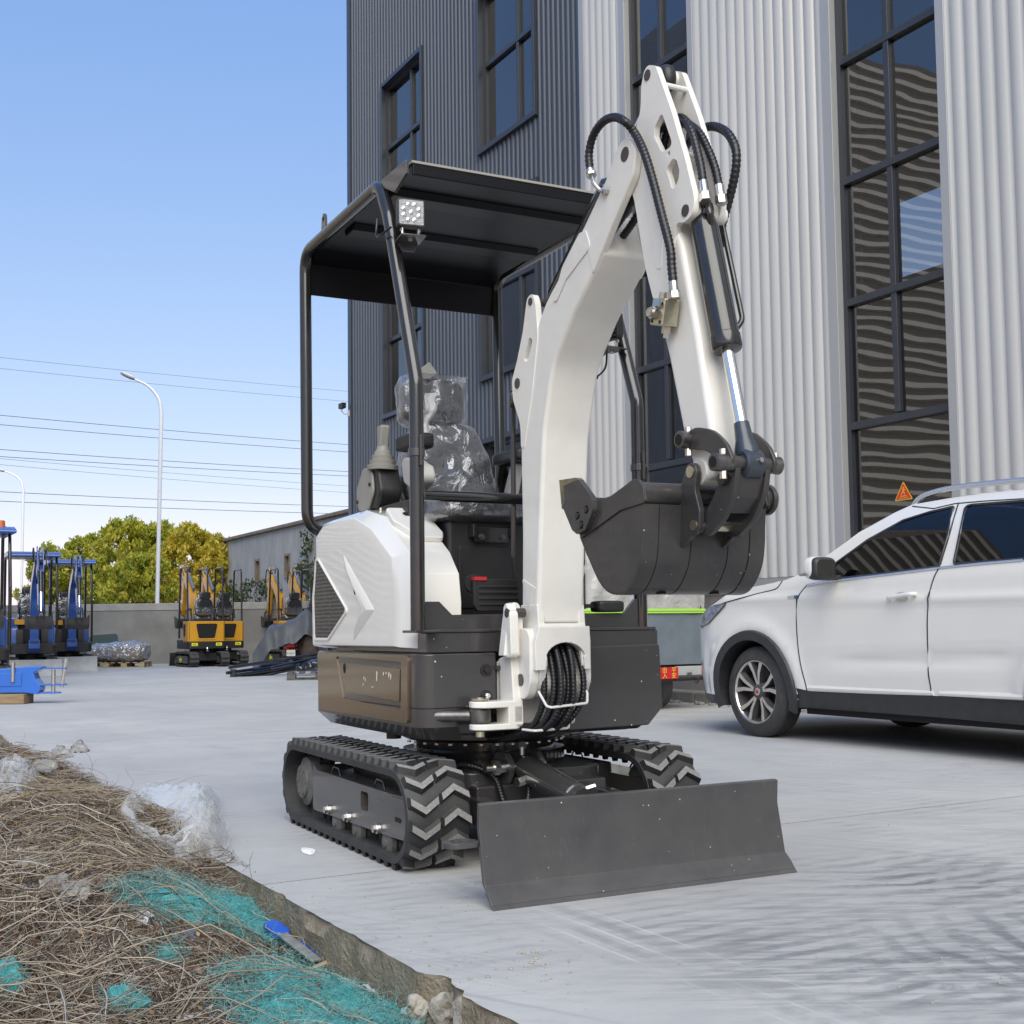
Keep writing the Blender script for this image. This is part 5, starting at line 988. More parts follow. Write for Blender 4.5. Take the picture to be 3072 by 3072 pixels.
W2 = fillet([cpx(*q) for q in ((1604, 226), (1640, 217), (1932, 195))] + [(-2.95, 1.56), (-3.02, 1.30), (-2.6, 1.235)] + [cpx(*q) for q in ((1932, 522), (1534, 553), (1570, 380))], .02, 3)
def inside(p, poly):
    x, y = p; c = False; n = len(poly); j = n - 1
    for i in range(n):
        xi, yi = poly[i][:2]; xj, yj = poly[j][:2]
        if (yi > y) != (yj > y) and x < (xj - xi) * (y - yi) / (yj - yi) + xi: c = not c
        j = i
    return c
SEAM1 = [cpx(*q) for q in ((700, 1270), (690, 1220), (655, 1060), (642, 900), (642, 780), (665, 715), (705, 668))]
SEAM2 = [cpx(*q) for q in ((1405, 1300), (1403, 1255), (1388, 1150), (1385, 1000), (1384, 850), (1400, 700), (1425, 620), (1450, 570), (1500, 420), (1535, 290), (1562, 205))]
HOODSEAM = [cpx(*q) for q in ((145, 800), (240, 770), (420, 720), (520, 695), (550, 665), (562, 650))]
SILL = [(-.49, .39), (-.62, .372), (-1.2, .376), (-1.77, .385), (-2.5, .39)]
verts = []; cons = []
def loop(poly, closed=True):
    o = len(verts); verts.extend([Vector(p[:2]) for p in poly]); n = len(poly); cons.extend([(o + i, o + (i + 1) % n) for i in range(n if closed else n - 1)])
loop(OUT); loop(W1); loop(W2); loop(SILL, False); loop(SEAM1, False); loop(SEAM2, False)
gy = -3.7
while gy < 1.1:
    gz = .26
    while gz < 1.66:
        if inside((gy, gz), OUT): verts.append(Vector((gy + .001 * math.sin(gz * 91), gz)))
        gz += .045
    gy += .055
V2, E2, F2, *_ = geometry.delaunay_2d_cdt(verts, cons, [], 0, 1e-4)
def sil(y): 
    for (a, b), (c, d) in zip(SILL[:-1], SILL[1:]):
        if c <= y <= a: return b + (d - b) * (y - a) / (c - a)
    return .30
def seam_y(S, z):
    for (a, b), (c, d) in zip(S[:-1], S[1:]):
        if b <= z <= d or d <= z <= b: return a + (c - a) * (z - b) / (d - b + 1e-9)
    return S[-1][0] if z > S[-1][1] else S[0][0]
panels = {}
for f in F2:
    c = sum((V2[i] for i in f), Vector((0, 0))) / len(f); p = (c.x, c.y)
    if not inside(p, OUT): continue
    if inside(p, W1): k = 'front_window'
    elif inside(p, W2): k = 'rear_window'
    elif c.y < sil(c.x) and (c.x < -.43 or c.x > .4): k = 'lower_cladding'
    elif c.x > seam_y(SEAM1, c.y) and not (c.x < -.62 and c.y > 1.16): k = 'front_fender'
    elif c.x > seam_y(SEAM2, c.y): k = 'front_door'
    elif c.x > -2.46: k = 'rear_door'
    else: k = 'rear_quarter'
    panels.setdefault(k, []).append(f)
def cnorm(y, z):
    e = .006; gy_ = (coff(y + e, z) - coff(y - e, z)) / (2 * e); gz_ = (coff(y, z + e) - coff(y, z - e)) / (2 * e); return Vector((-1, gy_, gz_)).normalized()
PM = {'front_window': 'car_glass', 'rear_window': 'car_glass', 'lower_cladding': 'car_black'}
for side_ in (0, 1):
    for k, fs in panels.items():
        used = sorted({i for f in fs for i in f}); ix = {v: i for i, v in enumerate(used)}; me = bpy.data.meshes.new(k)
        co = [(coff(V2[i].x, V2[i].y), V2[i].x, V2[i].y) for i in used]; nn = [cnorm(V2[i].x, V2[i].y) for i in used]
        if side_: co = [(CW - x, y, z) for x, y, z in co]; nn = [Vector((-a.x, a.y, a.z)) for a in nn]
        FF = []
        for f in fs:
            q = [ix[i] for i in f]; a, b, c = (Vector(co[q[0]]), Vector(co[q[1]]), Vector(co[q[2]]))
            if (b - a).cross(c - a).dot(nn[q[0]]) < 0: q.reverse()
            FF.append(q)
        me.from_pydata(co, [], FF); me.materials.append(MATS[PM.get(k, 'car_white')]); me.polygons.foreach_set('use_smooth', [True] * len(me.polygons)); me.normals_split_custom_set_from_vertices(nn); put(k, me, suv)
def trim(poly, r, mt, name, closed=False, lift=.0, n=6):
    m = MB(); m.tube([(coff(y, z) - lift, y, z) for y, z in poly], r, n, closed=closed); return m.build(name, mt, suv, smooth=60)
for S in (SEAM1, SEAM2, HOODSEAM): trim([(q.x, q.y) for q in spline([(a, b, 0) for a, b in S], 3)], .0045, 'seam', 'panel_gap')
trim(W1, .011, 'black_gloss', 'window_seal', True); trim(W2, .011, 'black_gloss', 'window_seal', True)
trim([cpx(*q) for q in ((705, 672), (838, 648), (1150, 612), (1450, 574), (1700, 548), (1932, 528))], .0085, 'silver', 'belt_moulding', lift=.004)
trim([cpx(*q) for q in ((1300, 225), (1420, 238), (1540, 210), (1700, 196), (1932, 182))], .005, 'seam', 'roof_gap')
m = MB(); m.tube([(coff(y, z) + .01, y, z) for y, z in ((-.60, .395), (-1.2, .398), (-1.75, .402))], .020, 8); m.build('door_sill_strip', 'car_white', suv)
m = MB(); m.tube([(coff(y, z) + .01, y, z) for y, z in ((-1.80, .402), (-2.45, .405))], .020, 8); m.build('door_sill_strip', 'car_white', suv)
# arch trims
for cy in (-.02, -2.92):
    for sd_ in (0, 1):
        m = MB(); A = [R(-18) + (R(198) - R(-18)) * i / 30 for i in range(31)]
        for a in A:
            for r_, l_ in ((AR - .045, .0), (AR - .042, .020), (AR + .028, .022), (AR + .036, .0)):
                y, z = cy + r_ * math.cos(a), .345 + r_ * math.sin(a); x = coff(cy + (AR + .03) * math.cos(a), .345 + (AR + .03) * math.sin(a)) - l_; m.v.append((CW - x if sd_ else x, y, z))
            y, z = cy + (AR - .045) * math.cos(a), .345 + (AR - .045) * math.sin(a); m.v.append((CW - .5 if sd_ else .5, y, z))
        k = 5; m.f = [(i * k + j, i * k + j + 1, (i + 1) * k + j + 1, (i + 1) * k + j) for i in range(30) for j in range(3)] + [(i * k, (i + 1) * k, (i + 1) * k + 4, i * k + 4) for i in range(30)]; m.m = [0] * len(m.f); m.build('wheel_arch', 'car_black', suv, smooth=50)
# top skin: bonnet, windscreen, roof, tailgate
TOPL = hood_px + roof_px + [(-2.8, 1.662), (-3.3, 1.62), (-3.55, 1.54), (-3.70, 1.20)]
def strip(pts, name, mt, crown):
    m = MB(); n = 12; P = [q for q in spline([(a, b, 0) for a, b in pts], 3)]
    for q in P:
        y, z = q.x, q.y; x0 = coff(y, z)
        for j in range(n + 1):
            u = j / n; m.v.append((x0 + (CW - 2 * x0) * u, y + (.10 * (1 - (2 * u - 1) ** 2) if name == 'windscreen' else 0), z + crown * (1 - (2 * u - 1) ** 4)))
    m.f = [(i * (n + 1) + j, (i + 1) * (n + 1) + j, (i + 1) * (n + 1) + j + 1, i * (n + 1) + j + 1) for i in range(len(P) - 1) for j in range(n)]; m.m = [0] * len(m.f); m.build(name, mt, suv, smooth=60)
strip([FRP[-1]] + hood_px, 'bonnet', 'car_white', .05); strip([hood_px[-1]] + roof_px[:6], 'windscreen', 'car_glass', .03); strip(roof_px[5:] + [(-2.8, 1.662), (-3.3, 1.62)], 'roof', 'car_white', .035); strip([(-3.3, 1.62), (-3.55, 1.54), (-3.70, 1.20)], 'tailgate_window', 'car_glass', .01); strip([(-3.70, 1.20), (-3.75, .85), (-3.72, .45), (-3.55, .30)], 'tailgate', 'car_white', .0)
m = MB(); FRN = FRP
for y, z in FRN:
    for j in range(13): u = j / 12; x0 = coff(y, z); m.v.append((x0 + (CW - 2 * x0) * u, y + .12 * (1 - (2 * u - 1) ** 2), z))
m.f = [(i * 13 + j, (i + 1) * 13 + j, (i + 1) * 13 + j + 1, i * 13 + j + 1) for i in range(6) for j in range(12)]; m.m = [1 if i in (0, 1) or (i in (3, 4) and 3 <= j <= 8) else 0 for i in range(6) for j in range(12)]; m.build('front_bumper', ['car_white', 'car_black'], suv, smooth=60)
m = MB(); m.box(.12, CW - .12, -3.5, -.5, .20, .9); m.box(.30, CW - .30, -.6, .6, .24, .7); m.build('floor_pan', 'car_inside', suv)
m = MB()
for y in (-1.55, -2.55):
    for x in (.55, 1.30): m.soft((x, y, .95), (.48, .5, .2), 4, 8); m.soft((x, y - .22, 1.2), (.46, .14, .5), 4, 8); m.soft((x, y - .26, 1.5), (.25, .1, .16), 4, 8)
m.build('cabin_seats', 'car_inside', suv, kind='stuff')
# rails, mirror, handle, badge, headlight
m = MB(); P = [cpx(*q) for q in ((1285, 222), (1340, 185), (1430, 152), (1600, 118), (1932, 82))]; P = [(coff(y, 1.62) + .06, y, z) for y, z in P] + [(.27, -2.95, 1.70), (.27, -3.1, 1.63)]; m.tube(spline(P, 6), .019, 10); m.build('roof_rail', 'silver', suv, smooth=60)
m = MB(); m.tube(spline([(CW - a, b, c) for a, b, c in P], 6), .019, 10); m.build('roof_rail', 'silver', suv, smooth=60)
m = MB(); m.prism(fillet([(P[0][1], P[0][2] - .01), (P[2][1], P[2][2] - .012), (P[2][1] - .1, P[2][2] - .035), (P[1][1] - .1, P[1][2] - .04)], .01), 0, P[1][0] - .01, P[1][0] + .02); m.build('rail_foot', 'car_black', suv)
mc = Vector(CAR.on(2050 + 760 / 1.89, 1400 + 575 / 1.89, 0, -.13))
m = MB(); m.soft(mc, (.20, .13, .165), 3.2, 12); mi = m.build('wing_mirror', 'car_white', suv, smooth=80)
m = MB(); m.soft(mc + Vector((.010, -.030, -.006)), (.205, .115, .162), 4, 12); m.build('mirror_shell', 'car_black', mi, smooth=80)
m = MB(); m.prism(fillet([(mc.x - .075, mc.z - .055), (mc.x + .075, mc.z - .055), (mc.x + .075, mc.z + .055), (mc.x - .075, mc.z + .055)], .03), 1, mc.y - .088, mc.y - .085); m.build('mirror_glass', 'black_gloss', mi)
m = MB(); m.box(mc.x + .05, .09, mc.y - .05, mc.y + .03, mc.z - .085, mc.z - .05); m.build('mirror_stalk', 'car_black', mi, bevel=.01)
m = MB(); m.soft(mc + Vector((-.10, .035, -.045)), (.02, .08, .022), 4, 6); m.build('indicator', 'lamp_clear', mi)
hy0, hz0 = cpx(1165, 752); hy1, hz1 = cpx(1328, 722); m = MB(); xh = coff((hy0 + hy1) / 2, hz0)
m.tube(spline([(xh + .005, hy0, hz0), (xh - .030, hy0 - .03, hz0 + .008), (xh - .036, (hy0 + hy1) / 2, (hz0 + hz1) / 2 + .005), (xh - .034, hy1 + .03, hz1), (xh - .004, hy1, hz1)], 5), .015, 10); hd = m.build('door_handle', 'car_white', suv, smooth=60)
m = MB(); m.prism(ring(0, 0, .055, 20, ry=.034), 0, xh - .001, xh + .004, M=Matrix.Translation((0, (hy0 + hy1) / 2 + .01, hz0 + .012))); m.build('handle_cup', 'grey_pale', hd)
by, bz = cpx(612, 741); m = MB(); xb = coff(by, bz); m.box(xb - .004, xb + .003, by - .035, by + .035, bz - .010, bz + .012); bd = m.build('badge', 'silver', suv); m = MB(); m.box(xb - .006, xb + .003, by - .062, by - .037, bz - .010, bz + .014); m.build('badge_square', 'blue_badge', bd)
HLP = [cpx(*q) for q in ((242, 776), (200, 830), (150, 885), (106, 912), (108, 865), (140, 805), (180, 788))]
m = MB(); hl = loft(HLP, .010); m.v = hl + [(x - .006, y, z) for x, y, z in hl]; n = len(hl); m.f = [tuple(range(n)), tuple(range(2 * n - 1, n - 1, -1))] + [(i, (i + 1) % n, n + (i + 1) % n, n + i) for i in range(n)]; m.m = [0] * len(m.f); ho = m.build('headlight', 'lamp_clear', suv)
m = MB(); m.tube(loft(HLP + HLP[:1], .006), .006, 6); m.build('headlight_rim', 'black_gloss', ho)
# wheels
def wheel(x, y, s):
    """s=-1 faces the left side"""
    o = MB(); X = Vector((s, 0, 0)); c = Vector((x, y, .344)); W = .108
    prof = [(-W, .245), (-W + .012, .30), (-W + .022, .325), (-W + .036, .338)]
    for k in range(5): a = -W + .040 + k * .0285; prof += [(a, .344), (a + .021, .344), (a + .0225, .336), (a + .0265, .336)]
    prof += [(W - .034, .338), (W - .020, .325), (W - .010, .30), (W, .245), (W - .01, .238), (-W + .01, .238), (-W, .245)]
    o._lathe(prof, c, X, 56, False); ty = o.build('wheel', 'tyre', suv, smooth=40)
    m = MB(); m._lathe([(-.09, .236), (.085, .240), (.098, .246), (.098, .236), (.080, .226), (-.02, .215), (-.03, .05), (-.035, .0)], c, X, 48, False); m.build('rim', 'rim_dark', ty, smooth=40)
    m = MB(); m._lathe([(.088, .226), (.0995, .234), (.0995, .242), (.092, .246)], c, X, 48, False); m.build('rim_lip', 'alloy', ty, smooth=40)
    for k in range(5):
        for e in (-1, 1):
            a0 = k * 2 * math.pi / 5 + .31 + e * .10; a1 = k * 2 * math.pi / 5 + .31 + e * .29
            def q(r_, a, da, h): return c + X * h + Vector((0, r_ * math.cos(a + da / r_), r_ * math.sin(a + da / r_)))
            m = MB(); m.v = [tuple(v) for v in (q(.050, a0, -.010, .070), q(.050, a0, .010, .070), q(.150, (a0 + a1) / 2, .013, .086), q(.230, a1, .018, .096), q(.230, a1, -.018, .096), q(.150, (a0 + a1) / 2, -.013, .086), q(.05, a0, -.016, .03), q(.05, a0, .016, .03), q(.150, (a0 + a1) / 2, .025, .04), q(.23, a1, .028, .05), q(.23, a1, -.028, .05), q(.150, (a0 + a1) / 2, -.025, .04))]
            m.f = [(0, 1, 2, 5), (5, 2, 3, 4), (1, 0, 6, 7), (2, 1, 7, 8), (3, 2, 8, 9), (4, 3, 9, 10), (5, 4, 10, 11), (0, 5, 11, 6)]; m.m = [0, 0] + [1] * 6; m.build('spoke', ['alloy', 'rim_dark'], ty, smooth=20)
    m = MB(); m._lathe([(.0, .075), (.060, .070), (.072, .055), (.074, .03)], c, X, 28); m.build('hub', 'rim_dark', ty, smooth=40)
    for k in range(5): a = k * 2 * math.pi / 5 + .95; m = MB(); m.hexnut(c + X * .058 + Vector((0, .055 * math.cos(a), .055 * math.sin(a))), X, .010, .012); m.build('wheel_nut', 'dark_hole', ty)
    m = MB(); m._lathe([(.070, .030), (.080, .029), (.082, .024)], c, X, 20); cap_ = m.build('hub_cap', 'alloy', ty)
    m = MB(); m.prism([(y - .020, .344), (y, .344 - .019), (y + .020, .344), (y, .344 + .019)], 0, x + s * .0815, x + s * .0835); m.build('hub_emblem', 'red_paint', ty)
for y in (-.02, -2.92): wheel(.145, y, -1); wheel(CW - .145, y, 1)

# ================================================================ things at the back of the yard
def text_mesh(name, s, size, mt, parent, M, extrude=.0015):
    """lettering from Blender's own font, turned into a mesh"""
    cu = bpy.data.curves.new(name, 'FONT'); cu.body = s; cu.size = size; cu.extrude = extrude; cu.align_x = 'CENTER'; cu.align_y = 'CENTER'; cu.resolution_u = 3
    o = bpy.data.objects.new(name, cu); COL.objects.link(o); dg = bpy.context.evaluated_depsgraph_get(); me = bpy.data.meshes.new_from_object(o.evaluated_get(dg)); bpy.data.objects.remove(o); bpy.data.curves.remove(cu)
    me.name = name; me.materials.clear(); me.materials.append(MATS[mt]); return put(name, me, parent, M=M)
UPRIGHT = Matrix.Rotation(R(90), 4, 'X')                     # text that faces -y
# ---- covered cargo tricycle between the machine and the car
TK = Frame(ground(2013, 2130), YAW)
tri = thing('cargo_tricycle', 'grey tarpaulin-sided cargo tricycle with lime stripe and clear plastic sides, behind the white excavator', 'tricycle', TK.o, RZ)
mat('tarp_grey', (.155, .185, .215), .55, var=.10, vscale=5, bump=.25, bscale=9); mat('lime', (.42, .80, .07), .5); film_mat('clear_sheet', (.62, .60, .57), .45, .16, .9, 7.0); mat('grey_box', (.42, .43, .43), .5, var=.08)
def wobble(m, a=.012, k=5): m.v = [tuple(Vector(v) + Vector((noise.noise(Vector(v) * k), noise.noise(Vector(v) * k + Vector((9, 2, 1))), 0)) * a) for v in m.v]
m = MB(); m.quadgrid(lambda u, v: (-1.05 + 1.49 * u, 0, .46 + .55 * v), 30, 12); m.quadgrid(lambda u, v: (.44, 1.35 * u, .46 + .55 * v), 26, 12); m.quadgrid(lambda u, v: (-1.05, 1.35 * u, .46 + .55 * v), 6, 4); wobble(m); m.build('side_tarp', 'tarp_grey', tri, smooth=60, fix=False)
m = MB(); m.box(-1.06, .452, -.022, -.008, .985, 1.030); st_ = m.build('reflective_stripe', 'lime', tri); m = MB(); m.box(.446, .458, -.02, 1.35, .985, 1.030); m.build('reflective_stripe', 'lime', tri); m = MB(); m.box(-1.06, .454, -.025, -.0225, 1.002, 1.007); m.build('stripe_stitch', 'tarp_grey', st_)
m = MB(); m.quadgrid(lambda u, v: (-1.05 + 1.49 * u, .01 * math.sin(40 * u), 1.03 + .85 * v), 60, 14); m.quadgrid(lambda u, v: (.44, 1.35 * u, 1.03 + .85 * v), 30, 12); wobble(m, .03, 6); m.build('clear_side', 'clear_sheet', tri, smooth=60, fix=False)
m = MB(); m.box(-1.1, .49, -.05, 1.4, 1.88, 1.93); m.build('roof_tarp', 'tarp_grey', tri, bevel=.02)
for x, y in ((-1.02, .02), (-.62, .02), (-.28, .02), (.41, .02), (.41, 1.3), (-1.02, 1.3)): m = MB(); m.cyl((x, y, .40), (x, y, 1.9), .019, n=10); m.build('pole', 'black_plastic', tri)
m = MB(); m.box(-1.0, .42, .03, 1.32, .40, .455); m.box(-.85, .30, .2, 2.6, .33, .40); m.build('chassis', 'black_plastic', tri, bevel=.01)
m = MB(); m.box(.08, .40, -.01, .25, .345, .44); m.build('tool_box', 'grey_box', tri, bevel=.006); m = MB(); m.box(.20, .26, -.02, -.012, .35, .375); m.build('latch', 'zinc_yellow', tri)
m = MB(); m.cyl((-.9, -.03, .305), (.48, -.03, .315), .022, n=10); m.tube(spline([(.30, -.03, .33), (.31, -.06, .31), (.305, -.05, .27), (.28, -.03, .28)], 5), .008, 6); m.build('bumper_bar', 'black_plastic', tri)
for x in (.03, -.83):
    m = MB(); m._lathe([(-.055, .16), (-.05, .23), (-.035, .255), (.035, .255), (.05, .23), (.055, .16)], Vector((x, .30, .255)), Vector((1, 0, 0)), 36, False); wt = m.build('wheel', 'tyre', tri)
    m = MB(); m._lathe([(-.03, .165), (-.01, .15), (-.01, .04), (.03, .04)], Vector((x, .30, .255)), Vector((1, 0, 0)), 28); m.build('rim', 'steel_dark', wt)
m = MB(); m._lathe([(-.04, .16), (-.03, .24), (.03, .24), (.04, .16)], Vector((-.30, 2.75, .24)), Vector((1, 0, 0)), 30, False); m.build('wheel', 'tyre', tri)
m = MB(); m.tube(bend_path([(-.30, 2.75, .24), (-.30, 2.55, .75), (-.30, 2.4, 1.05)], .1), .03, 8); m.tube(bend_path([(-.62, 2.2, 1.08), (-.30, 2.42, 1.02), (.02, 2.2, 1.08)], .1), .016, 8); m.soft((-.30, 1.85, .78), (.36, .6, .14), 4, 8); m.build('front_fork', 'black_plastic', tri)
mat('cloth_red', (.55, .015, .02), .7, var=.1, vscale=20); mat('print_gold', (.80, .55, .06), .6)
m = MB(); m.box(-.36, .055, -.062, -.056, .318, .436); rc_ = m.build('red_cloth', 'cloth_red', tri)
for ch, x, z in (('平', .0, .405), ('安', .0, .348), ('出', -.115, .405), ('入', -.115, .348)): text_mesh('lettering', ch, .062, 'print_gold', rc_, Matrix.Translation((x, -.0635, z)) @ UPRIGHT, .0008)

# ---- parked mini excavators
MINI = {}
def mini_parts(kind):
    """one compact excavator, front towards -y, built once for each kind; returns its root"""
    col = {'blue': 'mach_blue', 'yellow': 'mach_yellow'}[kind]
    r = thing('parked_excavator', 'x', 'excavator')
    for s in (-1, 1):
        xc = s * .38; m = MB(); pts = []; P_ = 2 * (TRR - TF) + 2 * math.pi * TR
        for i in range(120):
            p, t_, n_2 = stadium(P_ * i / 120); h = .022 if (i // 2) % 2 == 0 else 0.0; pts.append((p.y + n_2.y * h, p.z + n_2.z * h))
        inn = [(stadium(P_ * i / 60)[0].y - stadium(P_ * i / 60)[2].y * .03, stadium(P_ * i / 60)[0].z - stadium(P_ * i / 60)[2].z * .03) for i in range(60)]
        m.prism(pts, 0, xc - .11, xc - .005, holes=[inn]); m.prism([(y + .02, z) for y, z in pts], 0, xc + .005, xc + .11, holes=[inn]); tk = m.build('rubber_track', 'rubber', r, smooth=0)
        m = MB(); m.prism(fillet([(.57, .27), (-.45, .27), (-.50, .10), (.58, .09)], .02), 0, xc - .085, xc + .085); fr_ = m.build('track_frame', 'dark_paint', r, bevel=.006)
        if kind == 'yellow':
            m = MB(); m.prism([(-.16, .17), (-.06, .25), (-.06, .20), (.10, .22), (.05, .18), (.10, .14), (-.06, .15), (-.06, .10)], 0, xc + s * .086, xc + s * .090); m.build('arrow_mark', 'sticker_bright', fr_)
        for y in (TF, TRR): m = MB(); m._lathe([(-.04, .10), (-.03, .135), (.03, .135), (.04, .10)], Vector((xc, y, .187)), Vector((1, 0, 0)), 22); m.build('track_wheel', 'hub_grey', r)
    m = MB(); m.box(-.32, .32, -.2, .5, .15, .34); m._lathe([(0, .28), (.10, .28)], Vector((0, .12, .33)), Vector((0, 0, 1)), 28); m.build('centre_frame', 'black_plastic', r, bevel=.01)
    m = MB(); front = [(-1.00, .33), (-.98, .22), (-1.02, .06), (-1.07, .0)]; m.prism(front + [(y + .03, z + .01) for y, z in reversed(front)], 0, -.50, .50); bl = m.build('dozer_blade', 'blade_pale' if kind == 'blue' else 'black_plastic', r, bevel=.004)
    for s in (-1, 1): m = MB(); m.prism([(-.98, .2), (-.25, .26), (-.25, .16), (-.98, .08)], 0, s * .2 - .03, s * .2 + .03); m.build('blade_arm', 'black_plastic', r)
    m = MB(); m.prism(plan(-.47, .47, -.46, .66, .10), 2, .44, .62); m.build('counterweight', 'black_plastic', r, bevel=.02)
    if kind == 'yellow':
        m = MB(); m.prism(plan(-.46, .46, .10, .64, .05), 2, .62, 1.12); bd_ = m.build('engine_cover', col, r, bevel=.012)
        m = MB(); m.prism(fillet([(-.27, 1.06), (.27, 1.06), (.20, .70), (-.20, .70)], .04), 1, .641, .648); m.build('rear_grille', 'dark_hole', bd_)
        m = MB(); m.prism(fillet([(-.30, 1.09), (.30, 1.09), (.23, .67), (-.23, .67)], .04), 1, .640, .655, holes=[fillet([(-.27, 1.06), (.27, 1.06), (.20, .70), (-.20, .70)], .04)]); m.build('grille_rim', col, bd_)
        for s in (-1, 1):
            m = MB(); m.box(s * .43 - .004, s * .43 + .004, .642, .648, .64, 1.10); m.build('panel_gap', 'dark_hole', bd_)
            m = MB(); m.box(s * .30 - .075, s * .30 + .075, .661, .664, .515, .59); stc = m.build('warning_label', 'sticker_bright', r); m = MB(); m.box(s * .30 - .05, s * .30 + .05, .6645, .6655, .535, .545); m.box(s * .30 - .03, s * .30 + .04, .6645, .6655, .557, .567); m.build('print', 'dark_hole', stc)
            m = MB(); m.prism(fillet([(.20, 1.05), (.40, 1.05), (.36, .75), (.24, .75)], .02), 0, min(s * .461, s * .466), max(s * .461, s * .466)); m.build('side_grille', 'dark_hole', bd_)
        m = MB(); m._lathe([(0, .03), (.03, .03), (.035, .02), (.06, .02), (.065, .035), (.10, .03)], Vector((0, .70, .38)), Vector((0, 0, 1)), 16); m.box(-.06, .06, .58, .76, .36, .385); m.build('hitch', 'chrome', r)
        m = MB(); m.box(-.46, .46, -.44, .12, .60, .66); m.prism(fillet([(-.44, .66), (-.40, .66), (-.38, .95), (-.44, .95)], .01), 0, -.40, -.15); m.build('deck', 'black_plastic', r, bevel=.01)
        m = MB(); m.box(-.40, -.22, -.46, -.42, .62, .82); m.build('plate', 'grey_pale', r)
    else:
        m = MB(); m.prism(fillet([(.64, .62), (.66, 1.05), (.50, 1.20), (.05, 1.18), (-.25, .98), (-.30, .62)], .06), 0, -.48, -.26); m.prism(fillet([(.64, .62), (.66, 1.05), (.50, 1.20), (.15, 1.15), (.10, .62)], .06), 0, -.26, .48); bd_ = m.build('engine_cover', col, r, bevel=.03, seg=3)
        m = MB(); m.box(-.46, .46, -.46, .10, .60, .66); m.build('deck', 'black_plastic', r, bevel=.01)
        m = MB(); m.prism(fillet([(.45, 1.02), (.15, 1.02), (.10, .72), (.40, .72)], .03), 0, -.487, -.481); m.build('side_grille', 'dark_hole', bd_)
        for x in (-.24, .24):
            m = MB(); m.prism(fillet([(-.28, .95), (-.20, .95), (-.16, .66), (-.30, .66)], .01), 0, x - .07, x + .07); cb = m.build('control_pod', 'black_plastic', r, bevel=.01); m = MB(); m.box(x - .10, x + .10, -.20, .10, 1.05, 1.16); m.build('pod_top', 'mach_yellow', cb, bevel=.01)
            m = MB(); m.cyl((x, -.16, 1.16), (x, -.2, 1.38), .012, n=8); m.soft((x, -.2, 1.40), (.04, .04, .09), 3, 6); m.build('joystick', 'black_plastic', r)
    m = MB(); m.box(-.24, .24, -.02, .42, .66, 1.16); m.build('seat_base', 'black_plastic', r, bevel=.02)
    m = MB(); m.soft((0, .14, 1.20), (.48, .46, .12), 5, 8); seat_ = m.build('seat', 'leather', r, smooth=80)
    m = MB(); m.soft((0, .40, 1.46), (.45, .13, .44), 5, 10, taper=lambda q: (q.x * (1 - .25 * max(0, q.z / .22)), q.y + q.z * .12, q.z)); m.build('backrest', 'leather', seat_, smooth=80); m = MB(); m.soft((0, .46, 1.76), (.28, .10, .18), 5, 8); m.build('headrest', 'leather', seat_, smooth=80)
    m = MB(); m.soft((0, .14, 1.21), (.50, .48, .13), 5, 12, jig=.01, jscale=14); m.soft((0, .39, 1.50), (.47, .15, .46), 5, 14, jig=.012, jscale=14); m.build('seat_film', 'seat_film', seat_, smooth=80)
    if kind == 'yellow':
        for s in (-1, 1): m = MB(); m.tube(bend_path([(s * .44, -.28, .70), (s * .44, -.26, 1.5), (s * .44, -.14, 2.46), (s * .44, .46, 2.46), (s * .44, .52, 1.10)], .09), .024, 8); m.build('canopy_loop', 'black_gloss', r, smooth=60)
        for s in (-1, 1): m = MB(); m.soft((s * .30, .16, 1.42), (.07, .30, .05), 4, 6); m.tube([(s * .30, .28, 1.40), (s * .30, .36, 1.20)], .02, 6); m.build('armrest', 'black_plastic', r)
    else:
        for s in (-1, 1): m = MB(); m.tube(bend_path([(s * .46, -.42, .66), (s * .46, -.42, 1.6), (s * .46, -.28, 2.44), (s * .46, .55, 2.46), (s * .46, .60, 1.2)], .09), .026, 8); m.build('canopy_post', 'black_gloss', r, smooth=60)
        m = MB(); m.prism(fillet([(-.62, 2.44), (-.60, 2.50), (-.40, 2.555), (.55, 2.555), (.72, 2.50), (.72, 2.45)], .04), 0, -.52, .52); m.build('canopy_roof', col, r, bevel=.03, seg=3)
    # boom, arm and bucket in the same raised pose
    m = MB(); m.prism(fillet(BOOM, .03, 3), 0, -.085, .085); bo_ = m.build('boom', col, r, bevel=.008)
    m = MB(); m.prism(fillet([(-.46, .52), (-.46, .74), (-.66, .74), (-.68, .56), (-.60, .48)], .02), 0, -.11, .11); m.build('swing_bracket', col, r, bevel=.008)
    m = MB(); m.prism(fillet(HEAD, .03, 3), 0, -.062, -.042); m.prism(fillet(HEAD, .03, 3), 0, .042, .062); m.prism(fillet(AB, .04, 3), 0, -.05, .05); m.build('arm', col, r, bevel=.004)
    for a, b, k, nm in (((0, -1.583, 2.085), (0, -1.742, 1.302), .5, 'bucket_cylinder'), ((0, -.56, 1.95), (0, -1.395, 2.578), .6, 'arm_cylinder'), ((0, -.54, .92), (0, -.47, 1.75), .5, 'boom_cylinder')):
        a, b = Vector(a), Vector(b); m = MB(); m.cyl(a, a.lerp(b, k), .040, n=12); cy_ = m.build(nm, 'cyl_grey' if kind == 'yellow' else 'black_gloss', r); m = MB(); m.cyl(a.lerp(b, k), b, .018, n=10); m.build('rod', 'chrome', cy_)
    m = MB(); m.prism(S2 + inn_b[::-1], 0, -.24, .24); bk = m.build('bucket', 'bucket_steel', r, smooth=40)
    for x in (-.24, .232): m = MB(); m.prism(SIDE, 0, x, x + .008); m.build('bucket_side', 'bucket_steel', bk)
    m = MB()
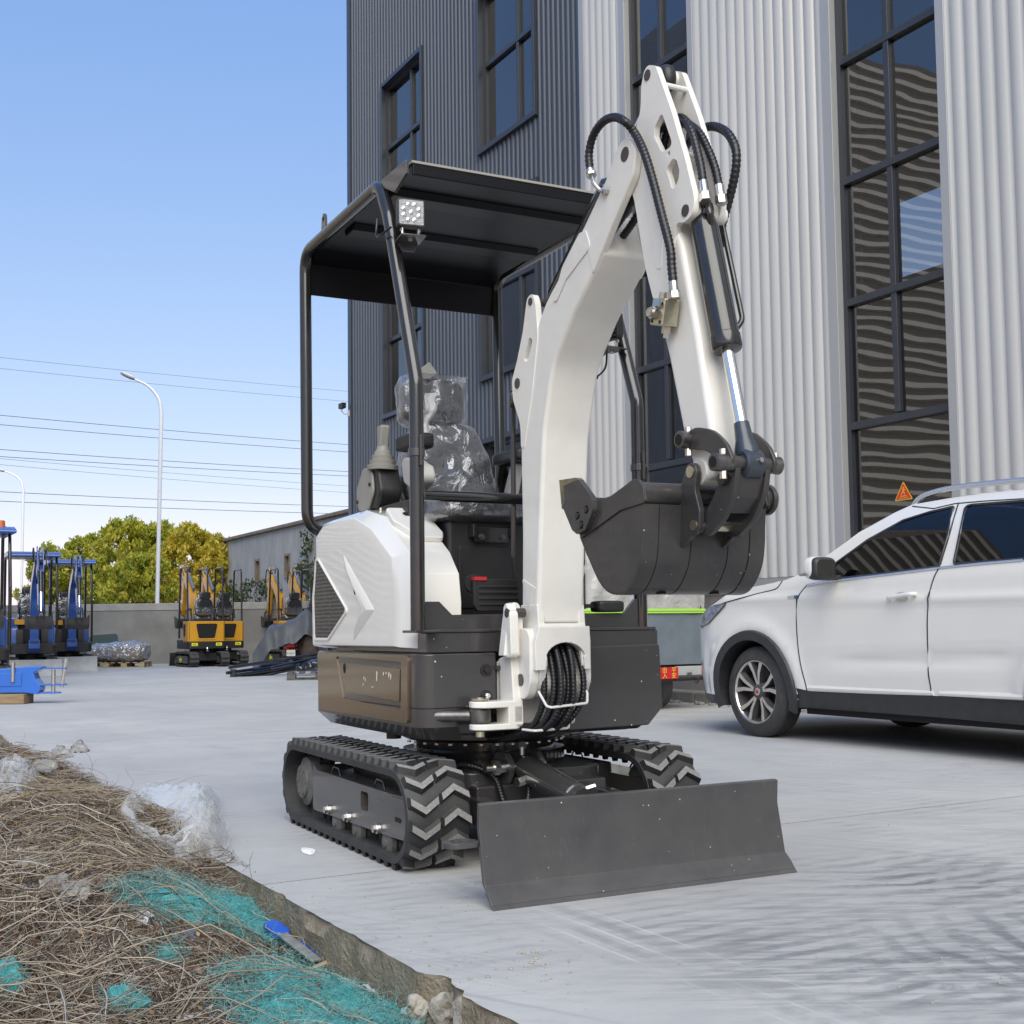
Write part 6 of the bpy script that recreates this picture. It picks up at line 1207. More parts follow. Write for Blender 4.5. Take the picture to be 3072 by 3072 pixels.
    for x in (-.07, .06): m.prism(fillet([(-1.57, 1.385), (-1.60, 1.43), (-1.80, 1.36), (-1.81, 1.28), (-1.66, 1.11), (-1.60, 1.12), (-1.70, 1.25), (-1.72, 1.33)], .02), 0, x, x + .016)
    m.build('link', 'bucket_steel', bk)
    for q in ([(-.09, -1.15, 2.30), (-.11, -1.22, 2.52), (-.11, -1.34, 2.56), (-.10, -1.43, 2.35), (-.08, -1.47, 2.05), (-.07, -1.50, 1.85)], [(.09, -1.20, 2.32), (.12, -1.30, 2.50), (.12, -1.45, 2.50), (.10, -1.60, 2.2)], [(-.03, -1.34, 2.44), (-.03, -1.48, 2.42), (-.02, -1.58, 2.15)]): m = MB(); m.tube(spline(q, 6), .013, 6); m.build('hose', 'hose', r, smooth=60)
    return r
mat('mach_blue', (.015, .085, .36), .30, coat=.5, var=.06, vscale=4, dust=(DUST, .10)); mat('mach_yellow', (.62, .30, .012), .33, coat=.4, var=.05, vscale=4, dust=(DUST, .08)); mat('blade_pale', (.36, .38, .40), .5, var=.12, vscale=8); mat('cyl_grey', (.16, .19, .23), .35); mat('sticker_bright', (.75, .72, .03), .5)
inn_b = inn
protos = {}
def park(kind, X, Y, rot, label, group):
    if kind not in protos: protos[kind] = o = mini_parts(kind)
    else: o = copy_tree(protos[kind])
    o.location = (X, Y, 0); o.rotation_euler = (0, 0, R(rot)); o['label'] = label; o['group'] = group; return o
pxX = lambda px, Z: (px - PPX) / FPX * Z
b1 = park('blue', pxX(-75, 19.6), 19.6, YAW, 'blue mini excavator with an orange beacon on its dark blue canopy', 'blue excavators parked along the left side')
b2 = park('blue', pxX(92, 25.8), 25.8, YAW - 2, 'blue mini excavator standing between the beacon machine and the endmost blue one', 'blue excavators parked along the left side')
b3 = park('blue', pxX(204, 28.6), 28.6, YAW - 2, 'blue mini excavator beside the film-wrapped bundles, its bucket over a dark blade', 'blue excavators parked along the left side')
m = MB(); m._lathe([(0, .07), (.015, .07), (.02, .055), (.10, .05), (.11, .035)], Vector((.34, -.25, 2.555)), Vector((0, 0, 1)), 16); mat('beacon', (.55, .13, .02), .3); m.build('beacon', 'beacon', b1)
gy_ = 'yellow excavators parked at the back wall'
park('yellow', pxX(604, 31.2), 31.0, YAW + 180, 'yellow mini excavator with open black seat loops, in front of the gold tree', gy_)
park('yellow', pxX(688, 33.2), 32.0, YAW + 180, 'yellow mini excavator half hidden, immediately right of the one in front of the gold tree', gy_)
park('yellow', pxX(868, 32.6), 32.4, YAW + 180, 'yellow mini excavator behind the tarpaulin-covered scooter', gy_)
park('yellow', pxX(940, 34.2), 33.6, YAW + 180, 'yellow mini excavator behind the covered scooter, hidden by the white machine', gy_)

# ---- blue boom section on a timber baulk
o0_ = ground(70, 2112)
bs = thing('boom_section', 'loose bright blue boom section with steel pins, lying on a timber baulk', 'machine part', (o0_[0] - .15, o0_[1] + .1, .115), R(2)); bs.scale = (.86, .86, .86)
mat('part_blue', (.02, .13, .52), .28, coat=.6, var=.05)
m = MB(); m.prism(fillet([(-1.4, .05), (.18, .02), (.36, .0), (.40, .06), (.40, .13), (.33, .22), (.30, .31), (.48, .40), (.20, .40), (-.1, .37), (-1.4, .36)], .02), 1, -.11, .11); m.build('box_beam', 'part_blue', bs, bevel=.012)
m = MB(); m.box(-1.2, -.36, -.122, -.112, .12, .30); m.box(-.32, .14, -.122, -.112, .12, .31); m.build('side_plate', 'part_blue', bs, bevel=.004)
for z0, z1, x1 in ((.005, .028, .66), (.12, .14, .74), (.355, .375, .74)):
    m = MB(); m.prism(fillet([(.30, -.09), (x1 - .1, -.07), (x1, -.03), (x1, .03), (x1 - .1, .07), (.30, .09)], .03), 2, z0, z1); m.build('fork', 'part_blue', bs, bevel=.004)
for x, z0, z1 in ((.55, .0, .34), (.67, .09, .50), (.02, .18, .46)):
    m = MB(); m.cyl((x, -.125 if x < .1 else 0, z0), (x + (.06 if x > .6 else 0), -.125 if x < .1 else 0, z1), .028, n=14); m.build('pin', 'zinc', bs)
mat('timber', (.30, .215, .125), .8, col2=(.20, .135, .075), vscale=5, bump=.4, bscale=20, stretch=(1, 8, 8)); mat('timber_pale', (.46, .37, .24), .8, col2=(.34, .26, .16), vscale=6, bump=.3, bscale=20, stretch=(1, 8, 8))
m = MB(); m.box(-1.3, .18, -.16, .16, 0, .125); tag(m.build('timber_baulk', 'timber', bevel=.015), 'thick weathered timber baulk under the loose blue boom section', 'timber').location = (o0_[0] - .15, o0_[1] + .1, .0)

# ---- pallets, wrapped bundles
def pallet(X, Y, w_, d_, rz, label, mt='timber_pale', grp=None):
    p = thing('pallet', label, 'pallet', (X, Y, 0), rz, grp)
    for i in range(6): m = MB(); x = -w_ / 2 + (w_ - .10) * i / 5; m.box(x, x + .10, -d_ / 2, d_ / 2, .112, .132); m.build('deck_board', mt, p, bevel=.003)
    for y in (-d_ / 2 + .05, 0, d_ / 2 - .05):
        for x in (-w_ / 2 + .07, 0, w_ / 2 - .07): m = MB(); m.box(x - .07, x + .07, y - .045, y + .045, .022, .110); m.build('block', mt, p, bevel=.004)
        m = MB(); m.box(-w_ / 2, w_ / 2, y - .045, y + .045, .0, .020); m.build('bottom_board', mt, p)
    return p
film_mat('wrap_film', (.66, .69, .73), .60, .12, 1.0, 12.0, .6); mat('bundle_core', (.30, .19, .11), .8, col2=(.10, .11, .13), vscale=5, bump=.5, bscale=12)
for px, w_, h_, lab in ((384, 1.05, .46, 'tall'), (300, .95, .42, 'low')):
    X, Y = pxX(px, 31.0), 31.0 + (.6 if lab == 'low' else 0); g_ = 'tall bundle with brown cartons' if lab == 'tall' else 'lower bluish bundle'
    pallet(X, Y, w_ * .95, .9, R(4), 'pale timber pallet under the %s wrapped in clear film' % ('taller brown bundle' if lab == 'tall' else 'lower bundle'))
    b_ = thing('wrapped_bundle', ('brownish goods wrapped in shiny clear film on a pallet by the wall' if lab == 'tall' else 'low lump of goods wrapped in bluish film nearest the blue excavators'), 'bundle', (X, Y, .135), R(4))
    m = MB(); m.soft((0, 0, h_ / 2), (w_ * .92, .9, h_), 3.2, 14, jig=.06, jscale=4); m.build('goods', 'bundle_core', b_, smooth=60)
    m = MB(); m.soft((0, 0, h_ / 2 + .02), (w_, .98, h_ * 1.1), 3.0, 34, jig=.05, jscale=9); m.build('film', 'wrap_film', b_, smooth=80)
m = MB(); q0 = ground(300, 1996); m.prism(fillet([(-.62, .55), (-.30, .80), (.35, .84), (.42, .55), (.40, .05), (-.62, .05)], .08), 1, -.02, .02); mat('sheet_green', (.055, .085, .085), .4); o = m.build('metal_sheet', 'sheet_green', bevel=.004); o.location = (pxX(305, 32.6), 32.6, .02); o.rotation_euler = (R(-12), 0, 0); tag(o, 'dark green curved metal sheet leaning on the back wall', 'metal sheet')

# ---- bundle of black steel posts on a pallet
pb_ = ground(890, 2040)
pallet(pb_[0] + .35, pb_[1] + .3, 1.1, .8, R(8), 'dark worn pallet under the black steel posts', 'pallet_dark') if mat('pallet_dark', (.06, .058, .055), .8, col2=(.12, .115, .11), vscale=9) else 0
mat('steel_black', (.010, .012, .018), .22, coat=.6); prr = random.Random(11)
PP = [((815, 2003), (960, 1972)), ((686, 2003), (960, 1962)), ((680, 2019), (830, 1998)), ((700, 2027), (905, 1996)), ((724, 2031), (880, 2005)), ((726, 2040), (960, 1990)), ((760, 2010), (950, 1985)), ((780, 1998), (960, 1980))]
for i, (a, b) in enumerate(PP):
    d0 = 23.0 + .12 * i; d1 = 24.0 + .1 * i; A = _C + ray(*a) / ray(*a)[1] * d0; B = _C + ray(*b) / ray(*b)[1] * d1
    m = MB(); m.tube([A, B], .032, 10)
    if i == 3: m.box(A[0] - .05, A[0] + .05, A[1] - .06, A[1] + .06, A[2] - .14, A[2] + .12)
    tag(m.build('steel_post', 'steel_black'), 'glossy black steel post in the loose pile beside the covered scooter', 'steel post', 'black steel posts in a loose pile')
for i, px in enumerate((905, 930, 948)):
    m = MB(); A = _C + ray(px, 2003 - i * 6) / ray(px, 2003)[1] * 23.6; m.soft(A, (.24, .3, .14), 2.5, 8, jig=.05, jscale=9); tag(m.build('iron_casting', 'steel_black', smooth=50), 'glossy black iron casting heaped on the dark pallet', 'casting', 'black castings on the dark pallet')

# ---- scooter under a tarpaulin
sg = ground(860, 1995); sc2 = thing('covered_scooter', 'red scooter half covered by a grey tarpaulin, parked in front of the yellow machines', 'scooter', (pxX(868, 26.5), 26.5, 0), R(12))
mat('tarp_dark', (.075, .080, .085), .5, var=.12, vscale=5, bump=.3, bscale=8); mat('rug_brown', (.055, .040, .032), .85, var=.2, vscale=8)
for y in (-.45, .75): m = MB(); m._lathe([(-.05, .15), (-.04, .21), (-.02, .235), (.02, .235), (.04, .21), (.05, .15)], Vector((0, y, .235)), Vector((1, 0, 0)), 28, False); wq = m.build('wheel', 'tyre', sc2); m = MB(); m._lathe([(-.02, .155), (.02, .155)], Vector((0, y, .235)), Vector((1, 0, 0)), 20); m.build('rim', 'rim_dark', wq)
m = MB(); m.soft((0, -.20, .58), (.26, .66, .26), 3, 10); m.soft((0, .45, .60), (.26, .4, .5), 3, 8); m.build('body', 'red_paint', sc2, smooth=70)
m = MB(); m.soft((0, -.58, .56), (.20, .05, .10), 3, 6); m.build('tail_lamp', 'red_paint', sc2); m = MB(); m.box(-.09, .09, -.66, -.64, .33, .46); np2 = m.build('number_plate', 'grey_pale', sc2); text_mesh('lettering', '0168251', .045, 'dark_hole', np2, Matrix.Translation((0, -.662, .385)) @ UPRIGHT, .0006)
m = MB()
def tarp(u, v):
    a = (u - .5) * 2; h = 1.02 + .28 * math.exp(-((a - .45) / .3) ** 2) - .12 * abs(a) - .35 * max(0, -a - .35); yv = -.72 + 1.6 * v; drop = .46 * max(0, .22 - v) / .22; s_ = .10 * noise.noise(Vector((a * 3, v * 3, 1)))
    return (a * .78, yv - .12 * noise.noise(Vector((a * 4, v * 2, 5))), h + s_ - drop - .35 * max(0, abs(a) - .62) / .38 + .03 * noise.noise(Vector((a * 9, v * 9, 2))))
m.quadgrid(tarp, 40, 30); m.build('tarpaulin', 'tarp_dark', sc2, smooth=70, fix=False)
m = MB(); m.soft((.42, -.2, .50), (.50, .8, .75), 3, 14, jig=.06, jscale=5); m.build('leg_rug', 'rug_brown', sc2, smooth=70)
m = MB(); m.tube(bend_path([(-.33, .55, 1.0), (0, .62, .98), (.33, .55, 1.0)], .1), .014, 6); m.build('handlebar', 'black_plastic', sc2)

# ================================================================ behind the yard
mat('wall_render', (.30, .295, .28), .9, col2=(.20, .195, .185), vscale=1.3, bump=.25, bscale=18, detail=9); mat('wall_cap', (.36, .355, .34), .9, var=.15, vscale=3)
WZ = 34.0
pw = thing('perimeter_wall', 'low grey rendered perimeter wall at the back of the yard', 'wall', (0, WZ, 0), R(0))
for a, b in ((-26, -13.2), (-13.2, -9.0), (-9.0, -5.0), (-5.0, -1.5)):
    m = MB(); m.box(a + .005, b - .005, 0, .24, -.3, 1.46); m.build('wall_bay', 'wall_render', pw, bevel=.01)
m = MB(); m.box(-26, -1.5, -.015, .255, 1.463, 1.66); m.build('coping', 'wall_cap', pw, bevel=.015)
# long shed beyond the wall
mat('shed_wall', (.46, .45, .43), .9, col2=(.33, .325, .315), vscale=1.6, stretch=(1, 1.4, .6), bump=.2, bscale=15, detail=10); mat('shed_roof', (.24, .19, .14), .8, var=.25, vscale=4)
sh = thing('shed', 'long weathered grey concrete shed with brown roof edge beyond the perimeter wall', 'building', (0, 0, 0), RZ)
m = MB(); m.prism([(20, 0), (44.6, 0), (44.6, 4.12), (20, 4.12)], 0, 13.0, 13.25, holes=[[(y, 2.55), (y + .42, 2.55), (y + .42, 3.25), (y, 3.25)] for y in (37.2, 40.2, 34.0, 30.5)]); m.build('side_wall', 'shed_wall', sh, smooth=0)
m = MB(); m.box(13.25, 22, 44.35, 44.6, 0, 4.12); m.build('end_wall', 'shed_wall', sh); m = MB(); m.box(12.88, 22.2, 19.8, 44.8, 4.13, 4.24); m.build('roof', 'shed_roof', sh, bevel=.02)
for y in (37.2, 40.2, 34.0, 30.5):
    m = MB(); m.prism([(y - .04, 2.51), (y + .46, 2.51), (y + .46, 3.29), (y - .04, 3.29)], 0, 12.97, 13.06, holes=[[(y + .03, 2.58), (y + .39, 2.58), (y + .39, 3.22), (y + .03, 3.22)]]); wf = m.build('window', 'shed_roof', sh, smooth=0); m = MB(); m.box(13.10, 13.12, y, y + .42, 2.55, 3.25); m.build('pane', 'dark_hole', wf)
# ---- street lamps
mat('pole_white', (.80, .81, .83), .35); mat('lamp_head', (.30, .30, .29), .4)
def lamp(Z, basepx, pts, head, label):
    o = thing('street_lamp', label, 'street lamp', (pxX(basepx, Z), Z, 0), 0, 'street lamps beyond the wall'); q = [Vector(_C + ray(*p) / ray(*p)[1] * Z) - o.location for p in pts]; m = MB(); P = [Vector((0, 0, 0)), q[0]] + [v for v in spline(q, 5)][1:]; n = len(P); m.tube(P, [.062 - .028 * i / n for i in range(n)], 10); m.build('pole', 'pole_white', o, smooth=60)
    a, b = [Vector(_C + ray(*p) / ray(*p)[1] * Z) - o.location for p in head]; d = b - a; m = MB(); M_ = Matrix.Translation((a + b) / 2) @ d.to_track_quat('X', 'Z').to_matrix().to_4x4(); m.soft((0, 0, 0), (d.length, .26, .11), 2.6, 10, M=M_); m.build('lamp_head', 'lamp_head', o, smooth=70); m = MB(); m.soft((0, 0, .035), (d.length * .9, .2, .09), 2.4, 10, M=M_); m.build('diffuser', 'pole_white', o, smooth=70)
lamp(37.5, 468, [(484, 1240), (479, 1205), (464, 1178), (440, 1155), (405, 1138)], ((362, 1119), (404, 1138)), 'white street lamp with curved arm, rising out of the autumn trees')
lamp(60.0, 62, [(70, 1475), (66, 1450), (52, 1432), (32, 1420), (14, 1414)], ((-16, 1407), (14, 1414)), 'smaller distant white street lamp behind the blue excavators')
# ---- overhead cables
mat('cable', (.10, .11, .13), .6)
for l, r_ in ((1067, 1171), (1100, 1201), (1240, 1330), (1268, 1352), (1342, 1410), (1363, 1423), (1370, 1454), (1388, 1474), (1468, 1514), (1496, 1536)):
    A = _C + ray(-700, l - (r_ - l) * .7) * 62; B = _C + ray(1400, r_ + (r_ - l) * .30) * 110; m = MB(); thin = l in (1067, 1100, 1370, 1388)
    P = [Vector(A).lerp(Vector(B), t / 24) - Vector((0, 0, 4 * .25 * (t / 24) * (1 - t / 24))) for t in range(25)]; m.tube(P, .011 if thin else .019, 5)
    tag(m.build('overhead_cable', 'cable'), ('thin faint overhead cable crossing the sky' if thin else 'dark overhead power cable crossing the sky above the trees'), 'cable', 'faint overhead cables' if thin else 'dark overhead cables')
# ---- trees beyond the wall
def leaf_mat(name, c1, c2, c3):
    m = bpy.data.materials.new(name); m.use_nodes = True; t = m.node_tree; n = t.nodes; L = t.links; p = n['Principled BSDF']; p.inputs['Roughness'].default_value = .5
    oi = n.new('ShaderNodeAttribute'); oi.attribute_name = 'tint'; rp = n.new('ShaderNodeValToRGB'); e = rp.color_ramp.elements; e[0].color = (*c1, 1); e[1].color = (*c3, 1); k = e.new(.5); k.color = (*c2, 1); L.new(oi.outputs['Fac'], rp.inputs[0]); L.new(rp.outputs[0], p.inputs['Base Color'])
    tr = n.new('ShaderNodeBsdfTranslucent'); L.new(rp.outputs[0], tr.inputs[0]); mx = n.new('ShaderNodeMixShader'); mx.inputs[0].default_value = .35; o = n['Material Output']; L.new(p.outputs[0], mx.inputs[1]); L.new(tr.outputs[0], mx.inputs[2]); L.new(mx.outputs[0], o.inputs[0]); MATS[name] = m
leaf_mat('leaf_green', (.17, .22, .022), (.46, .46, .04), (.66, .58, .08)); leaf_mat('leaf_gold', (.28, .26, .025), (.60, .50, .05), (.70, .52, .09)); leaf_mat('leaf_dark', (.03, .05, .012), (.07, .10, .02), (.13, .14, .03)); mat('bark', (.13, .10, .075), .9, var=.3, vscale=8)
def leaves(name, cents, rads, per, size, mt, parent, rng):
    """drooping lance leaves gathered in clumps"""
    V = []; F = []; T = []; cents = np.array(cents); k = 0; N = len(cents) * per
    dirs = rng.normal(size=(N, 3)); dirs /= np.linalg.norm(dirs, axis=1)[:, None]; rr = rng.random(N) ** .45; ci = np.repeat(np.arange(len(cents)), per); P = cents[ci] + dirs * (np.array(rads)[ci] * rr)[:, None]
    ax = rng.normal(size=(N, 3)) * .6 + np.array([0, 0, -.8]); ax /= np.linalg.norm(ax, axis=1)[:, None]; sd_ = np.cross(ax, rng.normal(size=(N, 3))); sd_ /= np.linalg.norm(sd_, axis=1)[:, None]; s = size * (.7 + .6 * rng.random(N))[:, None]
    a = P - ax * s; b = P + sd_ * s * .36; c = P + ax * s; d = P - sd_ * s * .36; V = np.stack([a, b, c, d], 1).reshape(-1, 3); F = np.arange(N * 4).reshape(-1, 4)
    me = bpy.data.meshes.new(name); me.from_pydata(V.tolist(), [], F.tolist()); at = me.attributes.new('tint', 'FLOAT', 'FACE'); ct = rng.random(len(cents)); at.data.foreach_set('value', np.clip(ct[ci] * .55 + rng.random(N) * .45, 0, 1)); me.materials.append(MATS[mt]); return put(name, me, parent)
def tree(px, Z, toppx, wpx, mt, label, seed, base=0.0):
    rng = np.random.default_rng(seed); X = pxX(px, Z); Ht = EYE + (1895 - toppx) / FPX * Z; W = wpx / FPX * Z; o = thing('tree', label, 'tree', (X, Z, 0), 0, 'autumn trees beyond the wall'); rd = random.Random(seed)
    m = MB(); P = [Vector((0, 0, -.3))] + [Vector((rd.uniform(-.15, .15), rd.uniform(-.15, .15), Ht * f)) for f in (.25, .5, .75)]; m.tube(P, [.13, .11, .08, .03], 8)
    for i in range(9): a = rd.uniform(0, 6.28); z0 = Ht * rd.uniform(.2, .6); m.tube([Vector((0, 0, z0)), Vector((math.cos(a) * W * .22, math.sin(a) * W * .22, z0 + Ht * .13)), Vector((math.cos(a) * W * .42, math.sin(a) * W * .42, z0 + Ht * .25))], [.05, .03, .012], 5)
    m.build('trunk', 'bark', o); cents = []; rads = []
    for i in range(120):
        zz = rng.random() ** .8; prof = math.sqrt(max(.02, 1 - (2 * zz * .86 - .72) ** 2)); a = rng.random() * 6.283; r_ = W * .5 * prof * math.sqrt(rng.random()); cents.append((math.cos(a) * r_, math.sin(a) * r_, Ht * (.16 + .80 * zz))); rads.append(W * .045 + .22 * rng.random())
    for i in range(14): a = rng.random() * 6.283; r_ = W * .34 * math.sqrt(rng.random()); cents.append((math.cos(a) * r_, math.sin(a) * r_, Ht * (1.0 - .20 * (r_ / (W * .34)) ** 2 - .03 * rng.random()))); rads.append(.16 + .16 * rng.random())
    leaves('crown', cents, rads, 78, .10, mt, o, rng); return o
tree(150, 47, 1632, 190, 'leaf_green', 'yellow-green tree behind the blue excavator canopies', 1); tree(255, 49, 1598, 200, 'leaf_green', 'yellow-green tree left of the tallest crown', 2); tree(372, 46, 1552, 260, 'leaf_green', 'tall yellow-green tree beside the street lamp', 3)
tree(470, 48, 1560, 220, 'leaf_green', 'green and gold tree directly behind the street lamp', 4); tree(575, 46, 1568, 240, 'leaf_gold', 'golden autumn tree beside the grey shed', 5); tree(655, 45, 1615, 150, 'leaf_gold', 'smaller golden tree against the shed end', 6)
tree(430, 43, 1660, 260, 'leaf_green', 'low bushy tree in front of the street lamp pole', 8)
for i, (px, Z, tp, wp) in enumerate(((730, 40.5, 1745, 100), (790, 40, 1762, 90), (925, 37.5, 1640, 60), (955, 37, 1600, 70))):
    rng = np.random.default_rng(40 + i); Ht = EYE + (1892 - tp) / FPX * Z; W = wp / FPX * Z; o = thing('climbing_shrub', ('low green shrub above the wall right of the golden trees', 'low green shrub above the wall between the two pairs of yellow excavators', 'green creeper on the shed wall nearest its small windows', 'green creeper at the shed corner touching the outline of the white side cover')[i], 'shrub', (pxX(px, Z), Z, 0), 0, 'shrubs above the wall' if i < 2 else 'creepers on the shed'); m = MB()
    for k in range(7): a = random.uniform(-1, 1) * W * .4; m.tube([Vector((0, 0, 0)), Vector((a * .5, 0, Ht * .5)), Vector((a, .1, Ht * random.uniform(.8, 1.05)))], [.02, .014, .006], 5)
    m.build('stems', 'bark', o); cents = [(rng.uniform(-.5, .5) * W, rng.uniform(-.3, .3), Ht * rng.uniform(.4, 1)) for _ in range(26)]; leaves('foliage', cents, [.22] * 26, 40, .075, 'leaf_dark', o, rng)

# ================================================================ rubbish heap in the strip beside the slab
def sstep(a, b, x): t = max(0.0, min(1.0, (x - a) / (b - a))); return t * t * (3 - 2 * t)
def heap_z(d, s):
    e = -.15 + .175 * sstep(3.75, 5.0, s)                       # level where it meets the slab edge
    inn_ = -.10 + .16 * sstep(2.6, 4.2, s)                      # level in the middle of the strip
    z = e + (inn_ - e) * sstep(0, .55, EDGE - d) + .05 * noise.noise(Vector((d * 2.1, s * 1.7, 3))) + .028 * noise.noise(Vector((d * 6, s * 6, 8))) + .012 * noise.noise(Vector((d * 17, s * 17, 2)))
    z += .07 * math.exp(-((d - .95) / .3) ** 2 - ((s - 3.75) / .45) ** 2) + .10 * math.exp(-((d - .75) / .5) ** 2 - ((s - 5.3) / .7) ** 2) + .06 * math.exp(-((d - 1.0) / .25) ** 2 - ((s - 2.95) / .35) ** 2)
    return z - .25 * sstep(-1.0, -2.6, d)
D0, S0, CELL = -2.6, .8, .02; ND, NS = 230, 560                # height map of heap, slab edge and slab
HM = np.empty((ND, NS))
for j in range(NS):
    s = S0 + j * CELL; ze = heap_z(EDGE - .03, s)
    for i in range(ND):
        d = D0 + i * CELL
        if d < EDGE - .03: HM[i, j] = heap_z(d, s)
        else: t = min(1, (d - EDGE + .03) / .16); HM[i, j] = ze * (1 - t) if s > 4.2 else (ze if d < EDGE else ze)
def hz(d, s):
    x = np.clip((np.asarray(d, float) - D0) / CELL, 0, ND - 1.001); y = np.clip((np.asarray(s, float) - S0) / CELL, 0, NS - 1.001); i = x.astype(int); j = y.astype(int); u = x - i; v = y - j
    return HM[i, j] * (1 - u) * (1 - v) + HM[i + 1, j] * u * (1 - v) + HM[i, j + 1] * (1 - u) * v + HM[i + 1, j + 1] * u * v
def world_many(d, s, z): return np.asarray(d)[:, None] * GRID.ax[0] + np.asarray(s)[:, None] * GRID.ax[1] + np.asarray(z)[:, None] * GRID.ax[2]
def on_heap_many(pts):
    """where sight lines through photo pixels first meet the heap"""
    A = np.array([(p[0], p[1]) for p in pts], float); Dn = _f + _cr * ((A[:, :1] - PPX) / FPX) - _cu * ((A[:, 1:2] - PPY) / FPX); T = np.arange(2.0, 13.5, .02); P = _C + Dn[:, None, :] * T[None, :, None]; d = P @ GRID.ax[0]; s = P @ GRID.ax[1]; below = P[..., 2] <= hz(d, s); k = np.where(below.any(1), below.argmax(1), len(T) - 1); Q = P[np.arange(len(A)), k]
    d = Q @ GRID.ax[0]; s = Q @ GRID.ax[1]; d = np.where(s < 4.2, np.minimum(d, EDGE - .02), d); return [Vector(q) for q in world_many(d, s, hz(d, s))]
def heap_pt(d, s, up=0.0): return gridpt(d, s, float(hz(d, s)) + up)
def on_heap(px, py, up=0.0): q = on_heap_many([(px, py)])[0]; q.z += up; return q
mat('heap_soil', (.10, .078, .055), .95, col2=(.20, .165, .12), vscale=14, bump=.8, bscale=60, detail=10)
m = MB(); ds = [EDGE + .02 - .04 * i for i in range(80)]; ss = [1.2 + .045 * j for j in range(230)]; nd, ns = len(ds), len(ss)
for d in ds:
    for s in ss: m.v.append(tuple(gridpt(min(d, edge_d(s) + .012), s, heap_z(d, s))))
m.f = [(i * ns + j, i * ns + j + 1, (i + 1) * ns + j + 1, (i + 1) * ns + j) for i in range(nd - 1) for j in range(ns - 1)]; m.m = [0] * len(m.f)
o = m.build('debris_heap', 'heap_soil', smooth=80, fix=False); o['kind'] = 'stuff'; o['label'] = 'heap of soil and dry plant debris beside the concrete slab'; o['category'] = 'heap'
def tint_mat(name, cols, rough=.7, trans=0.0):
    m = bpy.data.materials.new(name); m.use_nodes = True; t = m.node_tree; n = t.nodes; p = n['Principled BSDF']; p.inputs['Roughness'].default_value = rough; a = n.new('ShaderNodeAttribute'); a.attribute_name = 'tint'; rp = n.new('ShaderNodeValToRGB'); e = rp.color_ramp.elements; e[0].color = (*cols[0], 1); e[1].color = (*cols[-1], 1)
    for i, c in enumerate(cols[1:-1]): k = e.new((i + 1) / (len(cols) - 1)); k.color = (*c, 1)
    t.links.new(a.outputs['Fac'], rp.inputs[0]); t.links.new(rp.outputs[0], p.inputs['Base Color']); MATS[name] = m
def strands(name, P, R_, tint, mt, label=None, cat=None, parent=None):
    """P: (n,k,3) points of thin three-sided stalks"""
    n, k, _ = P.shape; T = np.gradient(P, axis=1); T /= np.linalg.norm(T, axis=2, keepdims=True) + 1e-9; up = np.array([.3, .2, .93]); A = np.cross(T, up); A /= np.linalg.norm(A, axis=2, keepdims=True) + 1e-9; B = np.cross(T, A); tap = np.linspace(1, .45, k)[None, :, None]; Rr = R_[:, None, None] * tap; V = np.empty((n, k, 3, 3))
    for j in range(3): w_ = 2 * math.pi * j / 3; V[:, :, j] = P + (A * math.cos(w_) + B * math.sin(w_)) * Rr
    base = (np.arange(n)[:, None, None] * k + np.arange(k - 1)[None, :, None]) * 3; j = np.arange(3)[None, None, :]; j2 = (j + 1) % 3; F = np.stack([base + j, base + j2, base + 3 + j2, base + 3 + j], -1).reshape(-1, 4)
    me = bpy.data.meshes.new(name); me.vertices.add(n * k * 3); me.vertices.foreach_set('co', V.reshape(-1)); me.loops.add(F.size); me.loops.foreach_set('vertex_index', F.reshape(-1)); me.polygons.add(len(F)); me.polygons.foreach_set('loop_start', np.arange(0, F.size, 4)); me.polygons.foreach_set('loop_total', np.full(len(F), 4)); me.update(calc_edges=True)
    at = me.attributes.new('tint', 'FLOAT', 'FACE'); at.data.foreach_set('value', np.repeat(tint, (k - 1) * 3)); me.materials.append(MATS[mt]); me.polygons.foreach_set('use_smooth', np.ones(len(F), bool)); o = put(name, me, parent); o['kind'] = 'stuff'
    if label: o['label'] = label; o['category'] = cat
    return o
tint_mat('dry_stalk', [(.05, .034, .026), (.14, .105, .080), (.27, .215, .16), (.42, .355, .27), (.47, .44, .39)]); tint_mat('straw', [(.30, .20, .07), (.46, .34, .15), (.52, .42, .24)]); tint_mat('net_fibre', [(.09, .30, .31), (.17, .48, .46), (.29, .60, .57)], .5); tint_mat('dry_leaf', [(.05, .022, .012), (.12, .06, .03), (.24, .16, .09), (.36, .28, .18)])
rg_ = np.random.default_rng(5)
def px_many(P): v = P - _C; z = v @ _f; return np.stack([PPX + FPX * (v @ _cr) / z, PPY - FPX * (v @ _cu) / z], 1)
def poly_mask(A, poly):
    x, y = A[:, 0], A[:, 1]; c = np.zeros(len(A), bool); n = len(poly); j = n - 1
    for i in range(n):
        xi, yi = poly[i]; xj, yj = poly[j]; c ^= ((yi > y) != (yj > y)) & (x < (xj - xi) * (y - yi) / (yj - yi + 1e-9) + xi); j = i
    return c
def sample(n, keep, smax=9.5):
    """spots on the part of the heap that can be seen; keep(px) gives each spot's chance"""
    out = np.empty((0, 2))
    while len(out) < n:
        m_ = n * 3; s = 1.9 + (smax - 1.9) * rg_.random(m_) ** 1.6; d = EDGE - .03 - 2.4 * rg_.random(m_); A = px_many(world_many(d, s, hz(d, s))); ok = (A[:, 0] > -120) & (A[:, 0] < 1500) & (A[:, 1] < 3220) & (A[:, 1] > 2150) & (rg_.random(m_) < keep(A)); out = np.concatenate([out, np.stack([d, s], 1)[ok]])
    return out[:n]
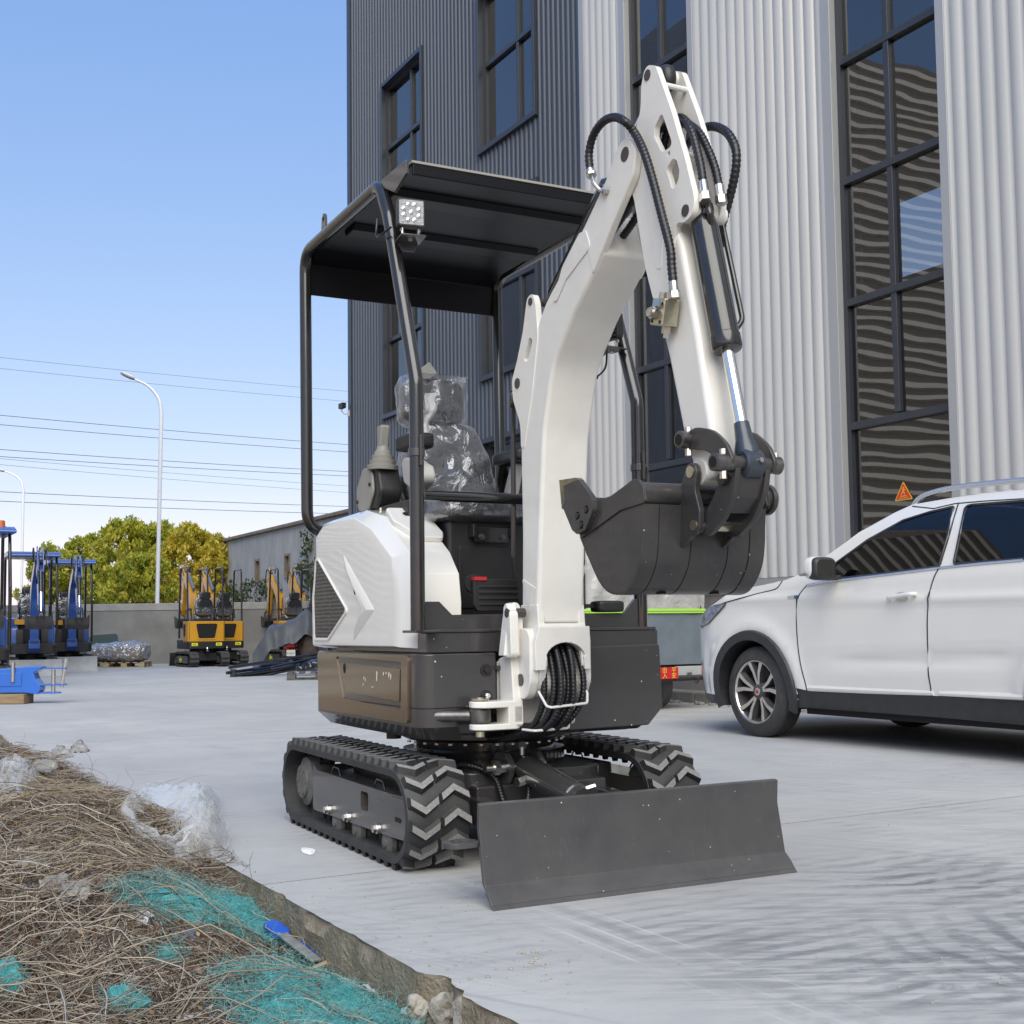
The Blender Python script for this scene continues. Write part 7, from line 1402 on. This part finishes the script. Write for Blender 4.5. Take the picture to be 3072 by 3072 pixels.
NETS = [[(300, 2690), (430, 2650), (600, 2668), (760, 2690), (880, 2740), (935, 2810), (920, 2860), (800, 2855), (680, 2815), (520, 2795), (400, 2755)], [(620, 2945), (790, 2885), (960, 2895), (1120, 2945), (1230, 3005), (1300, 3085), (1250, 3190), (760, 3190), (640, 3060)], [(300, 3000), (420, 2985), (470, 3040), (380, 3080), (300, 3060)], [(-20, 2910), (60, 2900), (100, 2970), (50, 3010), (-20, 3000)], [(440, 2870), (520, 2850), (580, 2880), (540, 2920), (460, 2915)]]
def net_mask(A):
    c = np.zeros(len(A), bool)
    for q in NETS: c |= poly_mask(A, q)
    return c
def stalks(n, Lmin, Lmax, rmin, rmax, mt, name, label, lift=.02, cond=None, flat=.12, k=6, tl=(0, 1), smax=9.5):
    S = sample(n, cond, smax=smax); P = np.empty((n, k, 3)); L = Lmin + (Lmax - Lmin) * rg_.random(n) ** 2; th = rg_.random(n) * 6.283; cv = rg_.normal(size=n) * 1.2; ph = rg_.random((n, 2)) * 9
    for i in range(n):
        d, s = S[i]; a = th[i]; st_ = L[i] / (k - 1); x, y = d, s; z0 = lift * rg_.random(); arch = L[i] * flat * rg_.random()
        for j in range(k):
            u = j / (k - 1); P[i, j] = (x, y, z0 + arch * math.sin(math.pi * u) + .006 * math.sin(ph[i, 0] + 9 * u)); a += cv[i] * .22 + .35 * math.sin(ph[i, 1] + 5 * u) * .4; x += st_ * math.cos(a); y += st_ * math.sin(a); x = min(x, EDGE - .02 if y < 4.3 else EDGE + .05)
    Q = P.reshape(-1, 3); P = world_many(Q[:, 0], Q[:, 1], Q[:, 2] + hz(Q[:, 0], Q[:, 1])).reshape(n, k, 3)
    return strands(name, P, rmin + (rmax - rmin) * rg_.random(n) ** 2, tl[0] + (tl[1] - tl[0]) * rg_.random(n) ** 1.35, mt, label, 'dry plants')
thin = lambda A: np.where(net_mask(A), .10, 1.0)
stalks(13000, .08, .45, .0009, .0024, 'dry_stalk', 'dry_stalks', 'tangle of dry brown weed stalks covering the heap', cond=thin)
stalks(420, .30, .80, .0016, .0034, 'dry_stalk', 'dry_branches', 'longer bleached twigs lying across the heap', lift=.05, flat=.09, k=9, tl=(.45, 1), cond=thin)
straw_px = [(60, 2420, 120), (330, 2440, 160), (200, 2640, 130), (560, 2540, 90), (120, 2360, 90), (30, 2260, 60)]
def strawy(A): return np.max([np.exp(-((A[:, 0] - a) ** 2 + ((A[:, 1] - b) * 1.6) ** 2) / (r_ * r_ * .5)) for a, b, r_ in straw_px], 0)
stalks(230, .15, .5, .0010, .0022, 'straw', 'straw', 'golden straw lying on the heap', lift=.04, cond=strawy, smax=9.5)
# leaf crumbs and seed heads
S = sample(26000, lambda A: np.where(net_mask(A), .12, 1.0)); N = len(S); C0 = world_many(S[:, 0], S[:, 1], hz(S[:, 0], S[:, 1]) + .004 + .035 * rg_.random(N) ** 2); a1 = rg_.normal(size=(N, 3)); a1 /= np.linalg.norm(a1, axis=1)[:, None]; a2 = np.cross(a1, rg_.normal(size=(N, 3))); a2 /= np.linalg.norm(a2, axis=1)[:, None]; sz = (.003 + .009 * rg_.random(N) ** 2)[:, None]
V = np.stack([C0 - a1 * sz, C0 + a2 * sz * .6, C0 + a1 * sz, C0 - a2 * sz * .6], 1).reshape(-1, 3); me = bpy.data.meshes.new('leaf_litter'); me.from_pydata(V.tolist(), [], np.arange(N * 4).reshape(-1, 4).tolist()); at = me.attributes.new('tint', 'FLOAT', 'FACE'); at.data.foreach_set('value', rg_.random(N)); me.materials.append(MATS['dry_leaf']); o = put('leaf_litter', me); o['kind'] = 'stuff'; o['label'] = 'crumbled brown leaves and seed heads on the heap'; o['category'] = 'leaf litter'
# small mixed rubbish: crumpled bits of wrapper, card, foil and cloth trodden into the heap
tint_mat('wrapper', [(.05, .05, .055), (.22, .20, .17), (.42, .38, .31), (.55, .54, .52), (.30, .27, .22), (.10, .16, .30), (.62, .61, .58)], .5); S = sample(240, lambda A: np.where(net_mask(A), .15, 1.0)); m = MB(); tv = []
for i, (d, s) in enumerate(S):
    c = heap_pt(d, s, .012); sz_ = .010 + .034 * rg_.random() ** 2.2; ro_ = Matrix.Rotation(rg_.random() * 6.28, 4, 'Z') @ Matrix.Rotation(rg_.normal() * .5, 4, 'X'); q0 = len(m.f)
    m.quadgrid(lambda u, v: c + ro_ @ Vector(((u - .5) * 2 * sz_, (v - .5) * 1.4 * sz_, sz_ * .7 * noise.noise(Vector((u * 3.5 + i, v * 3.5, i * .37))))), 4, 4); tv += [rg_.random()] * (len(m.f) - q0)
o = m.build('mixed_litter', 'wrapper', smooth=50, fix=False); at = o.data.attributes.new('tint', 'FLOAT', 'FACE'); at.data.foreach_set('value', tv); o['kind'] = 'stuff'; o['label'] = 'scattered bits of wrapper, card and cloth trodden into the heap'; o['category'] = 'litter'
# upright stems along the slab edge
up = []
for px, py, h, lx in ((285, 2385, .22, -.05), (270, 2375, .17, .03), (330, 2395, .12, .05), (470, 2380, .10, .12), (520, 2365, .09, .18), (740, 2740, .20, .03), (760, 2760, .10, .06), (170, 2330, .12, .05), (60, 2250, .12, .04), (25, 2240, .10, -.03), (395, 2370, .13, -.03), (1030, 2890, .09, -.04)):
    b = on_heap(px, py); up.append([b + Vector((lx * (u ** 2) + .012 * math.sin(u * 7 + px), .0, h * (u - .25 * u * u * (1 if lx > .1 else 0)))) for u in [i / 7 for i in range(8)]])
strands('weed_stems', np.array([[list(q) for q in p] for p in up]), np.full(len(up), .0016), rg_.random(len(up)) * .5 + .2, 'dry_stalk', 'thin dead weed stems standing along the slab edge', 'dry plants')
# ---- teal safety net
netr = thing('safety_net', 'crumpled teal debris netting half buried in dry stalks on the heap', 'netting', on_heap(900, 2850)); mat('net_sheet', (.08, .36, .35), .75, col2=(.03, .19, .20), vscale=30, bump=.8, bscale=120)
for k, poly in enumerate(NETS):
    xs = [p[0] for p in poly]; ys = [p[1] for p in poly]; c = (sum(xs) / len(xs), sum(ys) / len(ys)); m = MB(); rows = 12; out_ = spline([(a, b, 0) for a, b in poly], 5, True); n = len(out_)
    HP = on_heap_many([(c[0] + (q.x - c[0]) * r_ / rows, c[1] + (q.y - c[1]) * r_ / rows) for r_ in range(rows + 1) for q in out_])
    for r_ in range(rows + 1):
        f_ = r_ / rows
        for qi, q in enumerate(out_):
            p = HP[r_ * n + qi]; lift = (.030 * (1 - f_ ** 3) + .022 * noise.noise(p * 14) + .010 * noise.noise(p * 45)) - .02 * f_ ** 6; p.z += lift; m.v.append(tuple(p - netr.location))
    m.f = [(r_ * n + i, r_ * n + (i + 1) % n, (r_ + 1) * n + (i + 1) % n, (r_ + 1) * n + i) for r_ in range(rows) for i in range(n)]; m.m = [0] * len(m.f); m.build('net_fold', 'net_sheet', netr, smooth=80, fix=False)
S = sample(12000, lambda A: net_mask(A).astype(float), 5.2); n = len(S); k = 4; P = np.empty((n, k, 3)); loc = np.array(netr.location)
for i in range(n):
    b = np.array(heap_pt(S[i][0], S[i][1], .012 + .030 * rg_.random())); dr = rg_.normal(size=3) * np.array([1, 1, .22]); dr /= np.linalg.norm(dr); bn_ = rg_.normal(size=3) * .8; Lh = .010 + .018 * rg_.random()
    for j in range(k): u = j / (k - 1); P[i, j] = b + (dr * u + bn_ * u * u) * Lh - loc
strands('net_fibre', P, np.full(n, .0006), rg_.random(n), 'net_fibre', parent=netr)
# ---- film, rags and scraps
film_mat('clear_bag', (.88, .88, .87), .92, .06, .45, 9.0, .15); film_mat('dirty_film', (.66, .64, .60), .25, .25, .8, 18)
bag = thing('plastic_bag', 'large crumpled clear plastic bag with a torn hole, on the edge of the heap', 'plastic bag', on_heap(520, 2500))
inn_p = spline([(a, b, 0) for a, b in ((412, 2468), (440, 2450), (472, 2440), (510, 2490), (548, 2538), (535, 2552), (500, 2548), (462, 2530), (425, 2500))], 8, True); out_p = spline([(a, b, 0) for a, b in ((358, 2445), (390, 2385), (470, 2350), (570, 2372), (655, 2385), (668, 2450), (690, 2530), (640, 2600), (560, 2612), (490, 2570), (400, 2520))], 8, True)
def res(P_, n): return [P_[int(i * len(P_) / n) % len(P_)] for i in range(n)]
NI = 96; A_i = res(inn_p, NI); A_o = res(out_p, NI)
def rot_best(a, b):
    best = min(range(NI), key=lambda k: sum((a[i] - b[(i + k) % NI]).length for i in range(0, NI, 8))); return [b[(i + best) % NI] for i in range(NI)]
A_o = rot_best(A_i, A_o)
for lay in range(2):
    m = MB(); RW = 26; HP = on_heap_many([A_i[i].lerp(A_o[i], r_ / RW) for r_ in range(RW + 1) for i in range(NI)])
    for r_ in range(RW + 1):
        f_ = r_ / RW
        for i in range(NI):
            q = A_i[i].lerp(A_o[i], f_); p = HP[r_ * NI + i].copy(); hb = math.sin(math.pi * min(1, f_ * 1.05)); right = sstep(470, 640, q.x)
            z = .012 + (.040 + .055 * right) * hb * (1 if lay == 0 else .55); p = p + Vector((0, 0, z)); s1 = p * 13 + Vector((0, 0, lay * 9)); s1 = p * 8 + Vector((3, 1, lay * 9)); rid = 1.0 - 1.6 * abs(noise.noise(s1)) + .45 * (1 - 2.2 * abs(noise.noise(s1 * 2.1))) + .12 * (1 - 2 * abs(noise.noise(s1 * 5))); p += Vector((.018 * noise.noise(s1 * 1.1), .018 * noise.noise(s1 * 1.2 + Vector((4, 4, 4))), .062 * (rid - .55) * hb * (.30 + .70 * right))); m.v.append(tuple(p - bag.location))
    m.f = [(r_ * NI + i, r_ * NI + (i + 1) % NI, (r_ + 1) * NI + (i + 1) % NI, (r_ + 1) * NI + i) for r_ in range(RW) for i in range(NI)]; m.m = [0] * len(m.f); m.build('film_layer', 'clear_bag', bag, smooth=60, fix=False)
def scrap(name, label, cat, pts, mt, up_=.02, hgt=.04, rough=.012, seed=0, nn=22):
    """a crumpled sheet with the given outline lying on the heap or slab"""
    P_ = spline([(a, b, 0) for a, b in pts], 5, True); c = sum(P_, Vector((0, 0, 0))) / len(P_); n = len(P_); m = MB(); off = Vector((seed * 3.1, seed * 1.7, seed)); o0 = on_heap(c.x, c.y); HP = on_heap_many([c.lerp(q, r_ / nn) for r_ in range(nn + 1) for q in P_])
    for r_ in range(nn + 1):
        f_ = r_ / nn
        for qi in range(n):
            p = HP[r_ * n + qi].copy(); s1 = p * 18 + off; p.z += up_ + hgt * (1 - f_ ** 2) + rough * 2.5 * (abs(noise.noise(s1)) + .5 * abs(noise.noise(s1 * 2.4))) - rough; p.x += rough * noise.noise(s1 * 1.4); m.v.append(tuple(p - o0))
    m.f = [(r_ * n + i, r_ * n + (i + 1) % n, (r_ + 1) * n + (i + 1) % n, (r_ + 1) * n + i) for r_ in range(nn) for i in range(n)]; m.m = [0] * len(m.f); o = m.build(name, mt, smooth=70, fix=False); o.location = o0; return tag(o, label, cat)
mat('rag_grey', (.19, .185, .18), .9, col2=(.42, .41, .40), vscale=10, bump=.4, bscale=40); mat('rag_cream', (.40, .36, .29), .9, col2=(.36, .32, .26), vscale=12, bump=.4, bscale=40); mat('paper', (.80, .80, .79), .8); mat('plastic_grey', (.30, .285, .25), .35, col2=(.22, .21, .18), vscale=10); mat('blue_plastic', (.02, .10, .52), .35, var=.1); mat('alu_bar', (.42, .41, .39), .4, metal=.5, var=.25, vscale=25)
scrap('plastic_sheet', 'whitish plastic film caught on the back of the heap', 'plastic sheet', [(-30, 2330), (20, 2290), (80, 2292), (110, 2330), (105, 2385), (40, 2410), (-30, 2420)], 'clear_bag', .02, .07, .03, 1); scrap('cardboard_piece', 'stiff grey cardboard piece half under the straw beside the plastic sheet', 'cardboard', [(95, 2312), (150, 2305), (178, 2312), (165, 2335), (120, 2340)], 'plastic_grey', .04, .03, .006, 2)
scrap('cloth_rag', 'cream cloth rag lying among the dry stalks', 'rag', [(15, 2580), (60, 2552), (150, 2570), (170, 2600), (120, 2625), (40, 2615)], 'rag_cream', .012, .012, .010, 3); scrap('cloth_rag', 'small pale rag tucked beside the cream cloth', 'rag', [(60, 2520), (95, 2495), (115, 2510), (90, 2535)], 'rag_cream', .015, .012, .010, 4)
scrap('plastic_tray', 'crushed grey plastic tray amid the stalks above the netting', 'plastic tray', [(112, 2660), (180, 2645), (215, 2675), (275, 2680), (255, 2720), (190, 2728), (160, 2690), (125, 2700)], 'plastic_grey', .02, .025, .014, 5); scrap('plastic_scrap', 'white torn scrap on the slab edge next to the netting', 'scrap', [(1265, 3045), (1310, 3045), (1338, 3065), (1330, 3090), (1285, 3085)], 'paper', .02, .02, .012, 6); scrap('plastic_scrap', 'white scrap poking from under the broken slab corner', 'scrap', [(1240, 2968), (1275, 2965), (1300, 2982), (1270, 2990)], 'paper', .03, .01, .01, 7)
scrap('paper_scrap', 'small white paper scrap on the concrete beside the left track', 'paper', [(904, 2552), (915, 2547), (943, 2553), (943, 2563), (930, 2567), (908, 2561)], 'paper', .004, .004, .003, 8, 8)
scrap('crumpled_rag', 'dark-edged crumpled grey rag on the open concrete', 'rag', [(153, 2262), (165, 2250), (195, 2250), (205, 2262), (222, 2271), (185, 2274), (158, 2273)], 'rag_grey', .004, .045, .016, 9); scrap('crumpled_rag', 'pale crumpled rag farther out on the open concrete', 'rag', [(208, 2257), (222, 2235), (245, 2230), (262, 2250), (262, 2257), (230, 2259)], 'rag_grey', .004, .05, .018, 10)
# tool with a blue handle
th_ = thing('hand_tool', 'flat grey steel bar with a blue plastic handle lying on the netting', 'tool', on_heap(900, 2870)); A = on_heap(840, 2855, .055); B = on_heap(1010, 2915, .035); dv = (B - A).normalized()
M_ = Matrix.Translation((A + B) / 2 - th_.location) @ dv.to_track_quat('X', 'Z').to_matrix().to_4x4(); L_ = (B - A).length; m = MB(); m.box(-L_ / 2, L_ / 2, -.017, .017, -.004, .004, M_); m.build('bar', 'alu_bar', th_, bevel=.002)
m = MB(); m.soft((-L_ / 2 - .03, .005, -.004), (.10, .055, .03), 4, 8, M=M_); m.build('handle', 'blue_plastic', th_, smooth=70); m = MB(); m.box(-L_ * .28, L_ * .30, .012, .045, -.030, -.012, M_); m.build('guide_rail', 'blue_plastic', th_, bevel=.004)
m = MB(); A = on_heap(1035, 2918, .03); m.box(-.035, .035, -.008, .008, -.006, .006); o = m.build('wood_splinter', 'timber_pale', bevel=.002); o.location = A; o.rotation_euler = (.2, -.1, .9); tag(o, 'splintered bit of pale wood at the end of the steel bar', 'wood')
# broken slab corner: fragments and grit
mat('broken_concrete', (.30, .27, .22), .95, col2=(.42, .39, .34), vscale=18, bump=.8, bscale=70, detail=10)
fr_r = random.Random(21)
for i, (px, py, r_) in enumerate(((1290, 2960, .05), (1345, 3000, .045), (1385, 2985, .035), (1330, 2935, .03), (1420, 3040, .05), (1250, 3000, .03))):
    m = MB(); m.soft((0, 0, 0), (r_ * 2, r_ * 1.5, r_ * 1.2), 5, 5, jig=r_ * .5, jscale=30); o = m.build('concrete_fragment', 'broken_concrete', smooth=20); P = ground(px, py, -.06); o.location = (P[0], P[1], -.06 - .02 * (i % 2)); o.rotation_euler = (fr_r.random() * 3, fr_r.random() * 3, fr_r.random() * 3); tag(o, 'angular concrete fragment fallen from the broken slab edge', 'rubble', 'fragments below the broken slab edge')
m = MB()
for i in range(420):
    if i < 60: px, py = fr_r.gauss(1560, 90), fr_r.gauss(2890, 40)
    elif i < 240: px, py = fr_r.uniform(700, 1500), fr_r.uniform(2640, 2960)
    else: px, py = fr_r.uniform(300, 3050), fr_r.uniform(2150, 3060)
    P = ground(px, py)
    if float(P @ GRID.ax[0]) < EDGE + .02: continue
    r_ = fr_r.choice((.0015, .002, .003, .004, .006 if i < 60 else .0025)); m.soft((P[0], P[1], r_ * .4), (r_ * 2, r_ * 1.6, r_ * 1.1), 3, 2)
o = m.build('grit', 'broken_concrete', smooth=0); o['kind'] = 'stuff'; o['label'] = 'loose grit and pebbles scattered over the concrete'; o['category'] = 'grit'
m = MB()
for i in range(90):
    P = gridpt(fr_r.uniform(8.35, 8.52), fr_r.uniform(6, 12.5)); r_ = fr_r.choice((.01, .015, .02, .03)); m.soft((P.x, P.y, r_ * .5), (r_ * 2.4, r_ * 1.6, r_ * 1.1), 3, 3, jig=r_ * .4, jscale=40)
o = m.build('kerb_litter', 'rag_grey', smooth=0); o['kind'] = 'stuff'; o['label'] = 'dirt and litter gathered along the kerb'; o['category'] = 'litter'
